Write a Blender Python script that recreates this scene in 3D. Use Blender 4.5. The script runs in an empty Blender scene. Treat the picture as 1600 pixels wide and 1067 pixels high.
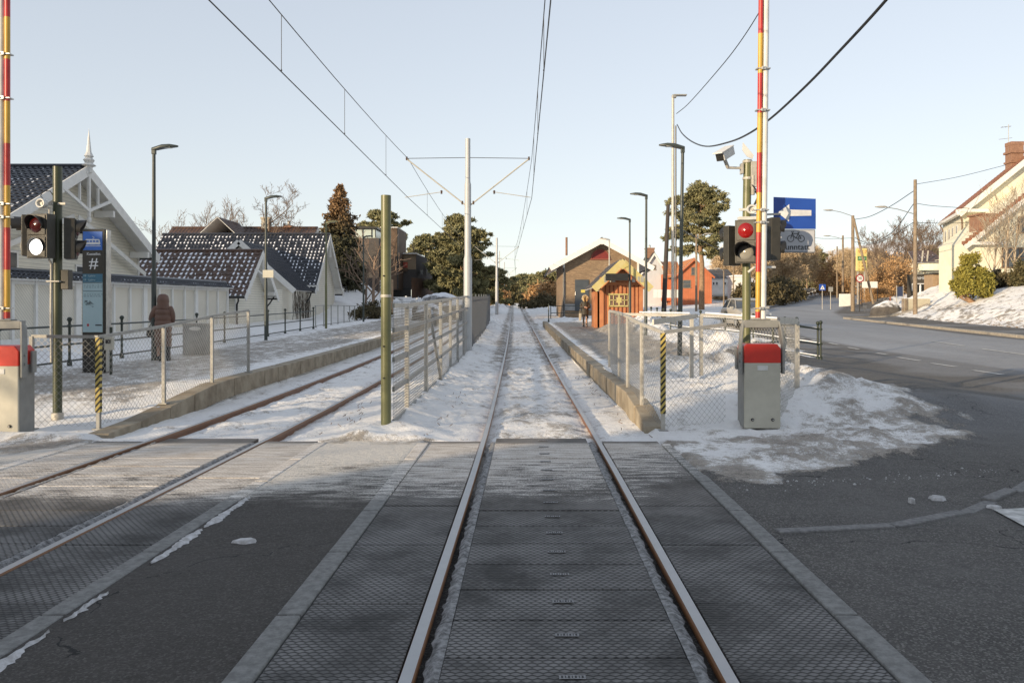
import bpy, math, random
import numpy as np
from mathutils import Vector, Matrix
R=math.radians
sc=bpy.context.scene
F=1280.0; VX=823.0; HY=485.0; CH=1.71
# ---------------- camera, sky, sun, exposure ----------------
cd=bpy.data.cameras.new('camera'); cam=bpy.data.objects.new('camera',cd); sc.collection.objects.link(cam)
cam.location=(0,0,CH); cam.rotation_euler=(R(90),0,0)
cd.sensor_width=36; cd.lens=36*F/1600
cd.shift_x=-(VX-800)/1600; cd.shift_y=-(533.5-HY)/1600
cd.clip_start=.1; cd.clip_end=4000
sc.camera=cam
SUN_EL=11.5; SUN_H=Vector((0.72,0.69,0)).normalized()   # direction the light travels
w=bpy.data.worlds.new('World'); sc.world=w; w.use_nodes=True
nt=w.node_tree; bg=nt.nodes['Background']
sky=nt.nodes.new('ShaderNodeTexSky'); sky.sky_type='NISHITA'; sky.sun_disc=False
sky.sun_elevation=R(SUN_EL); sky.sun_rotation=math.atan2(-SUN_H.x,-SUN_H.y)
sky.altitude=0; sky.air_density=1.0; sky.dust_density=0.35; sky.ozone_density=1.6
gm_=nt.nodes.new('ShaderNodeGamma'); gm_.inputs[1].default_value=.42; hs=nt.nodes.new('ShaderNodeHueSaturation'); hs.inputs['Saturation'].default_value=.72; hs.inputs['Hue'].default_value=.515; hs.inputs['Value'].default_value=2.75
nt.links.new(sky.outputs[0],gm_.inputs[0]); nt.links.new(gm_.outputs[0],hs.inputs['Color']); nt.links.new(hs.outputs[0],bg.inputs[0]); bg.inputs[1].default_value=0.15
sd=bpy.data.lights.new('sun','SUN'); sun=bpy.data.objects.new('sun',sd); sc.collection.objects.link(sun)
sd.energy=5.0; sd.angle=R(.6); sd.color=(1.0,.79,.53)
dv=Vector((SUN_H.x*math.cos(R(SUN_EL)),SUN_H.y*math.cos(R(SUN_EL)),-math.sin(R(SUN_EL))))
sun.rotation_euler=dv.to_track_quat('-Z','Y').to_euler(); sun.location=(-20,-20,30)
sc.view_settings.view_transform='Standard'; sc.view_settings.look='None'
sc.view_settings.exposure=0.27; sc.view_settings.gamma=1.0
rng=random.Random(5)

# ---------------- materials ----------------
MC={}
def mat_new(name):
    m=bpy.data.materials.new(name); m.use_nodes=True; t=m.node_tree
    return m,t,t.nodes['Principled BSDF']
def N(t,typ,**k):
    n=t.nodes.new(typ)
    for a,b in k.items(): setattr(n,a,b)
    return n
def mixc(t,fac,a,b):
    n=N(t,'ShaderNodeMix',data_type='RGBA')
    for i,v in ((0,fac),(6,a),(7,b)):
        if hasattr(v,'links') : t.links.new(v,n.inputs[i])
        else: n.inputs[i].default_value=v if i==0 else (*v[:3],1)
    return n.outputs[2]
def mth(t,op,a,b=None,c=None,clamp=False):
    n=N(t,'ShaderNodeMath',operation=op,use_clamp=clamp)
    for i,v in enumerate((a,b,c)):
        if v is None: continue
        if hasattr(v,'links'): t.links.new(v,n.inputs[i])
        else: n.inputs[i].default_value=v
    return n.outputs[0]
def noise(t,vec,scale,detail=4,rough=.6):
    n=N(t,'ShaderNodeTexNoise'); n.inputs['Scale'].default_value=scale; n.inputs['Detail'].default_value=detail; n.inputs['Roughness'].default_value=rough
    t.links.new(vec,n.inputs['Vector']); return n.outputs[0]
def sstep(t,x,a,b):
    n=N(t,'ShaderNodeMapRange',interpolation_type='SMOOTHSTEP'); t.links.new(x,n.inputs[0])
    n.inputs[1].default_value=a; n.inputs[2].default_value=b; return n.outputs[0]
def coords(t,which='Object'):
    return N(t,'ShaderNodeTexCoord').outputs[which]
def sep(t,v):
    n=N(t,'ShaderNodeSeparateXYZ'); t.links.new(v,n.inputs[0]); return n.outputs
def comb(t,x,y,z):
    n=N(t,'ShaderNodeCombineXYZ')
    for i,v in enumerate((x,y,z)):
        if hasattr(v,'links'): t.links.new(v,n.inputs[i])
        else: n.inputs[i].default_value=v
    return n.outputs[0]
def bump(t,b,h,strength=.5,dist=.02):
    n=N(t,'ShaderNodeBump'); n.inputs['Strength'].default_value=strength; n.inputs['Distance'].default_value=dist
    t.links.new(h,n.inputs['Height']); t.links.new(n.outputs[0],b.inputs['Normal'])
def M(name,col,rough=.7,metal=0.,col2=None,ns=3.,b=None,stripe=None,emit=None,world=False,snow=False):
    """plain procedural material: noise mottling col->col2, optional bump, stripes (axis,period,width,colour), snow on upward faces"""
    if name in MC: return MC[name]
    m,t,bs=mat_new(name); v=coords(t)
    if col2 is None: col2=tuple(c*.8 for c in col)
    f=sstep(t,noise(t,v,ns,5,.65),.3,.7)
    c=mixc(t,f,col,col2)
    if stripe:
        ax,per,wd,sc_=stripe
        o_=sep(t,v)
        s=o_['XYZ'.index(ax)] if ax in 'XYZ' else mth(t,'ADD',o_[1],o_[2] if ax=='D' else o_[0])
        fr=mth(t,'FRACT',mth(t,'DIVIDE',s,per)); ln=mth(t,'LESS_THAN',fr,wd)
        c=mixc(t,ln,c,sc_)
        if b is None: bump(t,bs,mth(t,'SUBTRACT',1.0,ln),.5,.01)
    if snow:
        g=N(t,'ShaderNodeNewGeometry'); nz=sep(t,g.outputs['Normal'])[2]
        c=mixc(t,sstep(t,mth(t,'ADD',nz,mth(t,'MULTIPLY',noise(t,v,2.5),.6)),.75,1.05),c,(.82,.84,.88))
    t.links.new(c,bs.inputs['Base Color'])
    bs.inputs['Roughness'].default_value=rough; bs.inputs['Metallic'].default_value=metal
    if b: bump(t,bs,noise(t,v,b[0],6,.7),b[1],b[2])
    if emit:
        bs.inputs['Emission Color'].default_value=(*emit[:3],1); bs.inputs['Emission Strength'].default_value=emit[3]
    MC[name]=m; return m

def film(t):
    g=N(t,'ShaderNodeNewGeometry').outputs['Position']; o=sep(t,g)
    a=mth(t,'MULTIPLY',mth(t,'SUBTRACT',o[1],7.7),.18); a=mth(t,'ADD',a,mth(t,'MULTIPLY',sstep(t,mth(t,'MULTIPLY',o[0],-1.),-1.2,3.0),.22))
    a=mth(t,'SUBTRACT',a,mth(t,'MULTIPLY',sstep(t,o[0],.9,1.6),.10))
    s1=noise(t,comb(t,mth(t,'MULTIPLY',o[0],1.0),mth(t,'MULTIPLY',o[1],4.5),0.),2.4,10,.78); s2=noise(t,comb(t,o[0],mth(t,'MULTIPLY',o[1],1.6),0.),55,5,.75); s3=noise(t,g,.8,4,.6)
    f=mth(t,'ADD',a,mth(t,'ADD',mth(t,'MULTIPLY',mth(t,'SUBTRACT',s1,.5),1.9),mth(t,'ADD',mth(t,'MULTIPLY',mth(t,'SUBTRACT',s2,.5),1.5),mth(t,'MULTIPLY',mth(t,'SUBTRACT',s3,.5),.9))))
    f=sstep(t,f,.02,.38)
    e=mth(t,'ADD',o[1],mth(t,'MULTIPLY',mth(t,'SUBTRACT',s3,.5),1.6)); f=mth(t,'MULTIPLY',f,sstep(t,e,7.15,7.75))
    return f,s1,s2
def film_mix(t,c,edge=True):
    f,s1,s2=film(t)
    if edge:
        o=sep(t,N(t,'ShaderNodeNewGeometry').outputs['Position']); f=mth(t,'MULTIPLY',f,mth(t,'SUBTRACT',1.0,mth(t,'MULTIPLY',sstep(t,o[1],10.45,10.72),.92)))
    return mixc(t,mth(t,'MULTIPLY',f,.95),c,mixc(t,sstep(t,mth(t,'ADD',mth(t,'MULTIPLY',s1,.5),mth(t,'MULTIPLY',s2,.5)),.40,.60),(.38,.31,.24),(.84,.81,.76)))

# ---------------- mesh builder ----------------
class MB:
    def __init__(s): s.v=[];s.f=[];s.mi=[];s.m=0
    def add(s,vs,fs):
        o=len(s.v); s.v+= [tuple(p) for p in vs]; s.f+=[tuple(i+o for i in f) for f in fs]; s.mi+=[s.m]*len(fs); return s
    def box(s,c,d,rz=0,mtx=None):
        hx,hy,hz=d[0]/2,d[1]/2,d[2]/2
        P=[Vector((x,y,z)) for z in(-hz,hz) for y in(-hy,hy) for x in(-hx,hx)]
        if mtx is None: mtx=Matrix.Rotation(rz,4,'Z') if rz else None
        if mtx is not None: P=[mtx@p for p in P]
        c=Vector(c)
        return s.add([p+c for p in P],[(0,2,3,1),(4,5,7,6),(0,1,5,4),(1,3,7,5),(3,2,6,7),(2,0,4,6)])
    def bar(s,a,b,wx,wz,up=(0,0,1)):
        """square bar from a to b"""
        a=Vector(a);b=Vector(b);d=(b-a).normalized();u=Vector(up)
        if abs(d.dot(u))>.98:u=Vector((0,1,0))
        x=d.cross(u).normalized();z=x.cross(d)
        P=[p+x*sx*wx/2+z*sz*wz/2 for p in(a,b) for sx,sz in((-1,-1),(1,-1),(1,1),(-1,1))]
        return s.add(P,[(3,2,1,0),(4,5,6,7),(0,1,5,4),(1,2,6,5),(2,3,7,6),(3,0,4,7)])
    def tube(s,pts,r,n=10,cap=True):
        pts=[Vector(p) for p in pts]
        rs=r if hasattr(r,'__len__') else [r]*len(pts)
        vs=[];fs=[];ref=None
        for i,p in enumerate(pts):
            d=(pts[min(i+1,len(pts)-1)]-pts[max(i-1,0)])
            d=d.normalized() if d.length>1e-9 else Vector((0,0,1))
            if ref is None or abs(d.dot(ref))>.99: ref=Vector((0,0,1)) if abs(d.z)<.9 else Vector((1,0,0))
            x=d.cross(ref).normalized(); y=d.cross(x); ref=x.cross(d)*1.0
            for k in range(n):
                a=2*math.pi*k/n; vs.append(p+(x*math.cos(a)+y*math.sin(a))*rs[i])
        for i in range(len(pts)-1):
            for k in range(n):
                fs.append((i*n+k,i*n+(k+1)%n,(i+1)*n+(k+1)%n,(i+1)*n+k))
        if cap:
            fs.append(tuple(range(n))[::-1]); fs.append(tuple(range((len(pts)-1)*n,len(pts)*n)))
        return s.add(vs,fs)
    def rings(s,rings,cap=True):
        n=len(rings[0]); vs=[p for r in rings for p in r]; fs=[]
        for i in range(len(rings)-1):
            for k in range(n): fs.append((i*n+k,i*n+(k+1)%n,(i+1)*n+(k+1)%n,(i+1)*n+k))
        if cap: fs.append(tuple(range(n))[::-1]); fs.append(tuple(range((len(rings)-1)*n,len(rings)*n)))
        return s.add(vs,fs)
    def lathe(s,c,prof,n=16,sx=1,sy=1):
        c=Vector(c)
        return s.rings([[c+Vector((r*sx*math.cos(2*math.pi*k/n),r*sy*math.sin(2*math.pi*k/n),z)) for k in range(n)] for r,z in prof])
    def prism(s,pts,off):
        """polygon (3D pts) extruded by off"""
        n=len(pts);off=Vector(off);P=[Vector(p) for p in pts];P2=[p+off for p in P]
        fs=[tuple(range(n))[::-1],tuple(range(n,2*n))]+[(i,(i+1)%n,n+(i+1)%n,n+i) for i in range(n)]
        return s.add(P+P2,fs)
    def build(s,name,mats,parent=None,smooth=False,bevel=0,label=None,auto=True):
        me=bpy.data.meshes.new(name); me.from_pydata(s.v,[],s.f)
        if not isinstance(mats,(list,tuple)): mats=[mats]
        for m in mats: me.materials.append(m)
        if len(mats)>1: me.polygons.foreach_set('material_index',s.mi)
        import bmesh
        bm=bmesh.new(); bm.from_mesh(me); bmesh.ops.recalc_face_normals(bm,faces=bm.faces); bm.to_mesh(me); bm.free()
        o=bpy.data.objects.new(name,me); sc.collection.objects.link(o)
        if parent: o.parent=parent
        if bevel:
            md=o.modifiers.new('b','BEVEL'); md.width=bevel; md.segments=2; md.limit_method='ANGLE'; md.angle_limit=R(40)
        if smooth:
            me.polygons.foreach_set('use_smooth',[True]*len(me.polygons))
            if auto:
                me.update(); 
                try: me.set_sharp_from_angle(angle=R(42))
                except Exception: pass
        if label:o['label']=label
        return o
def tag(o,label,cat,group=None,kind=None):
    if kind: o['kind']=kind
    if label:o['label']=label
    if cat:o['category']=cat
    if group:o['group']=group
    return o
def thing(name,label,cat,loc=(0,0,0),rz=0,group=None):
    o=bpy.data.objects.new(name,None); sc.collection.objects.link(o); o.location=loc; o.rotation_euler=(0,0,rz); o.empty_display_size=.2
    return tag(o,label,cat,group)
def copy_tree(o,parent=None):
    c=o.copy(); sc.collection.objects.link(c)
    if parent: c.parent=parent; c.matrix_parent_inverse=o.matrix_parent_inverse.copy()
    for ch in list(o.children): copy_tree(ch,c)
    return c
def textm(s,string,size,c,depth=.004,align='CENTER',face='-Y',rz=0):
    """lettering as mesh, upright, facing -Y, centre c"""
    cu=bpy.data.curves.new('t','FONT'); cu.body=string; cu.size=size; cu.extrude=depth/2; cu.align_x=align; cu.align_y='CENTER'; cu.resolution_u=3
    ob=bpy.data.objects.new('t',cu); sc.collection.objects.link(ob)
    me=ob.to_mesh(); mt=Matrix.Translation(c)@Matrix.Rotation(rz,4,'Z')@(Matrix.Rotation(R(90),4,'X') if face=='-Y' else Matrix.Identity(4))
    s.add([mt@v.co for v in me.vertices],[tuple(p.vertices) for p in me.polygons])
    ob.to_mesh_clear(); bpy.data.objects.remove(ob); bpy.data.curves.remove(cu)

# ---------------- terrain functions ----------------
def ss(x,a,b):
    t=np.clip((x-a)/(b-a),0,1); return t*t*(3-2*t)
TY=np.array([-100,14,20,26,34,55,66,143,200,300,420,700,1200.]); TZ=np.array([0,0,.03,.09,.2,.61,.82,2.32,3.4,5.1,7.0,9.,12.])
def T(y):
    # smooth the polyline a little
    return (np.interp(y-3,TY,TZ)+np.interp(y,TY,TZ)*2+np.interp(y+3,TY,TZ))/4
CY=np.array([-100,11,34,66,143,300,1200.]); CX=np.array([.193,.193,-.08,-.57,-1.8,-4.3,-19.])
def C(y): return (np.interp(y-2.5,CY,CX)+np.interp(y,CY,CX)+np.interp(y+2.5,CY,CX))/3
EL=lambda y:C(y)-4.39-1.56       # left platform edge
ER=lambda y:C(y)+1.50            # right platform edge
_r=np.random.RandomState(3); LAT=_r.rand(256,256)
def vn(x,y):
    xi=np.floor(x).astype(int);yi=np.floor(y).astype(int);fx=x-xi;fy=y-yi;fx=fx*fx*(3-2*fx);fy=fy*fy*(3-2*fy)
    g=lambda a,b:LAT[a%256,b%256]
    return (g(xi,yi)*(1-fx)+g(xi+1,yi)*fx)*(1-fy)+(g(xi,yi+1)*(1-fx)+g(xi+1,yi+1)*fx)*fy
def fbm(x,y,o=4):
    s=0;a=.5
    for i in range(o): s=s+a*vn(x*2**i+17*i,y*2**i+9*i);a*=.5
    return s/(1-.5**o)
def side_line(y): return 26.4+.114*(y-43.5)          # back edge of the far pavement
def kerb_line(y): return 21.8+.114*(y-36)            # far kerb of the road
def H0(x,y):
    """base ground without platforms"""
    x=np.asarray(x,float);y=np.asarray(y,float)
    h=T(y)+.25*ss(x,12,20)
    h=h+ss(x,12,32)*.0135*np.clip(y-64,0,240)
    h=h+.6*np.exp(-((x-11.5)/4.5)**2-((y-54)/11)**2)
    d=x-side_line(y)
    bf=1-ss(y-(x-28)*.9,66,76)
    h=h+2.6*ss(d,-.3,9.5)*bf
    h=h+.5*ss(-x,12.5,17)*ss(y,5,30)
    h=h+1.5*ss(-x,11,17)*ss(y,58,85)
    # far wooded hillside
    h=h+26*ss(y,230,520)*ss(x,30,160)+10*ss(y,260,600)*ss(-x,30,200)
    h=h+6*ss(x-.35*y,0,45)*ss(y,85,160)
    return h
def plat(x,y):
    """extra height of the two platforms"""
    l=ss(EL(y)-x,.06,.18)*(1-ss(-x,11.6,13.2))*.34*ss(y,11.2,16.2)*(1-ss(y,70,80))
    r=ss(x-ER(y),.06,.18)*(1-ss(x,7.0,10.0))*.32*ss(y,11.6,13.6)*(1-ss(y,56,62))
    return l+r
def H(x,y): return H0(x,y)+plat(x,y)
def hz(x,y): return float(H(x,y))
def at(px,Y): return (px-VX)*Y/F
def zt(py,Y): return CH+(HY-py)*Y/F
def onground(px,py):
    y=3.0
    for i in range(4000):
        x=at(px,y); 
        if zt(py,y)<=hz(x,y): break
        y*=1.002
    return x,y
# ---------------- ground: one graded sheet split by surface ----------------
def graded(segs):
    a=[]
    for lo,hi,st in segs: a+=list(np.arange(lo,hi-1e-6,st))
    a.append(segs[-1][1]); return np.array(a)
def geo(lo,hi,n,rev=False):
    g=lo*(hi/lo)**(np.arange(n)/n); return g
gx=np.concatenate([-geo(14,1500,46)[::-1]-.0,[-1500]]) if False else None
xs=np.unique(np.concatenate([-geo(14,1500,50),[-1500],np.arange(-14,14.01,.11),geo(14.2,60,150),geo(60.5,1500,50),[1500]]))
ys=np.unique(np.concatenate([[-60,-40,-25,-15],np.arange(-10,6,.5),np.arange(6,10.6,.15),np.arange(10.6,22,.085),geo(22,60,200),geo(60.3,200,130),geo(201,1600,90),[1600]]))
X,Y=np.meshgrid(xs,ys)
def poly_in(px,py,poly):
    ins=np.zeros(px.shape,bool);n=len(poly)
    for i in range(n):
        x1,y1=poly[i];x2,y2=poly[(i+1)%n]
        c=((y1>py)!=(y2>py))&(px<(x2-x1)*(py-y1)/(y2-y1+1e-12)+x1); ins^=c
    return ins
def poly_dist(px,py,poly,closed=True):
    d=np.full(px.shape,1e9);n=len(poly)
    for i in range(n if closed else n-1):
        x1,y1=poly[i];x2,y2=poly[(i+1)%n];dx=x2-x1;dy=y2-y1;L=dx*dx+dy*dy+1e-12
        t=np.clip(((px-x1)*dx+(py-y1)*dy)/L,0,1); d=np.minimum(d,np.hypot(px-x1-t*dx,py-y1-t*dy))
    return d
def sdist(px,py,poly):
    d=poly_dist(px,py,poly); return np.where(poly_in(px,py,poly),d,-d)
ASPH=[(-60,-60),(-60,7.6),(-7.4,8.6),(-5.9,10.1),(-2.65,10.35),(-1.4,10.3),(1.7,8.6),(2.4,8.1),(3.6,8.75),(5.0,9.6),(6.1,10.9),(6.7,13.4),(6.6,16.8),(6.9,19.5),(4.6,20.6),(4.3,22.5),(7.4,24.5),(10.5,29),(11.6,38),(11.9,48),(14.0,62),(20.0,78),(26.9,92),(36,112),(49,142),(62,180),(77,235),(88,300),
      (97,300),(86,235),(74,180),(62.5,148),(52.5,122),(46,105),(41.5,95),(38.5,88),(35.5,80),(33.5,74),(31,70),(28.7,64),(26.4,43.5),(21.4,0),(20,-60)]
road_c=[(17.0,20),(17.3,40),(20.6,62),(26,80),(34,98),(46,122),(57,150),(68,182),(81,235),(92,300)]
dA=sdist(X,Y,ASPH)
far=ss(Y,30,90)
Z=H(X,Y)
wig=(fbm(X*.9,Y*.9)-.5)
asph=ss(dA+wig*(1.3+.8*far),-.9,.35)             # 1 = bare asphalt
# snow thickness/roughness
rough=fbm(X*2.2,Y*2.2,5)-.5; rough2=fbm(X*7,Y*5,4)-.5
CLc=C(Y); xr=X-CLc; xl=X-(CLc-4.39)
bed=((np.abs(xr)<1.5)|(np.abs(xl)<1.5))
between=((np.abs(xr)<.70)|(np.abs(xl)<.70))
beyond=ss(Y,10.78,10.9)
onp=(X>ER(Y)+.1)|(X<EL(Y)-.1)
Z=Z-.055*(1-onp*1.)*beyond                         # track bed lies lower
Z=Z-.05*np.clip(1-np.abs(np.abs(xr)-.75)/.22,0,1)*beyond-.06*np.clip(1-np.abs(np.abs(xl)-.75)/.25,0,1)*beyond
# bank of snow between the tracks
Z=Z+.16*np.exp(-((xr+2.1)/.62)**2)*beyond*(1+rough*1.3)
# ploughed mounds
def mound(cx,cy,rx,ry,h,rz=0):
    c,s_=math.cos(rz),math.sin(rz);u=((X-cx)*c+(Y-cy)*s_)/rx;v=(-(X-cx)*s_+(Y-cy)*c)/ry
    return h*np.exp(-(u*u+v*v))
MO=(mound(3.9,14.9,1.0,1.0,.12)+mound(5.3,14.6,.75,1.6,.26,.3)+mound(4.2,18.6,2.0,.8,.34)+mound(6.2,24.5,2.2,1.6,.42)+mound(5.8,30,1.7,5,.38)+mound(5.6,38,1.2,2.6,.75)
   +mound(-6.7,11.0,.9,.3,.09)+mound(4.3,10.4,2.4,.9,.10,.35)+mound(3.9,39.2,.7,1.2,.35)+mound(-13,34,1.2,9,.25)+mound(2.8,58.5,2.6,1.6,.3)
   +mound(-2.3,56,.9,9,.3)+mound(-16.0,76,3.2,6.5,1.7)+mound(-10.5,83,3.2,4.5,1.7)+mound(41.5,93,3.2,4.0,1.0)+mound(46,99,4,5,1.2)+mound(38.2,80,2.2,3,.5)+mound(30.0,57,1.5,7,.35)
   +mound(3.0,100,2.4,5,.7)+mound(-4.5,125,1.8,16,.7)+mound(5.6,67,2,3,.4))
Z=Z+MO*(1+rough*1.2)*(1-asph*.6*(Y<30))
Z=Z+(rough*.06+rough2*.045)*(1-asph)*np.where(Y>10.8,1,.35)*(1+2.5*ss(X-side_line(Y),0,2))
dmz=ss(X,2.0,3.2)*(1-ss(X,6.6,7.2))*ss(Y,8.2,9.2)*(1-ss(Y,16.5,18))*(1-asph)
Z=Z+dmz*(np.abs(fbm(X*1.6+Y*.5,Y*3.4,5)-.5)*.22-.02+rough2*.05)
Z=Z+rough2*.05*between*beyond+rough*.03*between*beyond
snow=1-asph
# gritty/dirty amount 0..1
ctrL=ss(-X,6.3,7.0)*(1-ss(-X,9.9,11.0))*ss(Y,12.0,15)*(1-ss(Y,60,75))
gl=ctrL*(.62+.5*(fbm(X*.7,Y*.35)-.5))
wR=ss(X-ER(Y),.15,.9)*(1-ss(X-ER(Y),2.6+.4*ss(Y,20,44),3.6+.4*ss(Y,20,44)))*ss(Y,17,20)*(1-ss(Y,53,56))
gr=np.clip(wR*1.15,0,1)*(.85+.5*(fbm(X*.8,Y*.4)-.5))
tr=np.exp(-((np.abs(xr)-1.02)/.26)**2)*ss(Y,15,30)*(.62+1.2*rough)+np.exp(-((np.abs(xr)-.62)/.16)**2)*.5*ss(Y,14,24)+.15*(np.abs(xr)<.6)
trl=.18*np.exp(-((np.abs(xl)-.9)/.25)**2)
cross=ss(Y,6.0,7.5)*(1-ss(Y,10.6,11.2))*(.62+1.2*rough)
dm=ss(sdist(X,Y,[(1.6,7.2),(1.9,10.6),(3.0,11.25),(4.0,11.9),(4.5,12.8),(4.8,14.5),(5.2,17.5),(7.0,17.5),(7.0,10),(4,8)])+wig*.9,-.4,.5)
grit=np.clip(np.maximum.reduce([gl,gr,tr*beyond,trl*beyond,cross,dm*(.47+.8*rough+.5*rough2)]),0,1)
base=(.10+.75*np.clip(rough+.08,0,.4))*beyond*(1-ss(Y,60,90))*(np.abs(X)<12)+(np.abs(xr)<.72)*.14*beyond
grit=np.clip(np.maximum(grit,base),0,1)
grit=np.where(Y>88,np.maximum(grit,.12+.3*(fbm(X*.05,Y*.05)>.5)*(X>20)),grit)
d_b=X-side_line(Y)
grit=np.where((d_b>-.3)&(Y<76),np.clip(.42*(rough+.5)+.6*(rough2>.12)*(d_b<4)+.25*(rough>.12),0,1),grit)
# pale worn traffic lanes on the road
dr=poly_dist(X,Y,road_c,False)
lane=(1-ss(dr,3.4,4.2))*(.75+.5*(fbm(X*.5,Y*.12)-.5))*ss(Y,8,22)
lane=np.maximum(lane,.35*ss(fbm(X*.25,Y*.25)-.45,0,.2)*ss(Y,9,14))
nx,ny=len(xs),len(ys)
V=np.stack([X,Y,Z],-1).reshape(-1,3)
ii=np.arange(nx*ny).reshape(ny,nx)
Q=np.stack([ii[:-1,:-1],ii[:-1,1:],ii[1:,1:],ii[1:,:-1]],-1).reshape(-1,4)
fx=V[Q].mean(1)
xc,yc=fx[:,0],fx[:,1]
# under the crossing panels and rails the sheet drops
CROSSX0,CROSSX1,CY1=-60,1.87,10.82
drop=(X<1.80)&(X>-60)&(Y<10.8)&(((X>-1.33)&(X<1.78))|((X<-2.68)&(X>-5.7)))
Z2=np.where(drop,-.10,Z); V[:,2]=Z2.reshape(-1)
cat=np.zeros(len(Q),int)
inA=poly_in(xc,yc,ASPH)
cat[inA]=1
cat[(xc<EL(yc)-.1)&(xc>-12.6)&(yc>11.4)&(yc<78)]=2
cat[(xc>ER(yc)+.1)&(xc<6.6)&(yc>11.9)&(yc<60)&(cat==0)]=3
cat[(np.abs(xc-C(yc))<1.5)&(yc>10.8)|((np.abs(xc-C(yc)+4.39)<1.5)&(yc>10.8))]=4
kb=(xc>kerb_line(yc))&(xc<side_line(yc))&(yc<64.5)&(yc>0)
cat[kb]=5
V5=V
def ground_mat():
    m,t,b=mat_new('ground_snow_asphalt')
    v=coords(t); 
    A=lambda n:(lambda a:a.outputs['Fac'])(N(t,'ShaderNodeAttribute',attribute_name=n))
    sn,gt,ln=A('snow'),A('grit'),A('lane')
    o=sep(t,v); vs=comb(t,mth(t,'MULTIPLY',o[0],.55),o[1],o[2])
    n1=noise(t,v,1.3,6,.65); n2=noise(t,v,9,6,.7); n3=noise(t,v,60,3,.7); n4=noise(t,comb(t,o[0],mth(t,'MULTIPLY',o[1],.6),o[2]),3.2,11,.72)
    vo=N(t,'ShaderNodeTexVoronoi'); vo.inputs['Scale'].default_value=88; t.links.new(v,vo.inputs['Vector'])
    asp=mixc(t,sstep(t,n1,.3,.7),(.054,.051,.047),(.088,.083,.077))
    asp=mixc(t,mth(t,'MULTIPLY',sstep(t,vo.outputs['Color'],.45,1.0),.8),asp,(.24,.23,.215))
    asp=mixc(t,mth(t,'MULTIPLY',sstep(t,n3,.52,.66),.35),asp,(.012,.012,.013))
    n5=noise(t,v,.45,5,.6)
    asp=mixc(t,mth(t,'MULTIPLY',sstep(t,n5,.45,.75),.55),asp,(.13,.125,.12)); asp=mixc(t,mth(t,'MULTIPLY',sstep(t,noise(t,v,3.5,8,.75),.54,.72),.4),asp,(.03,.028,.028))
    inf=mth(t,'MULTIPLY',mth(t,'GREATER_THAN',o[0],-2.6),mth(t,'MULTIPLY',mth(t,'LESS_THAN',o[0],-1.3),mth(t,'LESS_THAN',o[1],11.)))
    asp=mixc(t,mth(t,'MULTIPLY',inf,.55),asp,(.032,.025,.020))
    vc=N(t,'ShaderNodeTexVoronoi',feature='DISTANCE_TO_EDGE'); vc.inputs['Scale'].default_value=.42; 
    wv=N(t,'ShaderNodeVectorMath',operation='ADD'); t.links.new(v,wv.inputs[0]); 
    nc=N(t,'ShaderNodeTexNoise'); nc.inputs['Scale'].default_value=1.8; nc.inputs['Detail'].default_value=6; t.links.new(v,nc.inputs['Vector'])
    sc2=N(t,'ShaderNodeVectorMath',operation='SCALE'); sc2.inputs[3].default_value=.9; t.links.new(nc.outputs['Color'],sc2.inputs[0]); t.links.new(sc2.outputs[0],wv.inputs[1])
    t.links.new(wv.outputs[0],vc.inputs['Vector'])
    crk=mth(t,'MULTIPLY',mth(t,'LESS_THAN',vc.outputs['Distance'],.0035),mth(t,'GREATER_THAN',n1,.5))
    asp=mixc(t,crk,asp,(.008,.008,.008))
    nl=mth(t,'MULTIPLY',ln,mth(t,'ADD',.55,mth(t,'MULTIPLY',n4,.6)))
    asp=mixc(t,mth(t,'MULTIPLY',nl,.9,clamp=True),asp,(.33,.34,.36))
    lim=sstep(t,mth(t,'MULTIPLY',o[0],-1.),-1.7,-1.2)
    asp=mixc(t,mth(t,'MULTIPLY',mth(t,'MULTIPLY',film(t)[0],lim),.95),asp,(.62,.59,.54))
    snw=mixc(t,sstep(t,n1,.35,.75),(.87,.86,.84),(.78,.77,.76))
    g=mth(t,'ADD',gt,mth(t,'MULTIPLY',mth(t,'SUBTRACT',n2,.5),1.4))
    g=mth(t,'ADD',g,mth(t,'MULTIPLY',mth(t,'SUBTRACT',n4,.5),1.9))
    g=mth(t,'ADD',g,mth(t,'MULTIPLY',mth(t,'SUBTRACT',n3,.5),1.5))
    gm=mth(t,'MULTIPLY',mth(t,'MULTIPLY',sstep(t,g,.24,.70),.93),sstep(t,gt,.02,.2))
    gcol=mixc(t,sstep(t,mth(t,'ADD',mth(t,'MULTIPLY',n2,.5),mth(t,'MULTIPLY',n3,.5)),.36,.64),(.07,.055,.04),(.42,.37,.31))
    snw=mixc(t,gm,snw,gcol)
    deb=mth(t,'MULTIPLY',sstep(t,noise(t,v,5.5,7,.8),.66,.70),.7)
    snw=mixc(t,deb,snw,(.10,.07,.045))
    f=mth(t,'ADD',sn,mth(t,'MULTIPLY',mth(t,'SUBTRACT',n4,.5),1.7))
    f=mth(t,'ADD',f,mth(t,'MULTIPLY',mth(t,'SUBTRACT',n3,.5),.8))
    f=sstep(t,f,.40,.58)
    f=mth(t,'MULTIPLY',f,sstep(t,sn,.01,.15))
    c=mixc(t,f,asp,snw); t.links.new(c,b.inputs['Base Color'])
    r=mth(t,'SUBTRACT',.86,mth(t,'MULTIPLY',nl,.42)); t.links.new(r,b.inputs['Roughness'])
    h=mth(t,'ADD',mth(t,'MULTIPLY',n2,1.3),mth(t,'ADD',mth(t,'MULTIPLY',n3,.30),mth(t,'MULTIPLY',f,.8)))
    h=mth(t,'ADD',h,mth(t,'MULTIPLY',n4,1.2))
    bump(t,b,h,.75,.035); return m
GM=ground_mat()
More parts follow.
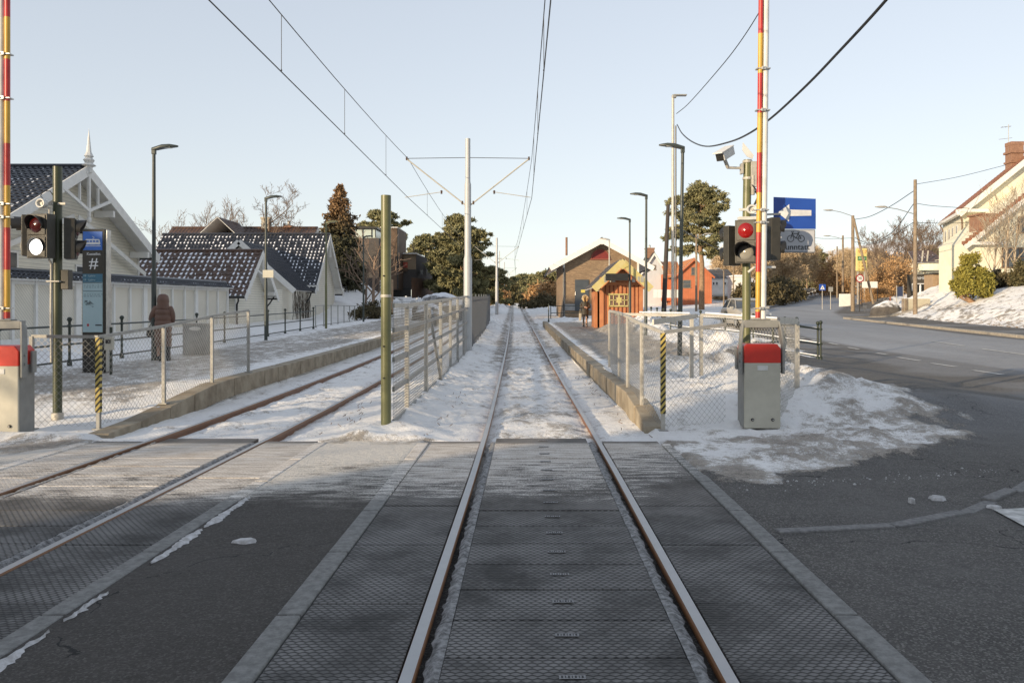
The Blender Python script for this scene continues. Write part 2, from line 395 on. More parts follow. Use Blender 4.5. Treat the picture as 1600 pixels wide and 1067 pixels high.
def sub_mesh(name,sel,dz=0):
    q=Q[sel]; u,inv=np.unique(q,return_inverse=True); q=inv.reshape(-1,4); vv=V[u].copy()
    if dz: vv[:,2]+=dz
    me=bpy.data.meshes.new(name); me.vertices.add(len(u)); me.vertices.foreach_set('co',vv.ravel())
    me.loops.add(q.size); me.loops.foreach_set('vertex_index',q.ravel().astype(np.int32))
    me.polygons.add(len(q)); me.polygons.foreach_set('loop_start',np.arange(0,q.size,4,dtype=np.int32)); me.polygons.foreach_set('loop_total',np.full(len(q),4,np.int32))
    me.update(); me.validate()
    for n_,arr in (('snow',snow),('grit',grit),('lane',lane)):
        a=me.attributes.new(n_,'FLOAT','POINT'); a.data.foreach_set('value',arr.reshape(-1)[u].astype(np.float32))
    me.polygons.foreach_set('use_smooth',[True]*len(q)); me.materials.append(GM)
    o=bpy.data.objects.new(name,me); sc.collection.objects.link(o); o['kind']='structure'; return o
names={0:'ground',1:'road',2:'platform',3:'platform',4:'track_bed',5:'pavement'}
for k,nm in names.items():
    if k==5: snow5=snow; snow=np.where(True,0,snow); grit5=grit; 
    sub_mesh(nm,cat==k,.11 if k==5 else 0)
    if k==5: snow=snow5

# ---------------- kerbs and platform edges ----------------
m_conc=M('concrete_edge',(.36,.31,.23),.85,col2=(.20,.16,.11),ns=2.2,b=(30,.4,.01))
m_gran=M('granite',(.22,.215,.21),.85,col2=(.12,.12,.12),ns=25,b=(60,.5,.006))
m_granw=M('granite_warm',(.40,.36,.30),.8,col2=(.24,.22,.19),ns=9,b=(40,.5,.006))
def edge_blocks(ef,y0,y1,sgn,hfun,wid=.3,step=1.0):
    mb=MB(); y=y0
    while y<y1:
        a,b=y+.008,min(y+step,y1)-.008
        xa,xb=float(ef(a)),float(ef(b)); za,zb=hfun(a),hfun(b); j=rng.uniform(-.008,.008)
        P=[]
        for (yy,xx,zz) in((a,xa+j,za),(b,xb+j,zb)):
            for dx,dz in((0,-.35),(sgn*wid,-.35),(sgn*wid,0),(0,-.004)): P.append((xx+dx,yy,zz+dz))
        mb.add(P,[(0,1,2,3),(7,6,5,4),(0,4,5,1),(1,5,6,2),(2,6,7,3),(3,7,4,0)])
        y+=step
    return mb
def tag_s(o): o['kind']='structure'; return o
tag_s(edge_blocks(EL,11.3,72,-1,lambda y:float(T(y)+.345*ss(y,11.2,16.2)*(1-ss(y,70,80)))+.012).build('platform_edge',m_conc,bevel=.012))
tag_s(edge_blocks(ER,11.7,56,1,lambda y:float(T(y)+.325*ss(y,11.2,13.6)*(1-ss(y,56,62)))+.015,wid=.28).build('platform_edge',m_conc,bevel=.012))
def kerb_run(pts,wid,h,mat,name='kerb',step=1.0,drop=.1,jit=.01):
    mb=MB()
    for (x1,y1),(x2,y2) in zip(pts[:-1],pts[1:]):
        L=math.hypot(x2-x1,y2-y1); n=max(1,round(L/step))
        for i in range(n):
            a=(i+.006)/n; b=(i+1-.006)/n
            A=Vector((x1+(x2-x1)*a,y1+(y2-y1)*a,0));B=Vector((x1+(x2-x1)*b,y1+(y2-y1)*b,0))
            A.z=float(H0(A.x,A.y));B.z=float(H0(B.x,B.y)); d=(B-A).normalized();nn=Vector((-d.y,d.x,0))*wid/2; j=rng.uniform(-jit,jit); jz=Vector((0,0,j*.6))
            P=[]
            for p in(A,B):
                P+=[p-nn-Vector((0,0,drop)),p+nn-Vector((0,0,drop)),p+nn+Vector((0,0,h))+jz,p-nn+Vector((0,0,h))+jz]
            mb.add([p+nn.normalized()*j for p in P],[(0,1,2,3),(7,6,5,4),(0,4,5,1),(1,5,6,2),(2,6,7,3),(3,7,4,0)])
    return tag_s(mb.build(name,mat,bevel=.012))
kerb_run([(1.93,6.33),(2.9,6.5),(3.7,6.95),(4.6,7.75),(5.3,8.5),(6.4,10.0)],.12,.016,m_gran,step=.75,jit=.02)
kk=[(float(kerb_line(y)),y) for y in (0,10,20,30,40,50,60,64.5)]+[(27.5,66.2),(33,67.6)]
kerb_run(kk,.28,.13,m_granw,step=1.2)
kerb_run([(14.5,63),(20.3,78.5),(27.2,93),(36.3,113),(49,143),(61.6,181)],.3,.12,m_gran,step=2.5)
kerb_run([(46.4,104.6),(52.6,121.6),(62.4,147.6),(74,180)],.3,.12,m_gran,step=2.5)

# ---------------- level crossing ----------------
def panel_mat():
    m,t,b=mat_new('rubber_crossing_panel'); v=coords(t,'Object'); g=N(t,'ShaderNodeNewGeometry').outputs['Position']
    o=sep(t,g)
    k=2*math.pi
    sx,sy=.052,.034
    u=mth(t,'DIVIDE',o[0],sx); w_=mth(t,'DIVIDE',o[1],sy)
    row=mth(t,'FLOOR',w_); off=mth(t,'MULTIPLY',mth(t,'MODULO',row,2.0),.5)
    fu=mth(t,'ABSOLUTE',mth(t,'SUBTRACT',mth(t,'FRACT',mth(t,'ADD',u,off)),.5)); fv=mth(t,'ABSOLUTE',mth(t,'SUBTRACT',mth(t,'FRACT',w_),.5))
    dd=mth(t,'ADD',mth(t,'MULTIPLY',fu,1.1),fv)
    stud=sstep(t,mth(t,'SUBTRACT',.78,dd),.0,.38)
    n1=noise(t,g,1.6,5,.6); n2=noise(t,g,18,6,.7)
    worn=mth(t,'MULTIPLY',stud,sstep(t,mth(t,'ADD',n1,mth(t,'MULTIPLY',n2,.3)),.40,.85))
    base=mixc(t,n2,(.007,.007,.007),(.022,.021,.019))
    c=mixc(t,worn,base,(.20,.195,.19))
    c=mixc(t,mth(t,'MULTIPLY',sstep(t,n2,.58,.8),.3),c,(.16,.15,.13))
    c=film_mix(t,c)
    c=mixc(t,mth(t,'MULTIPLY',sstep(t,o[1],6.2,7.9),mth(t,'MULTIPLY',n2,.35)),c,(.16,.13,.10))
    t.links.new(c,b.inputs['Base Color']); b.inputs['Roughness'].default_value=.72
    bump(t,b,mth(t,'ADD',stud,mth(t,'MULTIPLY',n2,.4)),.55,.006); return m
PM=panel_mat()
m_mark=M('panel_nameplate',(.30,.30,.31),.7,col2=(.16,.16,.16),ns=70)
yl=[1.45]
while yl[-1]<10.6: yl.append(yl[-1]+.5)
def slab(name,x0,x1,y0,y1,mat,z=0.,th=.05,bev=.006):
    mb=MB(); mb.box(((x0+x1)/2,(y0+y1)/2,z-th/2),(x1-x0,y1-y0,th)); return tag_s(mb.build(name,mat,bevel=bev))
for ci,xc0 in enumerate((.193,-4.197)):
    xa,xb=xc0-.60,xc0+.60
    ys_=np.arange(1.56,10.7,.497)
    for j,y in enumerate(ys_):
        o=slab('crossing_panel',xa,xb,y+.006,y+.491,PM,z=-.004+rng.uniform(-.004,.002))
        if ci==0:
            mk=MB(); c0=(xc0+.02,y+.27,.0035)
            mk.box(c0,(.125,.038,.0016)); mk2=MB()
            for q in range(7): mk2.box((c0[0]-.048+q*.016,c0[1],.0050),(.0045 if q%2 else .009,.022,.001))
            pl=mk.build('nameplate',m_mark,o); pl2=mk2.build('lettering',M('panel_letter',(.035,.035,.035),.8),pl)
    for (a,b_) in ((xc0-1.45,xc0-.797),(xc0+.797,xc0+1.52)) if ci==0 else ((xc0-1.45,xc0-.797),(xc0+.797,xc0+1.46)):
        y=1.2
        while y<10.7:
            y2=min(y+1.2,10.75); slab('crossing_panel',a,b_,y+.006,y2-.006,PM,z=-.005+rng.uniform(-.002,.002)); y=y2
m_beam,tb_,bb_=mat_new('crossing_beam'); gb_=N(tb_,'ShaderNodeNewGeometry').outputs['Position']; nb_=noise(tb_,gb_,14,7,.75)
tb_.links.new(film_mix(tb_,mixc(tb_,sstep(tb_,nb_,.3,.7),(.25,.25,.24),(.13,.13,.125))),bb_.inputs['Base Color']); bb_.inputs['Roughness'].default_value=.88; bump(tb_,bb_,noise(tb_,gb_,60,6,.7),.6,.006)
for xb_ in (-1.335,1.795,-2.66,-5.72):
    y=1.0
    while y<10.6:
        slab('crossing_beam',xb_-.07,xb_+.07,y+.006,min(y+1.19,10.74 if xb_<1 else 10.5),m_beam,z=.006,th=.1,bev=.01); y+=1.2
# grimy grit packed beside rails
m_grit=M('packed_grit',(.40,.40,.40),.95,col2=(.10,.10,.10),ns=22,b=(60,.9,.02))
for xc0 in(.193,-4.197):
    for s in(-1,1):
        mb=MB(); n=160
        pts=[]
        for i in range(n):
            y=1.2+9.5*i/n; a=.602; b_=.683+rng.uniform(-.012,.012)
            pts+= [(xc0+s*a,y,-.012+rng.uniform(0,.010)),(xc0+s*(a+b_)/2,y,-.006+rng.uniform(-.004,.014)),(xc0+s*b_,y,-.03)]
        mb.add(pts,[(3*i+k,3*i+k+1,3*i+k+4,3*i+k+3) for i in range(n-1) for k in(0,1)]); tag_s(mb.build('flangeway_grit',m_grit,smooth=True,auto=False))
# rails
def rail_mat():
    m,t,b=mat_new('rail_steel'); g=N(t,'ShaderNodeNewGeometry'); nz=sep(t,g.outputs['Normal'])[2]; o=sep(t,g.outputs['Position'])
    n=noise(t,g.outputs['Position'],6,5,.7)
    top=sstep(t,nz,.6,.9)
    rust=mixc(t,n,(.27,.12,.045),(.12,.05,.022)); stl=mixc(t,n,(.34,.35,.36),(.46,.46,.46))
    c=mixc(t,top,rust,stl); t.links.new(c,b.inputs['Base Color']); t.links.new(mth(t,'MULTIPLY',top,.55),b.inputs['Metallic'])
    b.inputs['Roughness'].default_value=.42; return m
RM=rail_mat()
def rail_sweep(offx,y0,y1,lab,groove):
    yy=np.concatenate([np.arange(y0,30,.6),np.arange(30,y1,2.5),[y1]]); mb=MB(); rings=[]
    hd=.036
    for y in yy:
        x=float(C(y))+offx; z=float(T(y))+(.004 if y<10.9 else .0)
        rings.append([(x-hd,y,z-.014),(x-hd+.006,y,z),(x+hd-.006,y,z),(x+hd,y,z-.014),(x+hd,y,z-.04),(x+.009,y,z-.055),(x+.009,y,z-.12),(x+.07,y,z-.15),(x-.07,y,z-.15),(x-.009,y,z-.12),(x-.009,y,z-.055),(x-hd,y,z-.04)])
    mb.rings(rings); return tag(mb.build('tram_rail',RM),lab,'rail')
rail_sweep(-.753,1,420,'left rail of the tram track in the centre of the photo','c')
rail_sweep(.753,1,420,'right rail of the tram track in the centre of the photo','c')
rail_sweep(-4.39-.753,1,420,'left rail of the far left track, nearest the info pillar platform','c')
rail_sweep(-4.39+.753,1,420,'rusty right rail of the far left track, beside the green post','c')
# worn painted/snow strip and loose bits
m_snowbit=M('snow_lump',(.62,.62,.63),.9,col2=(.36,.35,.34),ns=20,b=(25,.6,.02))
def patch(name,pts,mat,h=.006,z0=0.004):
    mb=MB(); cx=sum(p[0] for p in pts)/len(pts); cy=sum(p[1] for p in pts)/len(pts)
    n=len(pts); base=[(p[0],p[1],z0-.01) for p in pts]; top=[(cx+(p[0]-cx)*.85,cy+(p[1]-cy)*.85,z0+h) for p in pts]
    mb.add(base+top+[(cx,cy,z0+h*1.3)],[(i,(i+1)%n,n+(i+1)%n,n+i) for i in range(n)]+[(n+i,n+(i+1)%n,2*n) for i in range(n)]); return mb.build(name,mat,smooth=True,auto=False)
mb=MB(); r2=random.Random(2)
for (ya,yb) in((3.3,4.35),(4.5,4.95),(5.5,6.4),(6.45,7.5)):
    n=int((yb-ya)/.03); L=[];Rr=[]; wl=.03
    for i in range(n+1):
        y=ya+(yb-ya)*i/n; e=min(1,min(i,n-i)/6+.1); wl=max(.012,min(.05,wl+r2.uniform(-.012,.012)))
        cx_=-2.535+r2.uniform(-.006,.006); L.append((cx_-wl*e+r2.uniform(-.008,.008),y,.0));Rr.append((cx_+wl*e*.9+r2.uniform(-.012,.012),y,.0))
    P=[];fs=[]
    for i in range(n+1): P+=[(L[i][0],L[i][1],.002),((L[i][0]+Rr[i][0])/2,L[i][1],.012+r2.uniform(0,.012)),(Rr[i][0],Rr[i][1],.002)]
    for i in range(n): fs+=[(3*i,3*i+1,3*i+4,3*i+3),(3*i+1,3*i+2,3*i+5,3*i+4)]
    mb.add(P,fs)
o=mb.build('snow_strip',m_snowbit,smooth=True,auto=False); tag(o,'broken strip of old snow beside the left concrete beam',None,kind='stuff')
def blob(cx,cy,rx,ry,n=14,seed=1):
    r3=random.Random(seed); return [(cx+rx*math.cos(2*math.pi*i/n)*r3.uniform(.6,1.1),cy+ry*math.sin(2*math.pi*i/n)*r3.uniform(.6,1.1)) for i in range(n)]
tag(patch('snow_patch',blob(-2.08,6.06,.11,.07,seed=4),m_snowbit,.012,.006),'small flat lump of old snow on bare asphalt between the tracks','snow patch')
tag(patch('snow_patch',blob(3.72,7.42,.09,.10,seed=7),m_snowbit,.02,.006),'flat icy snow crumb just behind the granite kerb','snow patch')
tag(patch('snow_patch',blob(3.42,7.28,.035,.05,seed=8),m_snowbit,.035,.006),'small upright lump of ice left of the flat crumb behind the kerb','snow patch')
tag(patch('snow_patch',blob(4.05,7.1,.07,.06,seed=9),m_snowbit,.015,.006),'icy crumb in front of the granite kerb','snow patch')
mb=MB()
for i in range(110):
    x=2.0+rng.random()*3.0; y=8.0+(x-2)*.25+rng.gauss(0,.14); s=rng.uniform(.003,.010)*(2 if i%9==0 else 1)
    mb.lathe((x,y,.0),[(s,-.01),(s*.8,s*.5),(s*.2,s*.8)],5)
tag(mb.build('snow_crumbs',m_snowbit),'scattered snow crumbs along the edge of the dirty snow',None,kind='stuff')
# painted marks on the road
m_paint=M('road_paint',(.62,.62,.60),.7,col2=(.30,.30,.29),ns=9)
def flat_mark(name,pts,dz=.012):
    mb=MB(); P=[(x,y,hz(x,y)+dz) for x,y in pts]; n=len(P); mb.add(P,[tuple(range(n))]); return tag_s(mb.build(name,m_paint))
flat_mark('painted_marking',[onground(1552,798),onground(1640,794),onground(1660,838),onground(1600,824)])
for k,(a,b_) in enumerate((((1240,526),(1257,529)),((1268,531),(1283,534)),((1295,536),(1310,539)),((1325,543),(1342,546)),((1370,552),(1386,554.5)),((1402,558.5),(1438,564)),((1456,568),(1494,573.5)),((1521,579),(1567,586)))):
    (x1,y1),(x2,y2)=onground(*a),onground(*b_); ww=.07
    flat_mark('road_marking',[(x1-ww,y1),(x1+ww,y1),(x2+ww,y2),(x2-ww,y2)])
(x1,y1),(x2,y2)=onground(1455,533),onground(1508,541); flat_mark('road_marking',[(x1-.06,y1),(x1+.06,y1),(x2+.06,y2),(x2-.06,y2)])
(x1,y1),(x2,y2)=onground(1535,545.5),onground(1640,560); flat_mark('road_marking',[(x1-.06,y1),(x1+.06,y1),(x2+.06,y2),(x2-.06,y2)])
# ---------------- common metals ----------------
m_galv=M('galvanised',(.36,.36,.34),.5,.35,col2=(.26,.26,.25),ns=14)
m_galvl=M('galvanised_pale',(.50,.48,.43),.55,.2,col2=(.38,.36,.32),ns=10)
m_mesh=M('mesh_wire',(.42,.41,.38),.5,.3)
m_green=M('dark_green_paint',(.026,.036,.024),.45,col2=(.02,.027,.02),ns=8)
m_olive=M('olive_green_paint',(.15,.155,.07),.4,col2=(.115,.12,.055),ns=3)
m_dolive=M('signal_pole_green',(.055,.065,.032),.4,col2=(.035,.042,.022),ns=3)
m_lamp=M('lamp_grey_green',(.045,.055,.05),.45,col2=(.035,.045,.04))
m_blk=M('black_plastic',(.012,.012,.012),.45,col2=(.02,.019,.017),ns=8)
m_hous=M('signal_housing',(.045,.042,.034),.5,col2=(.03,.028,.022),ns=10)
m_white=M('white_paint',(.66,.66,.64),.45,col2=(.55,.55,.53),ns=6)
m_redp=M('red_gloss',(.62,.035,.022),.35,col2=(.5,.03,.02))
m_yel=M('reflective_yellow',(.60,.36,.05),.4,col2=(.5,.29,.04))
m_dred=M('reflective_red',(.50,.035,.03),.4,col2=(.36,.025,.02))
m_box=M('barrier_box_paint',(.50,.48,.40),.5,col2=(.43,.41,.34),ns=3,b=(40,.1,.003))
m_boxs=M('barrier_box_side',(.26,.26,.245),.5,col2=(.2,.2,.19),ns=4)
m_alu=M('aluminium',(.55,.55,.53),.35,.6,col2=(.42,.42,.41),ns=9)
m_snow=M('snow_cap',(.86,.88,.92),.9,col2=(.78,.80,.84),ns=6,b=(12,.5,.03))

# ---------------- level crossing barriers ----------------
def barrier(x,y,z0,lab,mast_label,striped_dx,rz=0,tilt=0):
    t=thing('crossing_barrier',lab,'barrier',(x,y,z0),rz)
    w,d=.52,.36
    mb=MB(); mb.box((0,0,.52),(w,d,1.0)); body=mb.build('cabinet',m_box,t,bevel=.012)
    for s in(-1,1): mb=MB(); mb.box((s*(w/2+.0025),0.01,.50),(.005,d-.03,.94)); mb.build('side_panel',m_boxs,body,bevel=.002)
    mb=MB()
    P=[(-w/2-.004,-d/2-.006,.955),(w/2+.004,-d/2-.006,.955),(w/2+.004,-d/2-.006,1.16),(w/2-.05,-d/2-.006,1.23),(-w/2+.03,-d/2-.006,1.23),(-w/2-.004,-d/2-.006,1.20)]
    mb.prism(P,(0,d+.012,0)); mb.build('red_cover',m_redp,t,bevel=.012)
    mb=MB(); mb.box((-.0,-d/2-.004,.885),(.15,.008,.07)); mb.build('nameplate',m_white,body,bevel=.002)
    for s in(-1,1):
        mb=MB(); mb.tube([(s*.145,-d/2+.01,.145),(s*.145,-d/2-.018,.145)],[.024,.020],12); k=mb.build('lock',m_blk,body,smooth=True)
        mb=MB(); mb.tube([(s*.145,-d/2-.01,.145),(s*.145,-d/2-.024,.145)],.010,8); mb.build('keyhole',m_alu,k)
    # yoke
    for s in(-1,1):
        mb=MB(); X=s*(w/2+.045); mb.prism([(X-.014,-.19,.80),(X-.014,-.07,.80),(X-.014,-.07,1.20),(X-.014-s*.03,-.03,1.42),(X-.014-s*.05,.0,1.50),(X-.014-s*.05,-.12,1.56),(X-.014-s*.02,-.16,1.40),(X-.014,-.19,1.24)],(.028,0,0))
        mb.tube([(X,-.13,.98),(X+s*.03,-.13,.98)],.02,8)
        mb.tube([(X,-.13,1.10),(X+s*.03,-.13,1.10)],.02,8)
        mb.box((s*(w/2+.045),.09,1.0),(.03,.10,.30)); mb.build('yoke_arm',m_boxs,t,bevel=.006)
    mb=MB(); mb.box((0,-.06,1.515),(w-.02,.13,.11)); mb.box((0,-.06,1.58),(.26,.15,.02)); mb.build('yoke_crossbeam',m_boxs,t,bevel=.008)
    # raised arm: white tube and striped tube clamped together
    mb=MB(); wx=-striped_dx; top=7.4
    L=lambda z:tilt*(z-1.5)
    mb.tube([(wx+L(1.56),-.06,1.56),(wx+L(top),-.06,top)],.043,14); mb.build('arm_tube',m_white,t,smooth=True)
    mb=MB(); z=1.60; k=0
    marks=[1.60,1.69]; 
    while marks[-1]<top: marks.append(marks[-1]+.574)
    marks[-1]=top
    for k in range(len(marks)-1):
        mb.m=k%2; a,b_=marks[k],marks[k+1]; mb.tube([(striped_dx+L(a),-.075,a),(striped_dx+L(b_),-.075,b_)],.036,12,cap=False)
    mb.build('striped_arm',[m_dred,m_yel],t,smooth=True)
    for z in (1.74,2.98,3.16,4.6,5.2):
        mb=MB(); mb.box((L(z),-.065,z),(.20,.10,.018)); mb.box((.0+L(z),-.125,z),(.06,.02,.045)); mb.tube([(-.02+L(z),-.14,z),(-.02+L(z),-.15,z)],.012,8); mb.build('clamp',m_alu,t,bevel=.003)
    return t
barrier(3.38,11.92,-.0,'barrier cabinet with red cover and raised arm beside the wire mesh pen','',-.040,tilt=.010)
barrier(-7.13,11.25,-.0,'barrier cabinet with raised arm cut off by the left edge of the photo','',.045)

# ---------------- traffic signals ----------------
m_lensoff=M('lens_dark_red',(.07,.008,.008),.15); m_lensred=M('lens_red',(.26,.010,.010),.15,emit=(.8,.04,.03,.02))
m_lenswhite=M('lens_white_lit',(.9,.9,.9),.3,emit=(1,1,.98,2.2)); m_lensclear=M('lens_clear',(.30,.29,.26),.15)
def signal_head(parent,c,rz,lenses,visors,w=.36,h=.64,d=.16):
    Mz=Matrix.Translation(c)@Matrix.Rotation(rz,4,'Z')
    def tr(mb): mb.v=[tuple(Mz@Vector(p)) for p in mb.v]; return mb
    mb=MB(); mb.box((0,0,0),(w,d,h)); mb.box((0,-d/2-.006,h/4),(w-.05,.014,h/2-.03)); mb.box((0,-d/2-.006,-h/4),(w-.05,.014,h/2-.03))
    hd=tr(mb).build('signal_head',m_hous,parent,bevel=.015)
    for i,(lm) in enumerate(lenses):
        zc=h/4 if i==0 else -h/4
        mb=MB(); n=20
        prof=[(.118,0),(.105,.018),(.07,.035),(.0,.042)]
        mb.rings([[(r*math.cos(2*math.pi*k/n),-d/2-.012-q,zc+r*math.sin(2*math.pi*k/n)) for k in range(n)] for r,q in prof])
        tr(mb).build('lens',lm,hd,smooth=True)
        if visors[i]:
            mb=MB(); L=visors[i]; a0,a1=R(-25),R(205); nn=18; P=[]
            for k in range(nn+1):
                a=a0+(a1-a0)*k/nn; ln=L*(.45+.55*max(0,math.sin(a))**.6)
                for rr,yy in((.135,-d/2),(.145,-d/2-ln),(.139,-d/2-ln),(.129,-d/2)): P.append((rr*math.cos(a),yy-.01,zc+rr*math.sin(a)-.0))
            fs=[]
            for k in range(nn):
                for q in range(4): fs.append((4*k+q,4*k+(q+1)%4,4*k+4+(q+1)%4,4*k+4+q))
            mb.add(P,fs); tr(mb).build('visor',m_blk,hd,smooth=True)
    return hd
def ring_device(parent,c,rz=0):
    mb=MB(); Mz=Matrix.Translation(c)@Matrix.Rotation(rz,4,'Z'); n=18
    mb.rings([[(r*math.cos(2*math.pi*k/n),q,r*.9*math.sin(2*math.pi*k/n)) for k in range(n)] for r,q in((.03,.05),(.075,.04),(.085,-.03),(.075,-.05),(.055,-.045),(.05,.0),(.0,.0))])
    mb.v=[tuple(Mz@Vector(p)) for p in mb.v]; bell=mb.build('warning_bell',m_white,parent,smooth=True)
    mb=MB(); mb.tube([(0,.03,0),(0,-.02,0)],.022,10); mb.v=[tuple(Mz@Vector(p)) for p in mb.v]; mb.build('striker',m_galvl,bell)
# left signal
t=thing('traffic_signal','two-lamp crossing signal on a dark green post with its lower lamp lit white','traffic light',(-7.16,12.5,.02))
mb=MB(); mb.tube([(0,0,0),(0,0,3.88)],.066,16); mb.build('pole',m_dolive,t,smooth=True)
mb=MB(); mb.lathe((0,0,0),[(.11,-.05),(.11,.02),(.085,.03),(.085,.13),(.07,.135)],14); mb.build('base_collar',m_galvl,t,smooth=True)
signal_head(t,(-.13,-.20,2.80),R(-14),[m_lensoff,m_lenswhite],[.12,.05],w=.37,h=.66)
signal_head(t,(-.42,-.02,2.82),R(-72),[m_lensoff,m_lensclear],[.30,0],w=.34,h=.62,d=.12)
signal_head(t,(.19,.02,2.78),R(112),[m_lensoff,m_lensoff],[.13,.13],w=.27,h=.62,d=.15)
ring_device(t,(-.14,-.16,3.30),R(-10))
mb=MB(); mb.box((0.04,-.03,3.31),(.22,.05,.035)); mb.tube([(-.05,-.13,3.25),(-.05,-.12,3.10)],.014,8); mb.tube([(-.06,-.12,2.46),(-.06,-.06,2.40),(-.06,-.07,1.6),(-.06,-.06,.9)],.017,8); mb.box((-.02,-.03,2.13),(.2,.14,.02)); mb.build('bracket',m_galvl,t,bevel=.003)
mb=MB(); mb.box((.13,.02,2.16),(.12,.12,.30)); mb.build('junction_box',m_hous,t,bevel=.008)
mb=MB(); mb.tube([(-.14,-.12,3.36),(-.2,-.1,3.42),(-.17,-.08,3.50),(-.08,-.05,3.50),(-.04,-.03,3.42)],.007,6); mb.build('cable',m_blk,t,smooth=True)
# right signal
t=thing('traffic_signal','olive signal post with red lamp and camera behind the right barrier arm','traffic light',(3.42,12.75,.1))
lean=.012
mb=MB(); mb.tube([(0,0,-.1),(0,0,2.9),(lean*1.5,0,3.95)],.064,16); mb.build('pole',m_olive,t,smooth=True)
mb=MB()
for z in(3.92,3.66): mb.lathe((.015,0,z),[(.075,-.02),(.078,0),(.075,.02)],14)
mb.box((.10,-.02,3.72),(.09,.08,.40)); mb.tube([(.09,-.04,3.4),(.09,-.04,3.7)],.03,10); mb.build('bracket',m_galvl,t,bevel=.004)
signal_head(t,(-.05,-.20,2.66),R(-24),[m_lensred,m_lensclear],[0,.34],w=.33,h=.66)
signal_head(t,(-.20,.10,2.62),R(-150),[m_lensoff,m_lensoff],[.10,.1],w=.26,h=.62,d=.12)
signal_head(t,(.42,.06,2.72),R(100),[m_lensoff,m_lensoff],[.11,.11],w=.26,h=.66,d=.15)
ring_device(t,(.04,-.16,3.16),R(-12))
mb=MB(); mb.box((.0,-.05,3.17),(.26,.03,.04)); mb.box((.0,-.08,3.03),(.30,.10,.05)); mb.tube([(.0,-.1,2.2),(.1,-.1,2.28),(.45,0,2.28)],.02,8); mb.build('bell_bracket',m_white,t,bevel=.003)
mb=MB()
for q in range(5): mb.tube([(.06+.02*q,-.09,3.55-.02*q),(.13-.01*q,-.15,3.43),(.15,-.12,3.30+.02*q),(.08,-.10,3.22)],.009,6)
mb.build('cable',m_blk,t,smooth=True)
mb=MB(); mb.prism([(.0,-.02,4.00),(-.07,-.02,4.10),(-.06,-.02,4.22),(.11,-.02,4.02),(.09,-.02,3.96)],(0,.012,0)); mb.build('shield_plate',m_white,t)
mb=MB(); Mc=Matrix.Translation((-.36,-.12,4.02))@Matrix.Rotation(R(-42),4,'Z')@Matrix.Rotation(R(24),4,'X')
mb.box((0,0,0),(.145,.36,.13)); mb.box((0,-.03,.075),(.17,.42,.02)); mb.v=[tuple(Mc@Vector(p)) for p in mb.v]; cb=mb.build('camera_housing',m_white,t,bevel=.01)
mb=MB(); mb.box((0,-.185,-.005),(.12,.012,.10)); mb.v=[tuple(Mc@Vector(p)) for p in mb.v]; mb.build('camera_window',m_blk,cb)
mb=MB(); mb.bar((-.36,-.10,3.93),(-.30,-.05,3.82),.04,.04); mb.bar((-.31,-.05,3.82),(-.03,0,3.82),.035,.035); mb.box((-.075,0,3.81),(.03,.12,.16)); mb.build('camera_arm',m_galvl,t)
# sign plates on a bracket behind the signal
m_sblue=M('sign_blue',(.012,.06,.32),.35,col2=(.015,.07,.36),ns=1.2); m_swhite=M('sign_white',(.72,.73,.74),.4); m_sgrey=M('sign_grey_white',(.44,.45,.48),.4,col2=(.48,.49,.52),ns=1); m_sblk=M('sign_black',(.01,.01,.01),.5)
t=thing('one_way_sign','square blue sign with a white left arrow right of the barrier arm','road sign',(4.35,13.3,2.9))
mb=MB(); mb.prism([(-.34,0,.13),(.345,0,.13),(.345,0,.62),(-.34,0,.65)],(0,.02,0)); pl=mb.build('plate',m_sblue,t,bevel=.004)
mb=MB(); mb.prism([(-.275,-.003,.395),(-.09,-.003,.53),(-.085,-.003,.445),(.27,-.003,.435),(.27,-.003,.345),(-.085,-.003,.34),(-.095,-.003,.25)],(0,.003,0)); mb.build('arrow',m_swhite,pl)
mb=MB(); mb.bar((-.85,-.45,.30),(-.2,.035,.38),.03,.03); mb.bar((-.85,-.45,.05),(-.2,.035,.18),.03,.03); mb.build('bracket',m_galv,t)
t=thing('cycle_exemption_sign','pale grey plate with a bicycle and the word unntatt under the blue arrow sign','road sign',(4.35,13.3,2.5))
mb=MB(); mb.prism([(-.335,0,.145),(.335,0,.145),(.335,0,.522),(-.335,0,.522)],(0,.02,0)); pl=mb.build('plate',m_sgrey,t,bevel=.004)
mb=MB()
for (a,b_) in(((-.325,.155),(.325,.155)),((-.325,.512),(.325,.512)),((-.325,.155),(-.325,.512)),((.325,.155),(.325,.512))): mb.bar((a[0],-.002,a[1]),(b_[0],-.002,b_[1]),.003,.008)
mb.build('border',m_sblk,pl)
mb=MB(); textm(mb,'unntatt',.135,(.045,-.003,.235)); mb.build('lettering',m_sblk,pl)
mb=MB(); cx=.02
for q in(-.085,.085):
    n=22; mb.rings([[(cx+q+r*math.cos(2*math.pi*k/n),yy,.375+r*math.sin(2*math.pi*k/n)) for k in range(n)] for r,yy in((.047,-.001),(.047,-.004),(.056,-.004),(.056,-.001))],cap=False)
def seg(a,b_,w=.010): mb.bar((cx+a[0],-.003,a[1]),(cx+b_[0],-.003,b_[1]),.003,w)
for a,b_ in(((-.085,.375),(-.055,.475)),((-.06,.455),(.035,.455)),((-.06,.45),(0,.38)),((0,.38),(.085,.375)),((.035,.455),(.085,.375)),((.0,.38),(.045,.47)),((.025,.477),(.065,.477)),((-.055,.475),(-.075,.485)),((-.055,.475),(-.035,.488))): seg(a,b_)
mb.build('bicycle_symbol',m_sblk,pl)

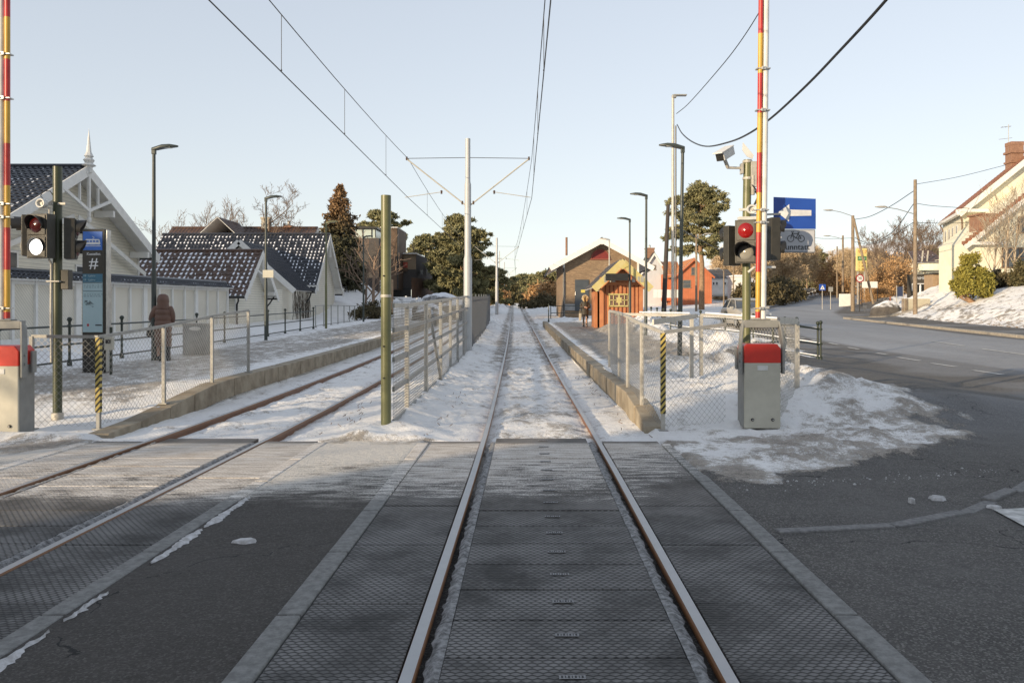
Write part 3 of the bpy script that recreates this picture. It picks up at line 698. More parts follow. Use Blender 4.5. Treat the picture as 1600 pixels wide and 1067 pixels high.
# ---------------- information pillar ----------------
m_pil=M('pillar_black',(.010,.011,.012),.25,col2=(.014,.015,.016)); m_lcd=M('poster_pale_blue',(.34,.46,.50),.35,col2=(.30,.42,.46),ns=2); m_lcd2=M('poster_teal',(.035,.14,.22),.35); m_tblue=M('pictogram_blue',(.02,.13,.50),.35); m_ink=M('map_ink',(.03,.04,.05),.5); m_dom=M('map_red',(.35,.03,.04),.5)
t=thing('information_pillar','tall black stop pillar with tram pictogram, route map and place name','information pillar',(-9.41,17.8,.36))
W2=.25
mb=MB(); mb.box((0,.1,1.56),(.5,.2,3.12)); body=mb.build('body',m_pil,t,bevel=.012)
mb=MB(); mb.box((W2+.02,.1,1.56),(.035,.16,3.08)); mb.build('side_strip',m_alu,t,bevel=.005)
zc=lambda py:zt(py,17.8)-.36
mb=MB(); mb.box((-.02,-.003,(zc(362)+zc(391))/2),(.42,.006,zc(362)-zc(391))); sp=mb.build('tram_sign',m_tblue,body)
mb=MB(); z0=(zc(375)+zc(382))/2
mb.prism([(-.17,-.009,z0-.055),(.13,-.009,z0-.055),(.15,-.009,z0-.03),(.13,-.009,z0+.055),(.11,-.009,z0+.065),(-.15,-.009,z0+.065),(-.17,-.009,z0+.055),(-.185,-.009,z0-.03)],(0,.003,0))
mb.box((-.02,-.008,z0-.085),(.36,.003,.012))
mb.bar((-.02,-.008,z0+.065),(.02,-.008,z0+.10),.003,.008); mb.bar((.02,-.008,z0+.10),(-.03,-.008,z0+.125),.003,.008)
ic=mb.build('tram_symbol',m_swhite,sp)
mb=MB()
for q in range(4): mb.box((-.125+q*.07,-.011,z0+.018),(.052,.003,.036))
mb.box((-.10,-.011,z0-.062),(.05,.003,.02)); mb.box((.06,-.011,z0-.062),(.05,.003,.02)); mb.build('symbol_window',m_tblue,sp)
mb=MB(); textm(mb,'Kastellet',.085,(-.0,-.003,zc(397))); textm(mb,'#',.34,(-.0,-.003,zc(411.5))); mb.build('lettering',m_swhite,body)
mb=MB(); mb.box((-.02,-.003,(zc(428)+zc(519))/2),(.43,.006,zc(428)-zc(519))); po=mb.build('route_map',m_lcd,body)
mb=MB(); mb.box((-.02,-.008,(zc(428)+zc(441))/2),(.43,.003,zc(428)-zc(441))); mb.build('header_band',m_lcd2,po)
mb=MB(); textm(mb,'18 · Ljabru',.06,(-.22,-.011,zc(431)),align='LEFT'); textm(mb,'19 · Ljabru',.06,(-.22,-.011,zc(437.5)),align='LEFT'); mb.build('header_lettering',m_lcd,po)
mb=MB(); r3=random.Random(9)
for py in(446,449,460,463):
    x=-.21
    while x<.17:
        l=r3.uniform(.02,.06); mb.box((x+l/2,-.008,zc(py)),(l,.002,.010)); x+=l+.025
mb.box((-.02,-.008,zc(455)),(.42,.002,.010)); mb.box((-.02,-.008,zc(442)),(.42,.002,.012))
p=(-.03,480)
for q in range(34):
    nn_=(max(-.2,min(.17,p[0]+r3.uniform(-.07,.07))),max(470,min(500,p[1]+r3.uniform(-5,5)))); mb.bar((p[0],-.008,zc(p[1])),(nn_[0],-.008,zc(nn_[1])),.002,.005); p=nn_
mb.box((.11,-.008,zc(508)),(.14,.002,.03)); mb.build('map_lines',m_ink,po)
mb=MB(); mb.lathe((-.12,-.004,zc(508)),[(.002,-.06),(.03,-.02),(.035,.02),(.0,.05)],8,sy=.1); mb.build('map_emblem',m_dom,po)
# ticket reader
t=thing('ticket_reader','small beige ticket reader on a slim post beside the black pillar','ticket reader',(at(172,17.2),17.2,.36))
mb=MB(); mb.tube([(0,.04,0),(0,.04,1.0)],.03,10); mb.build('post',m_green,t,smooth=True)
mb=MB(); mb.box((0,-.03,.66),(.17,.11,.28)); bx=mb.build('case',m_box,t,bevel=.015); mb=MB(); mb.box((0,-.088,.70),(.11,.006,.09)); mb.build('screen',m_blk,bx)

# ---------------- street lamps on the platforms ----------------
def lamp(px,py_top,py_base,Y,sgn,lab,mat=m_lamp,lean=0,grp=None):
    x=at(px,Y); zb=hz(x,Y); zt_=zt(py_top,Y); h=zt_-zb
    t=thing('platform_lamp',lab,'street lamp',(x,Y,zb),0,grp)
    mb=MB(); mb.tube([(0,0,-.4),(lean*h*.40,0,h*.40),(lean*h*.44,0,h*.44),(lean*h,0,h)],[.066,.062,.05,.042],12); mb.build('pole',mat,t,smooth=True)
    mb=MB(); n=16; P=[]
    L=.62; prof=[(-.05,.05,.06),(.06,.10,.075),(.22,.13,.08),(.42,.12,.07),(.58,.06,.045),(.64,.01,.03)]
    rings=[[(lean*h+sgn*u,math.cos(2*math.pi*k/n)*wd,h+.03+.08*min(1,max(0,u/.3))+max(-.25,math.sin(2*math.pi*k/n))*th) for k in range(n)] for u,wd,th in prof]
    mb.rings(rings); hd=mb.build('lamp_head',mat,t,smooth=True)
    mb=MB(); mb.box((lean*h+sgn*.33,0,h+.082),(.24,.16,.012)); mb.build('lamp_glass',M('lamp_glass',(.55,.55,.5),.2),hd)
    mb=MB(); mb.box((lean*h,0,h-.02),(.10,.10,.14)); mb.build('neck',mat,hd,bevel=.01)
    return t
lamp(240.5,236,569,21.5,1,'tall dark lamp beside the person in the brown coat')
lamp(415.5,312,533,32.4,1,'green lamp beyond the grey litter bin, in front of the tiled roofs')
lamp(509.5,350,515,43.7,1,'slim lamp standing at the left corner of the dark spruce',mat=m_olive)
lamp(568,372,503,55,1,'faint dark lamp between the spruce and the thick olive post')
lamp(1061.5,234,559,22,-1,'tallest dark lamp on the right, in front of the spreading pine',lean=.016)
lamp(1009,308,520,32,-1,'lamp right of the orange shed with its head pointing left',lean=.004)
lamp(984,345,507,42.3-1.2,-1,'lamp in front of the window of the orange shed')
lamp(952,376,505,56,-1,'lamp rising in front of the brick gable, behind the shed roof',mat=m_galvl)
# big olive post with side sleeve
t=thing('mast_post','thick olive green post at the near end of the middle fence','post',(-2.01,11.7,0))
mb=MB(); mb.tube([(0,0,-.1),(0,0,3.35)],.072,20); mb.build('pole',m_olive,t,smooth=True)
mb=MB(); mb.lathe((0,0,-.02),[(.14,-.02),(.14,.015),(.08,.02)],18); mb.build('base_flange',m_blk,t)
mb=MB(); mb.lathe((0,0,1.915),[(.076,-.02),(.079,0),(.076,.02)],20); mb.build('band',m_galvl,t,smooth=True)
mb=MB()
for z in (2.2,1.2,.75): mb.tube([(-.02,-.07,z),(-.02,-.085,z)],.012,8)
mb.build('bolt',m_blk,t)

# ---------------- chain-link panels ----------------
def chain(mb,A,B,za0,za1,zb0,zb1,s=.095,r=.0022):
    """diamond mesh between posts A,B (xy) with bottom/top heights at each"""
    A=Vector((A[0],A[1],0));B=Vector((B[0],B[1],0));L=(B-A).length; d=(B-A)/L; nrm=Vector((-d.y,d.x,0))
    Hh=max(za1-za0,zb1-zb0); dz=s*1.0
    bot=lambda u:za0+(zb0-za0)*u/L; top=lambda u:za1+(zb1-za1)*u/L
    n=int((L+Hh)/s)+2
    for sg in(1,-1):
        for i in range(-n,n+n):
            u0=i*s; pts=[]
            # line u=u0+sg*t, z=bot+t
            t0,t1=0,Hh
            if sg>0: t0=max(t0,-u0); t1=min(t1,L-u0)
            else: t0=max(t0,u0-L); t1=min(t1,u0)
            if t1-t0<.02: continue
            ua,ub=u0+sg*t0,u0+sg*t1
            fa=t0/Hh; fb=t1/Hh
            pa=A+d*ua; pb=A+d*ub; pa.z=bot(ua)+(top(ua)-bot(ua))*fa; pb.z=bot(ub)+(top(ub)-bot(ub))*fb
            dd=(pb-pa).normalized(); q=dd.cross(nrm)
            P=[p+o_ for p in(pa,pb) for o_ in(nrm*r*1.2,q*r-nrm*r*.6,-q*r-nrm*r*.6)]
            mb.add(P,[(0,1,4,3),(1,2,5,4),(2,0,3,5)])
def fence_post(par,x,y,z0,z1,mat,w=.05,striped=False):
    mb=MB(); mb.box((x,y,(z0+z1)/2-.05),(w,w,z1-z0+.1)); p=mb.build('post',mat,par,bevel=.004)
    mb=MB(); mb.box((x,y,z0+.01),(w*2.4,w*2.4,.02)); mb.build('foot_plate',m_galv,p)
    if striped:
        ms=MC.get('hazard_stripes')
        if not ms:
            ms,tt,b=mat_new('hazard_stripes'); MC['hazard_stripes']=ms; g=sep(tt,N(tt,'ShaderNodeNewGeometry').outputs['Position'])
            fr=mth(tt,'FRACT',mth(tt,'MULTIPLY',mth(tt,'SUBTRACT',g[2],mth(tt,'MULTIPLY',g[0],1.2)),11.)); tt.links.new(mixc(tt,mth(tt,'LESS_THAN',fr,.45),(.50,.38,.10),(.015,.015,.013)),b.inputs['Base Color']); b.inputs['Roughness'].default_value=.5
        mb=MB(); mb.box((x,y-.0,(z0+z1)/2+.12),(w+.012,w+.012,z1-z0-.26)); mb.build('hazard_tape',ms,p)
def chain_fence(name,lab,cat,pts,posts,s=.095,r=.0022,wpost=.05,rail=.04,mat=m_galvl,mesh=m_mesh,striped=None,dense=1.0):
    """pts: list of (x,y,z0,z1)"""
    t=thing(name,lab,cat,(0,0,0))
    for i,p in enumerate(pts):
        if i in posts: fence_post(t,p[0],p[1],p[2],p[3],mat,wpost,striped==i)
    mb=MB()
    for a,b_ in zip(pts[:-1],pts[1:]): mb.bar((a[0],a[1],a[3]),(b_[0],b_[1],b_[3]),rail*.7,rail)
    mb.build('top_rail',mat,t)
    mb=MB()
    for a,b_ in zip(pts[:-1],pts[1:]): chain(mb,a,b_,a[2]+.05,a[3]-.02,b_[2]+.05,b_[3]-.02,s,r)
    mb.build('wire_mesh',mesh,t); return t
def gp(px,Y,ztop,zb=None):
    x=at(px,Y); return (x,Y,hz(x,Y) if zb is None else zb,ztop)
t=chain_fence('mesh_pen','wire mesh pen around the snow with a black and yellow striped corner post','fence',
  [(1.88,18.6,.30,1.70),(1.84,16.3,.28,1.66),(1.80,14.6,.24,1.60),(1.79,12.75,.12,1.50),(1.93,11.6,.0,1.40),(2.95,12.15,.0,1.50)],{0,1,2,3,4},striped=4,wpost=.055,rail=.05)
mb=MB(); mb.bar((3.75,12.2,1.56),(4.52,13.7,1.53),.04,.10); mb.bar((4.52,13.7,1.53),(3.62,17.0,1.62),.035,.05); mb.bar((3.55,17.0,1.60),(1.9,17.6,1.63),.04,.06); mb.bar((3.3,16.0,1.60),(2.05,13.3,1.52),.03,.09)
mb.build('top_rail',m_galvl,t)
for q in((4.52,13.7,.05,1.53),(3.62,17.0,.2,1.62),(3.22,16.0,.2,1.60)): fence_post(t,*q,m_galvl,.07)
mb=MB()
for a,b_ in(((3.75,12.2,.05,1.52),(4.52,13.7,.05,1.52)),((4.52,13.7,.05,1.5),(3.62,17.0,.2,1.6)),((3.62,17.0,.2,1.6),(1.9,17.6,.3,1.6))): chain(mb,a,b_,a[2],a[3],b_[2],b_[3],.095,.0022)
mb.build('wire_mesh',m_mesh,t)
mb=MB(); mb.bar((3.4,17.08,1.655),(2.4,17.45,1.675),.045,.03); mb.bar((4.4,14.3,1.575),(3.7,16.9,1.66),.06,.03); mb.build('snow_cap',m_snow,t,bevel=.01)
chain_fence('platform_fence','long wire mesh fence along the edge of the left platform with a striped end post','fence',
  [(-7.10,11.75,.0,1.34),(-6.15,11.77,.0,1.33),(-5.98,13.5,.17,1.45),(-5.98,15.57,.31,1.60),(-5.98,17.6,.38,1.71)],{0,1,2,3,4},striped=1,wpost=.055,rail=.045,mat=m_galv)
# fence between the tracks
def bar_fence():
    t=thing('track_fence','tall grey metal fence between the two tram tracks behind the thick olive post','fence')
    ys_=[11.85,13.3,16.1,19.2,22,24.7,27.4,30.0]; zt_=lambda y:1.78+.0+max(0,(y-13))*.026
    xf=lambda y:-1.93-.012*(y-12)
    for i,y in enumerate(ys_[1:]):
        mb=MB(); z0=hz(xf(y),y)-.05; mb.box((xf(y),y,(z0+zt_(y))/2),(.07,.07,zt_(y)-z0)); mb.build('post',m_galvl if y<18 else m_galv,t,bevel=.004)  # nearer posts get the paler metal so they look sunlit
    mb=MB(); mb.bar((xf(17.2)-.02,16.9,1.75),(xf(19)+.05,18.9,hz(xf(19),19)),.05,.06); mb.build('brace',m_galv,t)
    for f in(1.0,.80,.56,.32,.06):
        mb=MB()
        for a,b_ in zip(ys_[:-1],ys_[1:]):
            za,zb=hz(xf(a),a)*0+float(T(a)),float(T(b_)); mb.bar((xf(a),a,za+(zt_(a)-za)*f),(xf(b_),b_,zb+(zt_(b_)-zb)*f),.035,.07 if f>.1 else .05)
        mb.build('rail',m_galvl if f==1 else m_galv,t)
    mb=MB(); a,b_=11.85,30.
    for k in range(38):
        f=.04+.95*k/37
        P=[(xf(y),y,float(T(y))+(zt_(y)-float(T(y)))*f) for y in(a,16,20,25,b_)]
        for p,q in zip(P[:-1],P[1:]): mb.bar(p,q,.004,.010)
    y=a
    while y<b_: mb.bar((xf(y),y,float(T(y))+.05),(xf(y),y,zt_(y)),.004,.004,up=(0,1,0)); y+=.15
    mb.build('wire_mesh',m_galv,t)
    # picket part farther on
    t2=thing('picket_fence','dense blue-grey picket fence continuing beyond the tall catenary mast','fence')
    mp=M('picket_grey',(.10,.115,.13),.5,col2=(.08,.09,.10)); 
    mb=MB(); y=30.
    while y<54: x=xf(y)+.02; z0=float(T(y)); mb.box((x,y,z0+1.08),(.014,.05,2.0)); y+=.095
    mb.build('picket',mp,t2)
    mb=MB()
    for f in(.3,1.9): mb.bar((xf(30),30,float(T(30))+f),(xf(54),54,float(T(54))+f),.03,.05)
    mb.build('rail',mp,t2)
    for y in(30.3,33,36,39,42,45,48,51,53.9):
        mb=MB(); mb.box((xf(y)-.03,y,float(T(y))+1.08),(.06,.06,2.2)); mb.build('post',mp,t2)
bar_fence()
# ---------------- tube railings with ball tops ----------------
def railing(lab,pts,step,h=1.15,rails=(.96,.52,.12),mat=m_green,ball=True,snow=False,hf=hz):
    t=thing('tube_railing',lab,'railing')
    P=[]
    for (x1,y1),(x2,y2) in zip(pts[:-1],pts[1:]):
        L=math.hypot(x2-x1,y2-y1); n=max(1,round(L/step))
        for i in range(n): P.append((x1+(x2-x1)*i/n,y1+(y2-y1)*i/n))
    P.append(pts[-1])
    for x,y in P:
        z=hf(x,y); mb=MB(); mb.tube([(x,y,z-.3),(x,y,z+h-.08)],.032,8)
        mb.lathe((x,y,z),[(.06,0),(.06,.08),(.034,.12)],8); p=mb.build('post',mat,t,smooth=True)
        if ball: mb=MB(); mb.lathe((x,y,z+h-.03),[(.0,.06),(.035,.05),(.055,.02),(.06,0),(.055,-.02),(.035,-.05),(.03,-.08)][::-1],10); mb.build('ball_finial',mat,p,smooth=True)
    for rz in rails:
        mb=MB(); mb.tube([(x,y,hf(x,y)+rz) for x,y in P],.024,8); 
        for x,y in P: mb.tube([(x,y-.06,hf(x,y)+rz),(x,y+.06,hf(x,y)+rz)],.038,8)
        r_=mb.build('rail',mat,t,smooth=True)
        if snow: mb=MB(); mb.tube([(x,y,hf(x,y)+rz+.022) for x,y in P],.022,6); mb.build('snow_on_rail',m_snow,r_)
    return t
railing('dark railing with ball tops along the back of the left platform',[(-10.75,14.0),(-11.05,19.8),(-11.25,43.2)],2.75)
railing('snowy dark railing with ball tops in front of the parked silver car',[(8.9,24.8),(6.2,33.5),(6.0,45)],1.7,h=1.2,snow=True)
railing('dark railing with ball tops behind the mesh pen, nearest the road',[(5.5,20.5),(8.6,24.2)],1.6,h=1.15,rails=(.95,.5))
railing('short black railing at the far end of the right platform',[(1.45,54.2),(1.55,58)],1.0,h=1.3,rails=(1.15,.75,.35),ball=False)
railing('thin rail crossing in front of the brick building wall',[(1.7,57.8),(7,58.5)],2.4,h=1.2,rails=(1.1,.6),ball=False)
railing('grey railing beside the foot of the dark spruce',[(-11.6,45),(-12.6,60),(-9.5,70)],2.6,h=1.25,rails=(1.2,.1),ball=False,mat=m_galv)
# litter bin
t=thing('litter_bin','square grey metal litter bin with an oval opening','litter bin',(at(309,24),24,hz(-9.6,24)-.02))
mb=MB(); mb.box((0,0,.47),(.70,.5,.88)); b=mb.build('body',M('bin_metal',(.30,.31,.31),.45,.3,col2=(.2,.21,.21),ns=2.5),t,bevel=.03)
mb=MB(); mb.box((0,0,.925),(.73,.53,.05)); mb.build('lid',m_galv,t,bevel=.015)
mb=MB(); n=20; mb.rings([[(.02+.17*s*math.cos(2*math.pi*k/n),-.252-q,.79+.055*s*math.sin(2*math.pi*k/n)) for k in range(n)] for s,q in((1,0),(.95,.012),(.8,.014))]); mb.build('opening',m_white,b,smooth=True)
mb=MB(); mb.box((0,0,.02),(.6,.42,.06)); mb.build('base',m_blk,t)
# grit stone and brick stub near the pen
mb=MB(); mb.box((2.92,14.0,.16),(.34,.24,.09)); mb.box((3.02,14.1,.25),(.24,.2,.09)); mb.box((3.05,13.9,.08),(.3,.2,.1)); tag(mb.build('brick_pile',M('old_brick',(.13,.10,.07),.9,col2=(.06,.05,.04),ns=12),bevel=.015),'few brown bricks in the snow behind the right barrier cabinet','bricks')

# ---------------- catenary ----------------
m_mast=M('mast_grey',(.44,.45,.45),.5,.1,col2=(.38,.39,.40),ns=1.5); m_wire=M('wire_dark',(.06,.06,.06),.5); m_wirel=M('arm_pale',(.46,.43,.36),.5,col2=(.38,.36,.3))
def contact_z(y): return T(y)*.98+5.62
MAST=[(29.5,-2.1),(83,None),(150,None),(225,None),(300,None)]
def mast(y,lab,x=None,h=7.75,r0=.15):
    x=float(C(y)-2.19) if x is None else x; z0=float(T(y)); t=thing('catenary_mast',lab,'mast',(x,y,z0))
    mb=MB(); mb.lathe((0,0,0),[(r0+.02,-.4),(r0+.02,.06),(r0,.08),(r0,3.4),(r0*.78,3.55),(r0*.78,6.1),(r0*.6,6.2),(r0*.6,h)],16); mb.build('pole',m_mast,t,smooth=True)
    mb=MB(); mb.box((0,0,.0),(.5,.5,.06)); mb.build('base_plate',m_galv,t)
    za=float(contact_z(y))-z0
    for s in(-1,1):
        tipx=s*2.2; mb=MB(); mb.tube([(s*.1,0,za-.25),(tipx,0,za+1.4)],.024,8); a=mb.build('bracket_arm',m_wirel,t,smooth=True)
        mb=MB(); mb.tube([(0,0,za+1.45),(tipx,0,za+1.42)],.012,6); mb.build('tie_rod',m_wire,a)
        mb=MB(); mb.tube([(s*.9,0,za+.22),(tipx+.06*s,0,za+.02)],.013,6); mb.build('steady_arm',m_wirel,a)
        for c_ in((s*.2,0,za-.17),(s*.95,0,za+.21),(tipx,0,za+1.42)):
            mb=MB(); mb.lathe(c_,[(.0,-.07),(.04,-.06),(.025,-.03),(.045,-.01),(.025,.02),(.045,.05),(.0,.07)],8); mb.build('insulator',M('insulator_brown',(.10,.06,.04),.4),a,smooth=True)
    return t
mast(29.5,'tall pale tapered catenary mast between the tracks with two bracket arms',x=-2.12)
mast(83,'second catenary mast, just past the end of the picket fence',r0=.16,h=7.9)
mast(150,'third catenary mast down the line, behind the second one',r0=.15,h=8.1)
mast(225,'distant fourth catenary mast near the trees at the end of the line',r0=.15,h=8.1)
# lattice-like signal masts near the third one
t=thing('signal_mast','thin grey mast with a crossarm beside the distant catenary masts','mast',(float(C(140)-2.9),140,float(T(140))))
mb=MB(); mb.tube([(0,0,-.3),(0,0,6.2)],.22,8); mb.tube([(0,0,6.2),(0,0,9.6)],.07,6); mb.bar((-.45,0,8.3),(.45,0,8.3),.12,.12); mb.build('pole',m_galv,t)
sup=[-12,29.5,83,150,225,300]
def span_wire(cx,mx,lab1,lab2):
    """cx, mx: x of the contact wire and of the catenary wire at each support"""
    def pos(a,b_,i,u,kind):
        X_=mx if kind else cx; y=a+(b_-a)*u; x=X_[i]*(1-u)+X_[i+1]*u; z=float(contact_z(a)*(1-u)+contact_z(b_)*u)
        if kind: z+=1.40-4*u*(1-u)*(.47 if b_-a<50 else .75)
        return x,y,z
    out=[]
    for kind in(0,1):
        mb=MB(); pts=[]
        for i,(a,b_) in enumerate(zip(sup[:-1],sup[1:])):
            for k in range(14): pts.append(pos(a,b_,i,k/14,kind))
        mb.tube(pts,.0105 if kind==0 else .0095,5); o=mb.build('catenary_wire' if kind else 'contact_wire',m_wire); tag(o,lab2 if kind else lab1,'overhead wire'); out.append(o)
    for i,(a,b_) in enumerate(zip(sup[:3],sup[1:4])):
        for u in(.12,.26,.38,.5,.62,.74,.88):
            p=pos(a,b_,i,u,0);q=pos(a,b_,i,u,1)
            if p[1]<4: continue
            mb=MB(); mb.tube([p,q],.006,5); mb.lathe((p[0],p[1],p[2]+.02),[(0,-.02),(.016,0),(0,.05)],6); mb.build('dropper',m_wire,out[1])
span_wire([.46,.18,-1.22,-2.05,-3.2,-4.3],[.46,.18,-1.22,-2.05,-3.2,-4.3],'lower contact wire over the centre tram track','upper catenary wire over the centre tram track with droppers')
span_wire([-3.87,-4.26,-5.1,-6.3,-7.5,-8.7],[-3.87,-4.26,-5.1,-6.3,-7.5,-8.7],'lower contact wire over the left tram track','upper catenary wire over the left tram track with droppers')
# ---------------- buildings ----------------
m_siding=M('cream_siding',(.74,.70,.60),.7,col2=(.66,.63,.54),ns=1.0,stripe=('Z',.15,.09,(.33,.32,.28)))
m_boards=M('cream_boards',(.74,.70,.61),.7,col2=(.66,.63,.55),ns=1.0,stripe=('Y',.13,.10,(.38,.37,.33)))
m_trim=M('white_trim',(.74,.73,.70),.6,col2=(.66,.65,.62),ns=3)
m_diag=M('cream_diagonal_boards',(.72,.67,.57),.7,col2=(.62,.58,.49),ns=.7,stripe=('D',.14,.14,(.40,.38,.34)))
m_glass=M('window_glass',(.05,.06,.07),.08,col2=(.10,.11,.12),ns=.6)
m_wood=M('pole_wood',(.27,.21,.15),.85,col2=(.17,.13,.09),ns=5,b=(14,.4,.01))
def tile_mat(name,col,col2,snowcol=(.80,.82,.87),rough=.55):
    m,t,b=mat_new(name); v=coords(t); at_=N(t,'ShaderNodeAttribute',attribute_name='snow').outputs['Fac']
    c=mixc(t,sstep(t,noise(t,v,2.2,5,.7),.3,.7),col,col2)
    f=sstep(t,mth(t,'ADD',at_,mth(t,'MULTIPLY',mth(t,'SUBTRACT',noise(t,v,5,4,.7),.5),.5)),.42,.58)
    f=mth(t,'MULTIPLY',f,sstep(t,at_,.02,.1))
    c=mixc(t,f,c,snowcol); t.links.new(c,b.inputs['Base Color']); t.links.new(mth(t,'ADD',rough-.2,mth(t,'MULTIPLY',f,.4)),b.inputs['Roughness']); return m
m_tblack=tile_mat('black_glazed_tile',(.014,.016,.021),(.028,.030,.038),rough=.5)
m_tbrown=tile_mat('brown_tile',(.11,.062,.040),(.06,.036,.026))
m_tred=tile_mat('red_tile',(.30,.13,.07),(.20,.09,.05))
m_slate=tile_mat('dark_slate',(.045,.04,.038),(.07,.06,.055))
def roof_slope(name,parent,A,B,Cc,D,mat,tw=.26,tl=.36,amp=.035,stepz=.03,snow=.0,thick=.06,seed=0,snowgrad=0,res=6):
    """tiled plane: A,B lower edge ends, D,Cc upper edge ends (A-D and B-C are rakes)"""
    A,B,Cc,D=map(Vector,(A,B,Cc,D)); Lu=max((B-A).length,(Cc-D).length); Lv=((D-A).length+(Cc-B).length)/2
    nu=max(2,int(Lu/tw)); nv=max(2,int(Lv/tl)); nrm=(B-A).cross(D-A).normalized()
    if nrm.z<0: nrm=-nrm
    rs=np.random.RandomState(seed); vs=[];sn=[];fs=[];W=nu*res+1
    rnd=rs.rand(nu+1,nv+1)
    for j in range(nv):
        for e in(0,1):
            v=(j+e*.999)/nv
            for i in range(W):
                u=i/(W-1); k=min(nu-1,int(u*nu)); ph=(u*nu)%1
                p=A.lerp(B,u).lerp(D.lerp(Cc,u),v)
                hgt=amp*math.sin(ph*2*math.pi)*(.5 if ph>.5 else 1)+stepz*(1-e)
                vs.append(p+nrm*(hgt+thick))
                pan=1 if .5<ph<.98 else (.35 if ph<.12 or ph>.98 else 0)
                s=snow*pan*(.12+1.5*rnd[k,j])*(.18 if e==1 else 1.35)+snowgrad*(1-v)*pan
                sn.append(min(1,s))
    for j in range(2*nv-1):
        for i in range(W-1): fs.append((j*W+i,j*W+i+1,(j+1)*W+i+1,(j+1)*W+i))
    me=bpy.data.meshes.new(name); me.from_pydata(vs,[],fs); me.materials.append(mat)
    a=me.attributes.new('snow','FLOAT','POINT'); a.data.foreach_set('value',sn)
    o=bpy.data.objects.new(name,me); sc.collection.objects.link(o); o.parent=parent
    # underside slab
    mb=MB(); mb.prism([A,B,Cc,D],nrm*.04); mb.build('roof_deck',m_trim,o)
    return o
def win(parent,c,w,h,face='x',mull=(1,1),fr=None,pane=None,d=.05,name='window'):
    """window on a wall whose outward axis is +x ('x'), -y ('y') or -x ('X'); c on wall surface"""
    fr=fr or m_trim; pane=pane or m_glass; c=Vector(c)
    if face=='y': ex,ez,n=Vector((1,0,0)),Vector((0,0,1)),Vector((0,-1,0))
    elif face=='x': ex,ez,n=Vector((0,1,0)),Vector((0,0,1)),Vector((1,0,0))
    else: ex,ez,n=Vector((0,1,0)),Vector((0,0,1)),Vector((-1,0,0))
    mb=MB(); f=.09
    def b(cu,cv,du,dv,dn,dep):
        P=[c+ex*(cu+sx*du/2)+ez*(cv+sz*dv/2)+n*(dn) for sx,sz in((-1,-1),(1,-1),(1,1),(-1,1))]; mb.prism(P,n*dep)
    b(0,h/2,w+f,f,-.02,d+.02);b(0,-h/2,w+f*2,f,-.02,d+.05);b(-w/2,0,f,h,-.02,d+.018);b(w/2,0,f,h,-.02,d+.018)
    for i in range(1,mull[0]+0): b(-w/2+w*i/mull[0],0,.05,h,-.01,d)
    for i in range(1,mull[1]+0): b(0,-h/2+h*i/mull[1],w,.05,-.01,d-.003)
    o=mb.build(name,fr,parent); mb=MB(); b(0,0,w,h,-.02,.04); mb.build('pane',pane,o); return o
def board(mb,a,b_,w,t): mb.bar(a,b_,t,w)
def gable(name,lab,loc,L,W,hw,hr,wall,tile,ax='x',ov=.5,rake=.22,snow=0,seed=0,brd=None,eave=.45,wins=(),tw=.26,slopes=(1,1),trimw=.28,deep=3.0,snowgrad=0,cat='house'):
    """gable house; ridge along local axis (ax='x': front gable faces +x at local 0, body toward -x; ax='y': front gable faces -y at y=0, body toward +y)"""
    t=thing(name,lab,cat,loc); brd=brd or m_trim
    if ax=='x': g=lambda u,s,z:Vector((-u,s,z))       # u into the house, s across, z
    else: g=lambda u,s,z:Vector((s,u,z))
    mb=MB(); prof=[(-W/2,-deep),(W/2,-deep),(W/2,hw),(0,hr),(-W/2,hw)]
    mb.prism([g(0,s,z) for s,z in prof],g(L,0,0)-g(0,0,0)); wl=mb.build('wall',wall,t)
    sl=(hr-hw)/(W/2); e=eave
    zr=hr+.02; ze=hw-sl*e+.02
    o1=roof_slope('roof',t,g(-ov,-W/2-e,ze),g(L+.2,-W/2-e,ze),g(L+.2,0,zr),g(-ov,0,zr),tile,tw=tw,snow=snow,seed=seed,snowgrad=snowgrad)
    o2=roof_slope('roof',t,g(-ov,W/2+e,ze),g(L+.2,W/2+e,ze),g(L+.2,0,zr),g(-ov,0,zr),tile,tw=tw,snow=snow,seed=seed+1,snowgrad=snowgrad)
    for s in(-1,1):
        mb=MB(); mb.bar(g(-ov-.02,0,hr-.10),g(-ov-.02,s*(W/2+e),hw-sl*e-.10),.05 if ax=='x' else .05,trimw); mb.build('bargeboard',brd,t)
        mb=MB(); mb.tube([g(-ov,s*(W/2+e+.07),ze-.03),g(L,s*(W/2+e+.07),ze-.03)],.065,8); mb.build('gutter',m_blk,t,smooth=True)
    mb=MB(); mb.tube([g(-ov,0,hr+.10),g(L+.2,0,hr+.10)],.10,8); mb.build('ridge_tiles',tile,t,smooth=True)
    mb=MB(); q=trimw*.62; mb.prism([g(-ov-.06,0,hr+.12),g(-ov-.06,q,hr-.10-sl*q),g(-ov-.06,0,hr-.10-q*1.3),g(-ov-.06,-q,hr-.10-sl*q)],g(.05,0,0)-g(0,0,0)); mb.build('apex_board',brd,t)
    for s in(-1,1): mb=MB(); mb.bar(g(-.015,s*(W/2-.06),-.5),g(-.015,s*(W/2-.06),hw),.05,.16,up=(0,1,0) if ax=='x' else (1,0,0)); mb.build('corner_board',brd,t)
    return t,g
def chimney(par,c,w,h,mat,pot=True):
    mb=MB(); mb.box((c[0],c[1],c[2]+h/2),(w,w,h)); mb.box((c[0],c[1],c[2]+h-.1),(w+.14,w+.14,.2)); mb.box((c[0],c[1],c[2]+h*.6),(w+.08,w+.08,.12)); o=mb.build('chimney',mat,par,bevel=.01)
    if pot: mb=MB(); mb.lathe((c[0],c[1],c[2]+h),[(.16,0),(.13,.35),(.2,.4),(.0,.5)],8); mb.build('chimney_cap',m_galv,o)
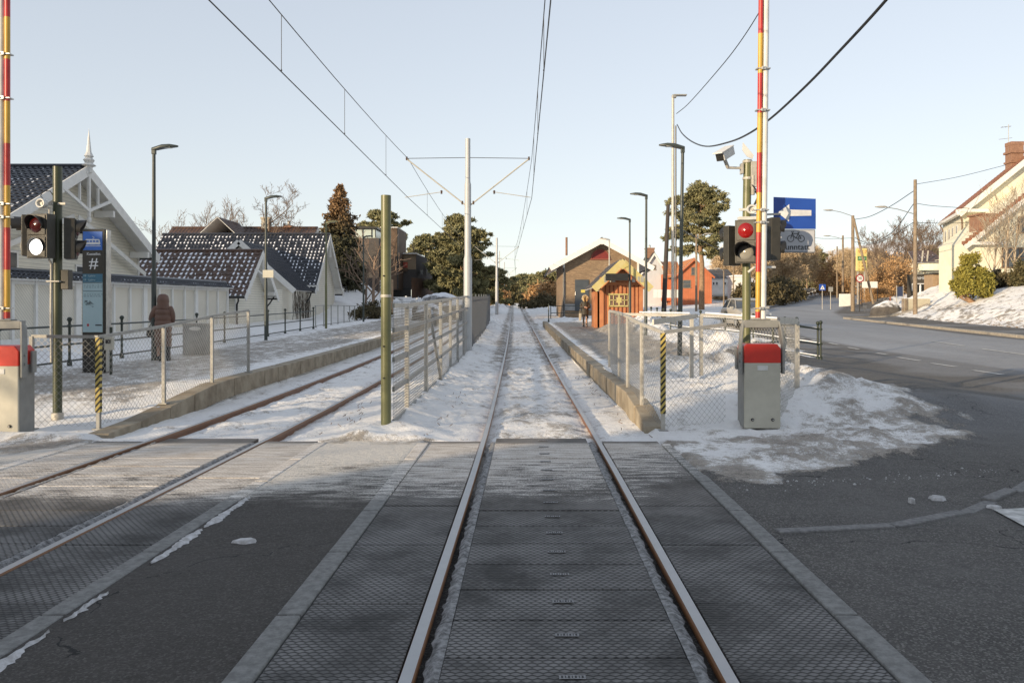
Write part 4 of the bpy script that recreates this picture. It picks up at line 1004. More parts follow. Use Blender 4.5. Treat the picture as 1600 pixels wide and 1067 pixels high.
m_chim=M('chimney_brick',(.30,.17,.11),.85,col2=(.20,.11,.075),ns=7); m_chimp=M('chimney_render',(.45,.41,.34),.85)
# House A: big white house at the left
z0=.6
t,g=gable('timber_house','big cream timber house with a decorated gable at the left edge',(-20.0,35.7,z0),16,13.0,4.0,7.3,m_siding,m_tblack,snow=.34,seed=3,ov=.9,eave=.35,trimw=.42)
mb=MB(); X0=.92
mb.bar((X0,0,7.15),(X0,0,5.2),.12,.12,up=(1,0,0))
for s in(-1,1):
    mb.bar((X0,0,5.45),(X0,s*2.0,6.15),.10,.14); mb.bar((X0,s*.75,6.55),(X0,s*.75,5.75),.08,.10,up=(1,0,0)); mb.bar((X0-.9,s*2.2,5.55),(X0,s*2.2,5.55),.16,.3,up=(0,0,1)); mb.bar((X0-.9,s*5.6,3.9),(X0+.02,s*5.6,3.9),.2,.3)
    mb.bar((X0-.55,s*.15,5.2),(X0-.55,s*6.5,2.95),.05,.22)
mb.lathe((X0,0,5.0),[(.0,-.12),(.09,-.05),(.12,.05),(.06,.2)],8); mb.build('gable_truss',m_trim,t,bevel=.01)
mb=MB(); mb.lathe((X0,0,7.1),[(.14,0),(.16,.25),(.30,.32),(.16,.42),(.24,.55),(.13,.66),(.20,.72),(.11,.9),(.0,1.95)],8); mb.build('finial',m_white,t,smooth=False)
win(t,(.0,-4.2,2.6),1.25,1.6,'x',(2,2)); win(t,(.0,1.2,2.3),1.2,1.6,'x',(2,2))
mb=MB(); mb.box((.05,0,1.45),(.08,13.0,.12)); mb.build('belt_course',m_trim,t)
mb=MB(); mb.box((.03,0,.45),(.05,12.8,1.9)); mb.build('lower_boards',m_boards,t)
# Garden wall with tile coping
t=thing('garden_wall','long cream panelled garden wall with black tile coping on the left','wall',(0,0,0))
A=Vector((-17.75,21.5,.3));B=Vector((-16.25,44.2,.65)); L=(B-A).length; d=(B-A).normalized(); 
mb=MB(); mb.bar(A+Vector((0,0,1.15)),B+Vector((0,0,1.05)),.12,2.55); mb.build('panel',m_diag,t)
mb=MB(); n=19
for i in range(n+1):
    p=A.lerp(B,i/n); mb.box((p.x+.09,p.y,p.z+1.15),(.10,.14 if i%4 else .34,2.45))
mb.bar(A+Vector((.09,0,2.36)),B+Vector((.09,0,2.2)),.05,.22); mb.bar(A+Vector((.09,0,.25)),B+Vector((.09,0,.25)),.08,.2); mb.build('frame',m_trim,t)
zt1=2.62
for s in(-1,1):
    a=A+Vector((s*.42,0,2.38+.0));b_=B+Vector((s*.42,0,2.22)); c_=B+Vector((0,0,2.48)); d_=A+Vector((0,0,2.64))
    roof_slope('tile_coping',t,a,b_,c_,d_,m_tblack,tw=.24,tl=.3,amp=.035,snow=.5 if s>0 else .2,seed=8+s)
mb=MB(); mb.tube([A+Vector((0,0,2.72)),B+Vector((0,0,2.55))],.09,8); mb.build('ridge_tiles',m_tblack,t,smooth=True)
# House B: brown roof with snow
t,g=gable('outbuilding','low outbuilding with snow-flecked brown tiles behind the garden wall',(-16.6,49.2,.75),7.0,5.2,2.15,4.45,m_siding,m_tbrown,snow=1.25,seed=5,ov=.75,tw=.30,trimw=.3,eave=.5)
mb=MB(); mb.bar((.77,0,4.1),(.77,0,2.9),.1,.1,up=(1,0,0))
for s in(-1,1): mb.bar((.77,0,3.1),(.77,s*1.35,3.35),.08,.1)
mb.build('gable_truss',m_trim,t)
for s in(-1,1): mb=MB(); mb.bar((.0,s*2.3,2.0),(.77,s*2.3,2.0),.2,.2); mb.build('eave_bracket',m_trim,t)
mb=MB(); mb.tube([(.3,-2.95,1.8),(.2,-2.6,1.5),(.1,-2.55,1.3),(.1,-2.55,-.6)],.05,8); mb.tube([(.5,2.95,1.8),(.3,2.75,1.4),(.15,2.7,1.2),(.15,2.7,-.6)],.05,8); mb.build('downpipe',m_blk,t,smooth=True)
mb=MB(); mb.box((-.1,4.5,.9),(.3,3.6,2.9)); mb.build('side_wall',m_siding,t)
# House D with wing C
t,g=gable('timber_house','cream house with long black tiled roof and white bargeboards beside the spruce',(-16.2,65.0,1.0),12.5,8.0,2.65,6.65,m_siding,m_tblack,snow=.62,seed=11,ov=.6,tw=.28,trimw=.3,eave=.6)
wl=MB(); wl.prism([(-6.6,-8.6,-2),(-.15,-8.6,-2),(-.15,-8.6,2.3),(-3.4,-8.6,5.25),(-6.6,-8.6,2.3)],(0,5.2,0)); wl.build('wing_wall',m_boards,t)
roof_slope('wing_roof',t,(.35,-9.2,2.05),(.35,-4.2,2.05),(-3.4,-1.6,5.45),(-3.4,-9.2,5.45),m_tblack,tw=.28,snow=.18,seed=14)
roof_slope('wing_roof',t,(-7.1,-9.2,2.05),(-7.1,-4.2,2.05),(-3.4,-1.6,5.45),(-3.4,-9.2,5.45),m_tblack,tw=.28,snow=.5,seed=15)
for s in(-1,1): mb=MB(); mb.bar((-3.4,-9.24,5.38),(-3.4+s*3.8,-9.24,2.0),.05,.36); mb.build('bargeboard',m_trim,t)
mb=MB(); mb.tube([(.4,-5.0,1.95),(.3,-5.1,1.6),(.05,-5.2,1.2),(.05,-5.2,-1.4)],.06,8); mb.build('downpipe',m_blk,t,smooth=True)
mb=MB(); mb.box((-.02,-6.4,.3),(.2,5.0,3.8)); mb.build('board_wall',m_boards,t)
for s in(-1,1): mb=MB(); mb.box((.3,s*4.2,2.35),(.9,.3,.45)); mb.build('eave_bracket',m_trim,t)
mb=MB(); mb.bar((.62,0,6.5),(.62,0,4.9),.1,.12,up=(1,0,0)); mb.build('gable_truss',m_trim,t)
# ivy
mb=MB(); rr=random.Random(4)
for i in range(70):
    y=rr.uniform(-8.6,-4.2); z=rr.uniform(1.2,2.2); p=Vector((.10,y,z)); pts=[p]
    for k in range(7): p=p+Vector((rr.uniform(-.01,.02),rr.uniform(-.12,.12),-rr.uniform(.1,.32))); pts.append(p)
    mb.tube([(a.x,a.y,a.z) for a in pts],.014,3,cap=False)
o=mb.build('bare_ivy',M('ivy_stem',(.10,.08,.06),.9)); o.location=(-16.2,65.0,1.0); tag(o,'bare dry ivy hanging on the cream wall under the tiled roofs','ivy')
mb=MB(); mb.box((at(419,32.2),32.2,zt(428,32.2)),(.42,.03,.30)); tag(mb.build('post_plate',m_box,bevel=.005),'small white plate on the lamp post in front of the tiled roofs','sign'); 
# House E
t,g=gable('timber_house','house with a brown sunlit roof ridge and chimneys behind the black roof',(-20.9,80,1.8),13.5,11,4.4,7.9,m_siding,m_tbrown,snow=.12,seed=21,ov=.5,tw=.34)
roof_slope('dormer_roof',t,(-10.8,-5.6,5.0),(-10.8,-.4,5.0),(-7.2,-.2,8.35),(-7.2,-5.6,8.35),m_tbrown,tw=.34,seed=5); roof_slope('dormer_roof',t,(-3.6,-5.6,5.0),(-3.6,-.4,5.0),(-7.2,-.2,8.35),(-7.2,-5.6,8.35),m_tbrown,tw=.34,seed=6)
chimney(t,(-4.6,.2,7.3),.75,1.7,m_chimp,False); chimney(t,(-2.4,.3,7.3),.7,.9,m_chim); chimney(t,(-3.2,1.5,7.4),.4,.7,m_chim,True)

# modern buildings beyond the spruce
m_dbrick=M('dark_brick',(.060,.055,.052),.8,col2=(.09,.08,.075),ns=9,stripe=('Z',.09,.14,(.035,.032,.03))); m_bbrick=M('beige_brick',(.32,.24,.16),.8,col2=(.26,.19,.125),ns=9,stripe=('Z',.09,.14,(.22,.17,.12)))
m_brown=M('brown_cladding',(.12,.075,.045),.7,col2=(.09,.055,.033)); m_timb=M('rust_timber',(.13,.065,.035),.8,col2=(.08,.045,.028),ns=2,stripe=('W',.16,.12,(.04,.022,.014)))
t=thing('modern_house','beige brick block with dark lower floor, red shutter and carport','house',(at(648,92),92,hz(-14,90)-.2))
zz=lambda py:zt(py,92)-t.location.z
xx=lambda px:at(px,92)-t.location.x
mb=MB(); mb.prism([(xx(618),0,zz(421)),(xx(650),0,zz(421)),(xx(650),0,zz(397)),(xx(618),0,zz(397))],(0,7,0)); up=mb.build('upper_wall',m_bbrick,t)
mb=MB(); mb.prism([(xx(596),.02,zz(421)),(xx(650),.02,zz(421)),(xx(650),.02,zz(450)),(xx(596),.02,zz(450))],(0,7,0)); mb.build('lower_wall',m_dbrick,t)
mb=MB(); mb.prism([(xx(650)+.01,0,zz(398)),(xx(671),5,zz(402)),(xx(671),5,zz(455)),(xx(650)+.01,0,zz(455))],(-.3,.3,0)); mb.build('side_wall',m_dbrick,t)
mb=MB(); mb.prism([(xx(613),-.01,zz(464)),(xx(642),-.01,zz(464)),(xx(642),-.01,zz(450)),(xx(613),-.01,zz(450))],(0,.2,0)); mb.build('carport_opening',m_blk,t)
mb=MB(); mb.box((xx(630.5),-.03,zz(414)),(xx(637)-xx(624),.08,.62)); mb.build('shutter',M('red_shutter',(.42,.07,.04),.6),t)
mb=MB(); mb.box((xx(630),-.1,zz(422)),(1.0,.3,.35)); mb.build('balcony_box',m_brown,t)
mb=MB(); mb.box((xx(634),3,zz(396.5)),(2.6,7,.12)); mb.build('parapet',m_trim,t)
for px in(654,661): mb=MB(); mb.box((xx(px)+.25,(px-650)/21*5-.1,zz(420 if px>656 else 425)),(.25,.3,1.3 if px>656 else .5)); mb.build('window',m_glass,t)
t=thing('tower_block','dark brown clad upright block directly behind the thick olive post','house',(at(608,88),88,3.2))
mb=MB(); mb.prism([(at(595,88)-t.location.x,0,zt(452,88)-3.2),(at(621,88)-t.location.x,0,zt(452,88)-3.2),(at(622,88)-t.location.x,0,zt(356,88)-3.2),(at(595,88)-t.location.x,0,zt(356,88)-3.2)],(0,6,0)); mb.build('wall',m_brown,t)
mb=MB(); mb.box((at(621.5,88)-t.location.x,-.05,zt(404,88)-3.2),(.12,.2,6.5)); mb.build('corner_trim',m_blk,t); mb=MB(); mb.box((0,3,zt(355.5,88)-3.2),(1.9,6.2,.1)); mb.build('parapet',m_trim,t)
t=thing('modern_house','flat roofed dark house with a strip of rooftop glass beside the spruce','house',(at(565,95),95,3.0))
f=lambda px,py:(at(px,95)-t.location.x,0,zt(py,95)-3.0)
mb=MB(); mb.prism([f(535,372),f(592,372),f(592,470),f(535,470)],(0,8,0)); mb.build('wall',m_dbrick,t)
mb=MB(); mb.prism([f(538,352.5),f(589,354.5),f(589,357.5),f(538,357.5)],(0,6,0)); mb.build('flat_roof',m_blk,t)
mb=MB(); a,b_,c_,d_=f(540,371.5),f(586,371.5),f(586,358),f(540,358); mb.prism([Vector(q)+Vector((0,.3,0)) for q in(a,b_,c_,d_)],(0,4,0)); gl=mb.build('glass_band',M('pale_glass',(.42,.50,.47),.15,col2=(.5,.55,.5),ns=.8),t)
mb=MB()
for px in(540,553,566,580,586): p=f(px,364.5); mb.box((p[0],.26,p[2]),(.09,.08,.95))
mb.build('mullion',m_blk,gl)
t=thing('timber_fence','tall rust brown board fence stepping down from the beige brick block','fence',(0,0,0))
mb=MB(); pA=(at(643,86),86);pB=(at(698,106),106)
P=[Vector((pA[0],pA[1],zt(466,86))),Vector((pB[0],pB[1],zt(462,106))),Vector((pB[0],pB[1],zt(447,106))),Vector((at(665,93),93,zt(435,93))),Vector((pA[0],pA[1],zt(434,86)))]
mb.prism(P,(.05,.12,0)); mb.build('board_panel',m_timb,t)
# utility cabinet near olive post
t=thing('plywood_panel','pale wooden upright panel right behind the thick olive post','panel',(at(604,70),70,hz(at(604,70),70)))
mb=MB(); z1=zt(437,70)-t.location.z; mb.box((0,0,z1/2),(1.1,.25,z1)); b=mb.build('board',M('pale_ply',(.42,.29,.18),.8,col2=(.35,.24,.15)),t,bevel=.01); mb=MB(); mb.box((-.46,-.14,z1/2),(.2,.03,z1)); mb.build('edge_strip',m_trim,t)
# shed like fence panels left of fence, grey plank fence
t=thing('plank_fence','low grey plank fence in front of the rust board fence','fence',(0,0,0))
mb=MB()
for i in range(22):
    px=641+i*1.25; Y=80-.0*i; x=at(px,Y); z=hz(x,Y); mb.box((x,Y+i*.12,z+.7),(.055,.03,1.5+.4*math.sin(i*.5)))
mb.build('plank',m_galv,t)

# ---------------- brick goods shed ----------------
def brick_mat():
    m,t,b=mat_new('goods_shed_brick'); v=coords(t); o=sep(t,v); u=mth(t,'ADD',o[0],o[1])
    br=N(t,'ShaderNodeTexBrick'); br.inputs['Scale'].default_value=1.0; br.inputs['Brick Width'].default_value=.24; br.inputs['Row Height'].default_value=.085; br.inputs['Mortar Size'].default_value=.012; br.inputs['Mortar Smooth'].default_value=.2
    t.links.new(comb(t,u,o[2],0.),br.inputs['Vector']); br.inputs['Color1'].default_value=(.20,.125,.07,1); br.inputs['Color2'].default_value=(.34,.23,.13,1); br.inputs['Mortar'].default_value=(.22,.18,.14,1)
    n=noise(t,v,1.1,6,.7); n2=noise(t,v,6,4,.7)
    c=mixc(t,sstep(t,n,.35,.7),br.outputs['Color'],(.20,.14,.085)); c=mixc(t,mth(t,'MULTIPLY',sstep(t,n2,.5,.7),.4),c,(.12,.07,.05))
    t.links.new(c,b.inputs['Base Color']); b.inputs['Roughness'].default_value=.85; bump(t,b,br.outputs['Fac'],-.4,.01); return m
m_brick=brick_mat()
Yb=70; x1,x2=at(880,Yb),at(998,Yb); cxb=(x1+x2)/2; z0=1.05
zap=zt(371,Yb)-z0; W=x2-x1; zea=zt(415,Yb)-z0
t,g=gable('goods_shed','brown brick railway shed with broad white gable boards and a red arched window',
 (cxb,Yb,z0),16,W,zap-(W/2)*.62,zap-.25,m_brick,m_slate,ax='y',ov=.9,eave=1.15,trimw=.42,tw=.4,cat='building',snow=.1)
mb=MB(); n=20; cz=zt(404,Yb)-z0; r=(at(951,Yb)-at(925,Yb))/2; cx=at(938,Yb)-cxb
arc=[(cx+r*math.cos(math.pi*k/n),-.02,cz+r*math.sin(math.pi*k/n)) for k in range(n+1)]
mb.prism(arc,(0,.04,0)); aw=mb.build('arched_window',M('arch_red',(.20,.022,.018),.6,col2=(.15,.02,.016)),t)
mb=MB(); 
for k in range(n):
    a=math.pi*(k+.5)/n; mb.bar((cx+(r+.05)*math.cos(math.pi*k/n),-.05,cz+(r+.05)*math.sin(math.pi*k/n)),(cx+(r+.05)*math.cos(math.pi*(k+1)/n),-.05,cz+(r+.05)*math.sin(math.pi*(k+1)/n)),.06,.1)
mb.box((cx,-.05,cz-.06),(2*r+.3,.1,.12)); mb.build('arch_trim',M('arch_brick',(.24,.07,.045),.8),aw)
mb=MB(); xd=at(909,Yb)-cxb; zd0,zd1=zt(486,Yb)-z0,zt(437,Yb)-z0; mb.box((xd,-.04,(zd0+zd1)/2),(at(918,Yb)-at(902,Yb)+.3,.1,zd1-zd0)); dr_=mb.build('door',M('door_blue_grey',(.045,.055,.065),.5,col2=(.055,.065,.075)),t,bevel=.01)
mb=MB(); mb.box((xd+.1,-.1,zt(455,Yb)-z0),(.35,.02,.25)); mb.build('notice',M('notice_yellow',(.55,.45,.10),.6),dr_)
mb=MB(); mb.tube([(xd-.55,-.12,(zd0+zd1)/2),(xd-.55,-.12,(zd0+zd1)/2+.3)],.03,6); mb.build('handle',m_alu,dr_)
mb=MB(); mb.box((0,.0,zt(480,Yb)-z0),(W+.1,.12,.55)); mb.build('foundation',M('foundation_grey',(.30,.30,.30),.85),t)
mb=MB(); mb.tube([(-W/2+.05,-.1,zea-.2),(-W/2+.05,-.12,-.3)],.06,8); mb.tube([(W/2+1.0,-.3,zea-.35),(W/2+.2,-.1,zea-.9),(W/2+.1,-.1,-.3)],.06,8); mb.build('downpipe',m_blk,t,smooth=True)
mb=MB(); mb.tube([(-2.7,5,zap-1.2),(-2.7,5,zap+.45)],.10,8); mb.build('flue',m_chim,t)

# ---------------- orange shelter ----------------
def orange():
    Y=42; xl=at(937,Y); xr=at(1004.5,Y); W=xr-xl; cx=(xl+xr)/2; z0=hz(cx-1,Y)-.03
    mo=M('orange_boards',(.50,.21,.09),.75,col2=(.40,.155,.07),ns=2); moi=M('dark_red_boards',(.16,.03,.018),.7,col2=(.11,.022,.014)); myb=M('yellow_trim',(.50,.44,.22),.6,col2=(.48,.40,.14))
    t=thing('waiting_shelter','small orange timber waiting shelter with yellow gable trim','shelter',(cx,Y,z0))
    ze=zt(441,Y)-z0; za=zt(409,Y)-z0; L=5.2
    mb=MB(); mb.prism([(0,-.66,za+.10),(.34,-.66,za-.22),(0,-.66,za-.42),(-.34,-.66,za-.22)],(0,.04,0)); mb.build('apex_board',myb,t)
    mb=MB(); mb.prism([(-W/2,0,-.2),(W/2,0,-.2),(W/2,0,ze),(0,0,za-.05),(-W/2,0,ze)],(0,.15,0)); fw=mb.build('front_wall',mo,t)
    mb=MB(); 
    x=-W/2+.30
    while x<W/2-.2: mb.box((x,-.02,(2.35)/2+.1),(.045,.04,2.5)); x+=.21
    mb.build('batten',M('orange_shadow',(.20,.05,.02),.8),fw)  # battens take a shadow-dark copy of the board orange
    mb=MB(); mb.box((-W/2+.10,-.03,1.3),(.2,.08,2.9)); mb.box((W/2-.10,-.03,1.3),(.2,.08,2.9)); mb.box((0,-.03,ze-.08),(W,.07,.16)); mb.build('corner_board',mo,t,bevel=.005)
    mb=MB(); mb.box((W/2-.08,L/2+.1,ze/2-.1),(.15,L,ze)); mb.box((0,L,ze/2),(W,.15,ze)); mb.box((-W/2+.08,L/2+1.5,ze/2-.1),(.15,L-3.2,ze)); mb.build('side_wall',mo,t)
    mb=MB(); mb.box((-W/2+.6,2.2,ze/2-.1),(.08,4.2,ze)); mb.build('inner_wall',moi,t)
    mb=MB(); mb.box((-W/2+.56,1.3,1.35),(.06,1.0,1.2)); mb.build('timetable_case',m_blk,t)
    mb=MB(); mb.box((-W/2+.08,1.6,ze-.28),(.14,.9,.3)); mb.build('fascia_sign',m_swhite,t)
    sl=(za-ze)/(W/2); e=.34
    for s,sd in((-1,1),(1,2)):
        roof_slope('roof',t,(s*(W/2+e),-.55,ze-sl*e+.02),(s*(W/2+e),L+.3,ze-sl*e+.02),(0,L+.3,za+.06),(0,-.55,za+.06),m_slate,tw=.3,snow=.5,seed=sd)
        mb=MB(); mb.bar((0,-.6,za-.06),(s*(W/2+e),-.6,ze-sl*e-.06),.05,.36); mb.build('bargeboard',myb,t)
        mb=MB(); mb.bar((0,-.64,za-.33),(s*1.1,-.64,za-.33-sl*1.1),.02,.05); mb.build('trim_line',mo,t)
    for x,w_ in((-.86,.16),(-.62,.07),(-.45,.16),(.55,.16),(.80,.1),(.98,.16)): mb=MB(); mb.box((x,-.62,ze+.12+.0),(w_,.04,.28)); mb.build('fretwork_panel',M('fretwork_grey',(.34,.34,.30),.7),t)
    # star window
    wx,wz=at(967,Y)-cx,zt(469,Y)-z0
    mb=MB(); w_,h_=.98,.60
    for (a,b_,c_,d_) in((0,h_/2,w_+.1,.07),(0,-h_/2,w_+.1,.07),(-w_/2,0,.07,h_),(w_/2,0,.07,h_),(0,0,w_,.04),(-.28,0,.04,h_),(.28,0,.04,h_)): mb.box((wx+a,-.06,wz+b_),(c_,.06,d_))
    mb.prism([(wx-.10,-.07,wz),(wx-.16,-.07,wz+.12),(wx-.05,-.07,wz+.14),(wx-.04,-.07,wz+.28),(wx+.04,-.07,wz+.28),(wx+.05,-.07,wz+.14),(wx+.16,-.07,wz+.12),(wx+.10,-.07,wz),(wx+.16,-.07,wz-.12),(wx+.05,-.07,wz-.14),(wx+.03,-.07,wz-.28),(wx-.03,-.07,wz-.28),(wx-.05,-.07,wz-.14),(wx-.16,-.07,wz-.12)],(0,.03,0))
    fr=mb.build('window',myb,t)
    mb=MB(); mb.box((wx,-.035,wz),(w_,.02,h_)); mb.build('pane',M('pane_redbrown',(.10,.045,.03),.2,col2=(.2,.13,.10),ns=3),fr)
    # hanging board
    mb=MB(); bx0,bx1=at(946,41)-cx,at(982,41)-cx; bz0,bz1=zt(438.5,41)-z0,zt(427.5,41)-z0
    mb.box(((bx0+bx1)/2,-1.0,(bz0+bz1)/2),(bx1-bx0,.12,bz1-bz0)); o=mb.build('display_board',m_blk,bevel=.01); o.location=(cx,Y,z0)
    tag(o,'long black display board hanging on the lamp before the orange shelter','display board')
orange()
# ---------------- farther right ----------------
def simple_house(name,lab,px0,px1,py_eave,py_apex,py_base,Y,wall,roof,depth=9,ax='y',wins=(),trim=None,cat='house',ov=.4,chim=None,snow=.2,trimw=.22):
    xa,xb=at(px0,Y),at(px1,Y); W=xb-xa; z0=zt(py_base,Y)
    t,g=gable(name,lab,((xa+xb)/2,Y,z0),depth,W,zt(py_eave,Y)-z0,zt(py_apex,Y)-z0,wall,roof,ax='y',ov=ov,tw=.5,snow=snow,trimw=trimw,brd=trim,cat=cat,eave=.35)
    for (px,py,w_,h_) in wins:
        win(t,(at(px,Y)-(xa+xb)/2,0,zt(py,Y)-z0),w_,h_,'y',(1,2),fr=m_wood)
    if chim: chimney(t,(chim[0],2.5,zt(py_apex,Y)-z0-.6),chim[1],chim[2],m_chim)
    return t
m_bluw=M('pale_grey_boards',(.52,.54,.56),.7,col2=(.46,.48,.50),ns=1,stripe=('W',.2,.1,(.36,.37,.39))); m_orb=M('orange_house_boards',(.50,.16,.07),.75,col2=(.42,.13,.055),ns=1,stripe=('W',.25,.1,(.34,.10,.045)))
m_roofdark=tile_mat('dark_roof',(.05,.045,.04),(.08,.07,.06)); m_ortile=tile_mat('orange_tile',(.48,.19,.05),(.38,.15,.045))
t=simple_house('village_house','white house with a brick chimney right of the brick shed',1002,1042,427,396,480,125,m_bluw,m_slate,chim=(-.3,1.3,1.6),wins=((1020,418,.9,.7),),snow=.9)
t=simple_house('village_house','orange timber house with two windows behind the pine trunk',1056,1112,430,405,470,118,m_orb,m_ortile,wins=((1083,424,.5,1.1),(1073,444,1.1,1.1)),trim=m_orb,snow=.1)
# side roof facing us at left of the orange house
t2=thing('village_house','low orange house wing with a bright orange roof and black chimney pipe','house',(at(1050,122),122,zt(470,122)))
f=lambda px,py,Y=122:Vector((at(px,Y)-t2.location.x,Y-122,zt(py,Y)-t2.location.z))
mb=MB(); mb.prism([f(1038,470),f(1070,470),f(1070,428),f(1038,428)],(0,4,0)); mb.build('wall',m_orb,t2)
roof_slope('roof',t2,f(1038,430),f(1066,430),f(1066,407)+Vector((0,4,0)),f(1038,407)+Vector((0,4,0)),m_ortile,tw=.6,tl=.8,snow=.1)
t3=thing('village_house','low white house with a long dark roof between the pine and the signal post','house',(at(1132,130),130,zt(462,130)))
f=lambda px,py,Y=130:Vector((at(px,Y)-t3.location.x,Y-130,zt(py,Y)-t3.location.z))
mb=MB(); mb.prism([f(1110,462),f(1152,462),f(1152,436),f(1110,436)],(0,7,0)); mb.build('wall',m_trim,t3)
roof_slope('roof',t3,f(1104,438),f(1150,438),f(1146,420)+Vector((0,3.5,0)),f(1104,420)+Vector((0,3.5,0)),m_roofdark,tw=.6,tl=.9)
for px in(1115,1120,1133,1138): win(t3,f(px,443),.35,.5,'y',(1,1))
mb=MB(); p=f(1131,455); mb.box((p.x,-.8,p.z),(4.2,.2,.9)); mb.build('balcony',m_trim,t3)
t4=thing('garage','small white garage with a dark doorway behind the silver car','garage',(at(1158,120),120,zt(466,120)))
mb=MB(); mb.box((0,2,1.6),(2.0,4,3.2)); wl=mb.build('wall',m_trim,t4); mb=MB(); mb.box((-.4,-.02,1.0),(.8,.1,1.6)); mb.build('doorway',m_blk,t4); mb=MB(); mb.box((0,2,3.3),(2.3,4.4,.2)); mb.build('roof',m_snow,t4)
# white board fence before the orange house
t=thing('board_fence','pale board fence in front of the orange house','fence',(0,0,0))
for i in range(6):
    px=1024+i*6.6; x=at(px,100); mb=MB(); mb.box((x,100,zt(459,100)),(.47,.06,1.0)); mb.build('board_panel',m_trim,t)
# ---------------- yellow house on the bank ----------------
m_yw=M('cream_yellow_render',(.72,.69,.55),.75,col2=(.66,.62,.48),ns=1.3,b=(30,.1,.01))
def yellow():
    Yf=72; x0=at(1503,Yf); z0=3.4
    t=thing('villa','large pale yellow villa with brown tiled gables on the snowy bank','house',(x0,Yf,z0)); 
    ze=zt(326,Yf)-z0; sl=.80; Wm=13.0; xb=at(1473,81)-x0
    # main body
    mb=MB(); base=[(0,0,-4),(Wm,0,-4),(Wm,0,ze),(Wm/2,0,ze+sl*Wm/2),(0,0,ze)]
    mb.prism(base,(xb,9,0)); mb.build('wall',m_yw,t)
    off=Vector((xb,9,0))*1.03; e=.55
    A=Vector((-e,-.6,ze-sl*e));D=Vector((Wm/2,-.6,ze+sl*Wm/2)); E=Vector((Wm+e,-.6,ze-sl*e)); U=Vector((0,0,.1))
    roof_slope('roof',t,A+U,A+off+U,D+off+U,D+U,m_tred,tw=.32,snow=.05,seed=2); roof_slope('roof',t,E+U,E+off+U,D+off+U,D+U,m_tred,tw=.32,snow=.05,seed=3)
    for a in(A,E): mb=MB(); mb.bar(D+Vector((0,-.03,-.18)),a+Vector((0,-.03,-.18)),.06,.42); mb.build('bargeboard',m_trim,t)
    mb=MB(); mb.bar(A+Vector((0,0,-.05)),A+off+Vector((0,0,-.05)),.35,.25); mb.build('eave_soffit',m_trim,t)
    mb=MB(); mb.box((.75,-.35,ze-.25),(2.6,.75,.28)); mb.build('gable_return',m_trim,t,bevel=.02)
    mb=MB(); mb.tube([Vector((-.3,-.3,ze-.5)),Vector((-.05,-.1,ze-1.2)),Vector((-.05,-.1,-.5))],.06,8); q=off+Vector((-.5,-.6,ze-.6)); mb.tube([q,q+Vector((.35,0,-.7)),Vector((q.x+.35,q.y,-1))],.06,8); mb.build('downpipe',M('copper_pipe',(.18,.11,.07),.6),t,smooth=True)
    # windows along the left wall (tall narrow)
    mw=M('beige_pane',(.22,.18,.12),.2,col2=(.3,.25,.17),ns=2)
    for fr in(.22,.42,.60,.80):
        for zc,h_ in((ze-2.3,2.1),(ze-5.6,2.2)):
            p=Vector((xb*fr,9*fr,zc)); dv_=Vector((xb,9,0)).normalized(); n=Vector((-dv_.y,dv_.x,0))
            mb=MB(); P=[p+dv_*sx*.42+Vector((0,0,sz*h_/2))+n*.02 for sx,sz in((-1,-1),(1,-1),(1,1),(-1,1))]; mb.prism(P,n*.03); w_=mb.build('window',m_trim,t); 
            mb=MB(); P=[p+dv_*sx*.32+Vector((0,0,sz*(h_/2-.1)))+n*.045 for sx,sz in((-1,-1),(1,-1),(1,1),(-1,1))]; mb.prism(P,n*.02); mb.build('pane',mw,w_)
    p=Vector((xb*.1,9*.1,ze-3.9)); 
    mb=MB(); mb.box((p.x-.08,p.y,p.z),(.05,1.0,.5)); mb.build('address_plate',m_blk,t)
    for (x,z,w_,h_) in((4.2,ze-.3,.6,1.2),): win(t,(x,0,z),w_,h_,'y',(1,2),pane=mw)
    # front wing
    Yw=-4.5; xw=at(1510,Yf+Yw)-x0; zw=zt(380,Yf+Yw)-z0; Ww=14
    mb=MB(); mb.prism([(xw,Yw,-4),(xw+Ww,Yw,-4),(xw+Ww,Yw,zw),(xw+Ww/2,Yw,zw+.79*Ww/2),(xw,Yw,zw)],(0,-Yw,0)); mb.build('wing_wall',m_yw,t)
    A=Vector((xw-.4,Yw-.5,zw-.3));D=Vector((xw+Ww/2,Yw-.5,zw+.79*Ww/2+.05)); off=Vector((2.1,-Yw+.4,0))
    roof_slope('wing_roof',t,A+U,A+off+U,D+off+U,D+U,m_tred,tw=.32,seed=9)
    mb=MB(); mb.bar(D+Vector((0,-.03,-.12)),A+Vector((0,-.03,-.12)),.06,.34); mb.build('bargeboard',m_trim,t)
    # stepped tile edge along the wing roof
    mb=MB()
    for k in range(24): u=k/24; p=A.lerp(D,u); mb.box((p.x+.15,p.y+.25,p.z+.32),(.30,.5,.26))
    mb.build('verge_tiles',m_tred,t,bevel=.01)
    mb=MB(); mb.box((xw+1.6,Yw-.3,zw-.05),(2.9,.6,.26)); mb.build('wing_gable_return',m_trim,t,bevel=.02)
    # brick block (dormer)
    mb=MB(); cx_=at(1545,68.5)-x0; mb.box((cx_,-3.2,zt(352,68.5)-z0-.2),(2.1,1.6,2.2)); mb.box((cx_,-3.2,zt(335,68.5)-z0-.05),(2.4,1.8,.15)); mb.build('brick_dormer',m_chim,t,bevel=.01)
    # wing windows
    win(t,(at(1584,67.5)-x0,Yw,zt(403,67.5)-z0),1.9,1.6,'y',(4,2),fr=M('brown_frame',(.22,.13,.07),.7),pane=m_glass)
    win(t,(at(1525,67.5)-x0,Yw,zt(403,67.5)-z0),.35,1.1,'y',(1,1),pane=mw)
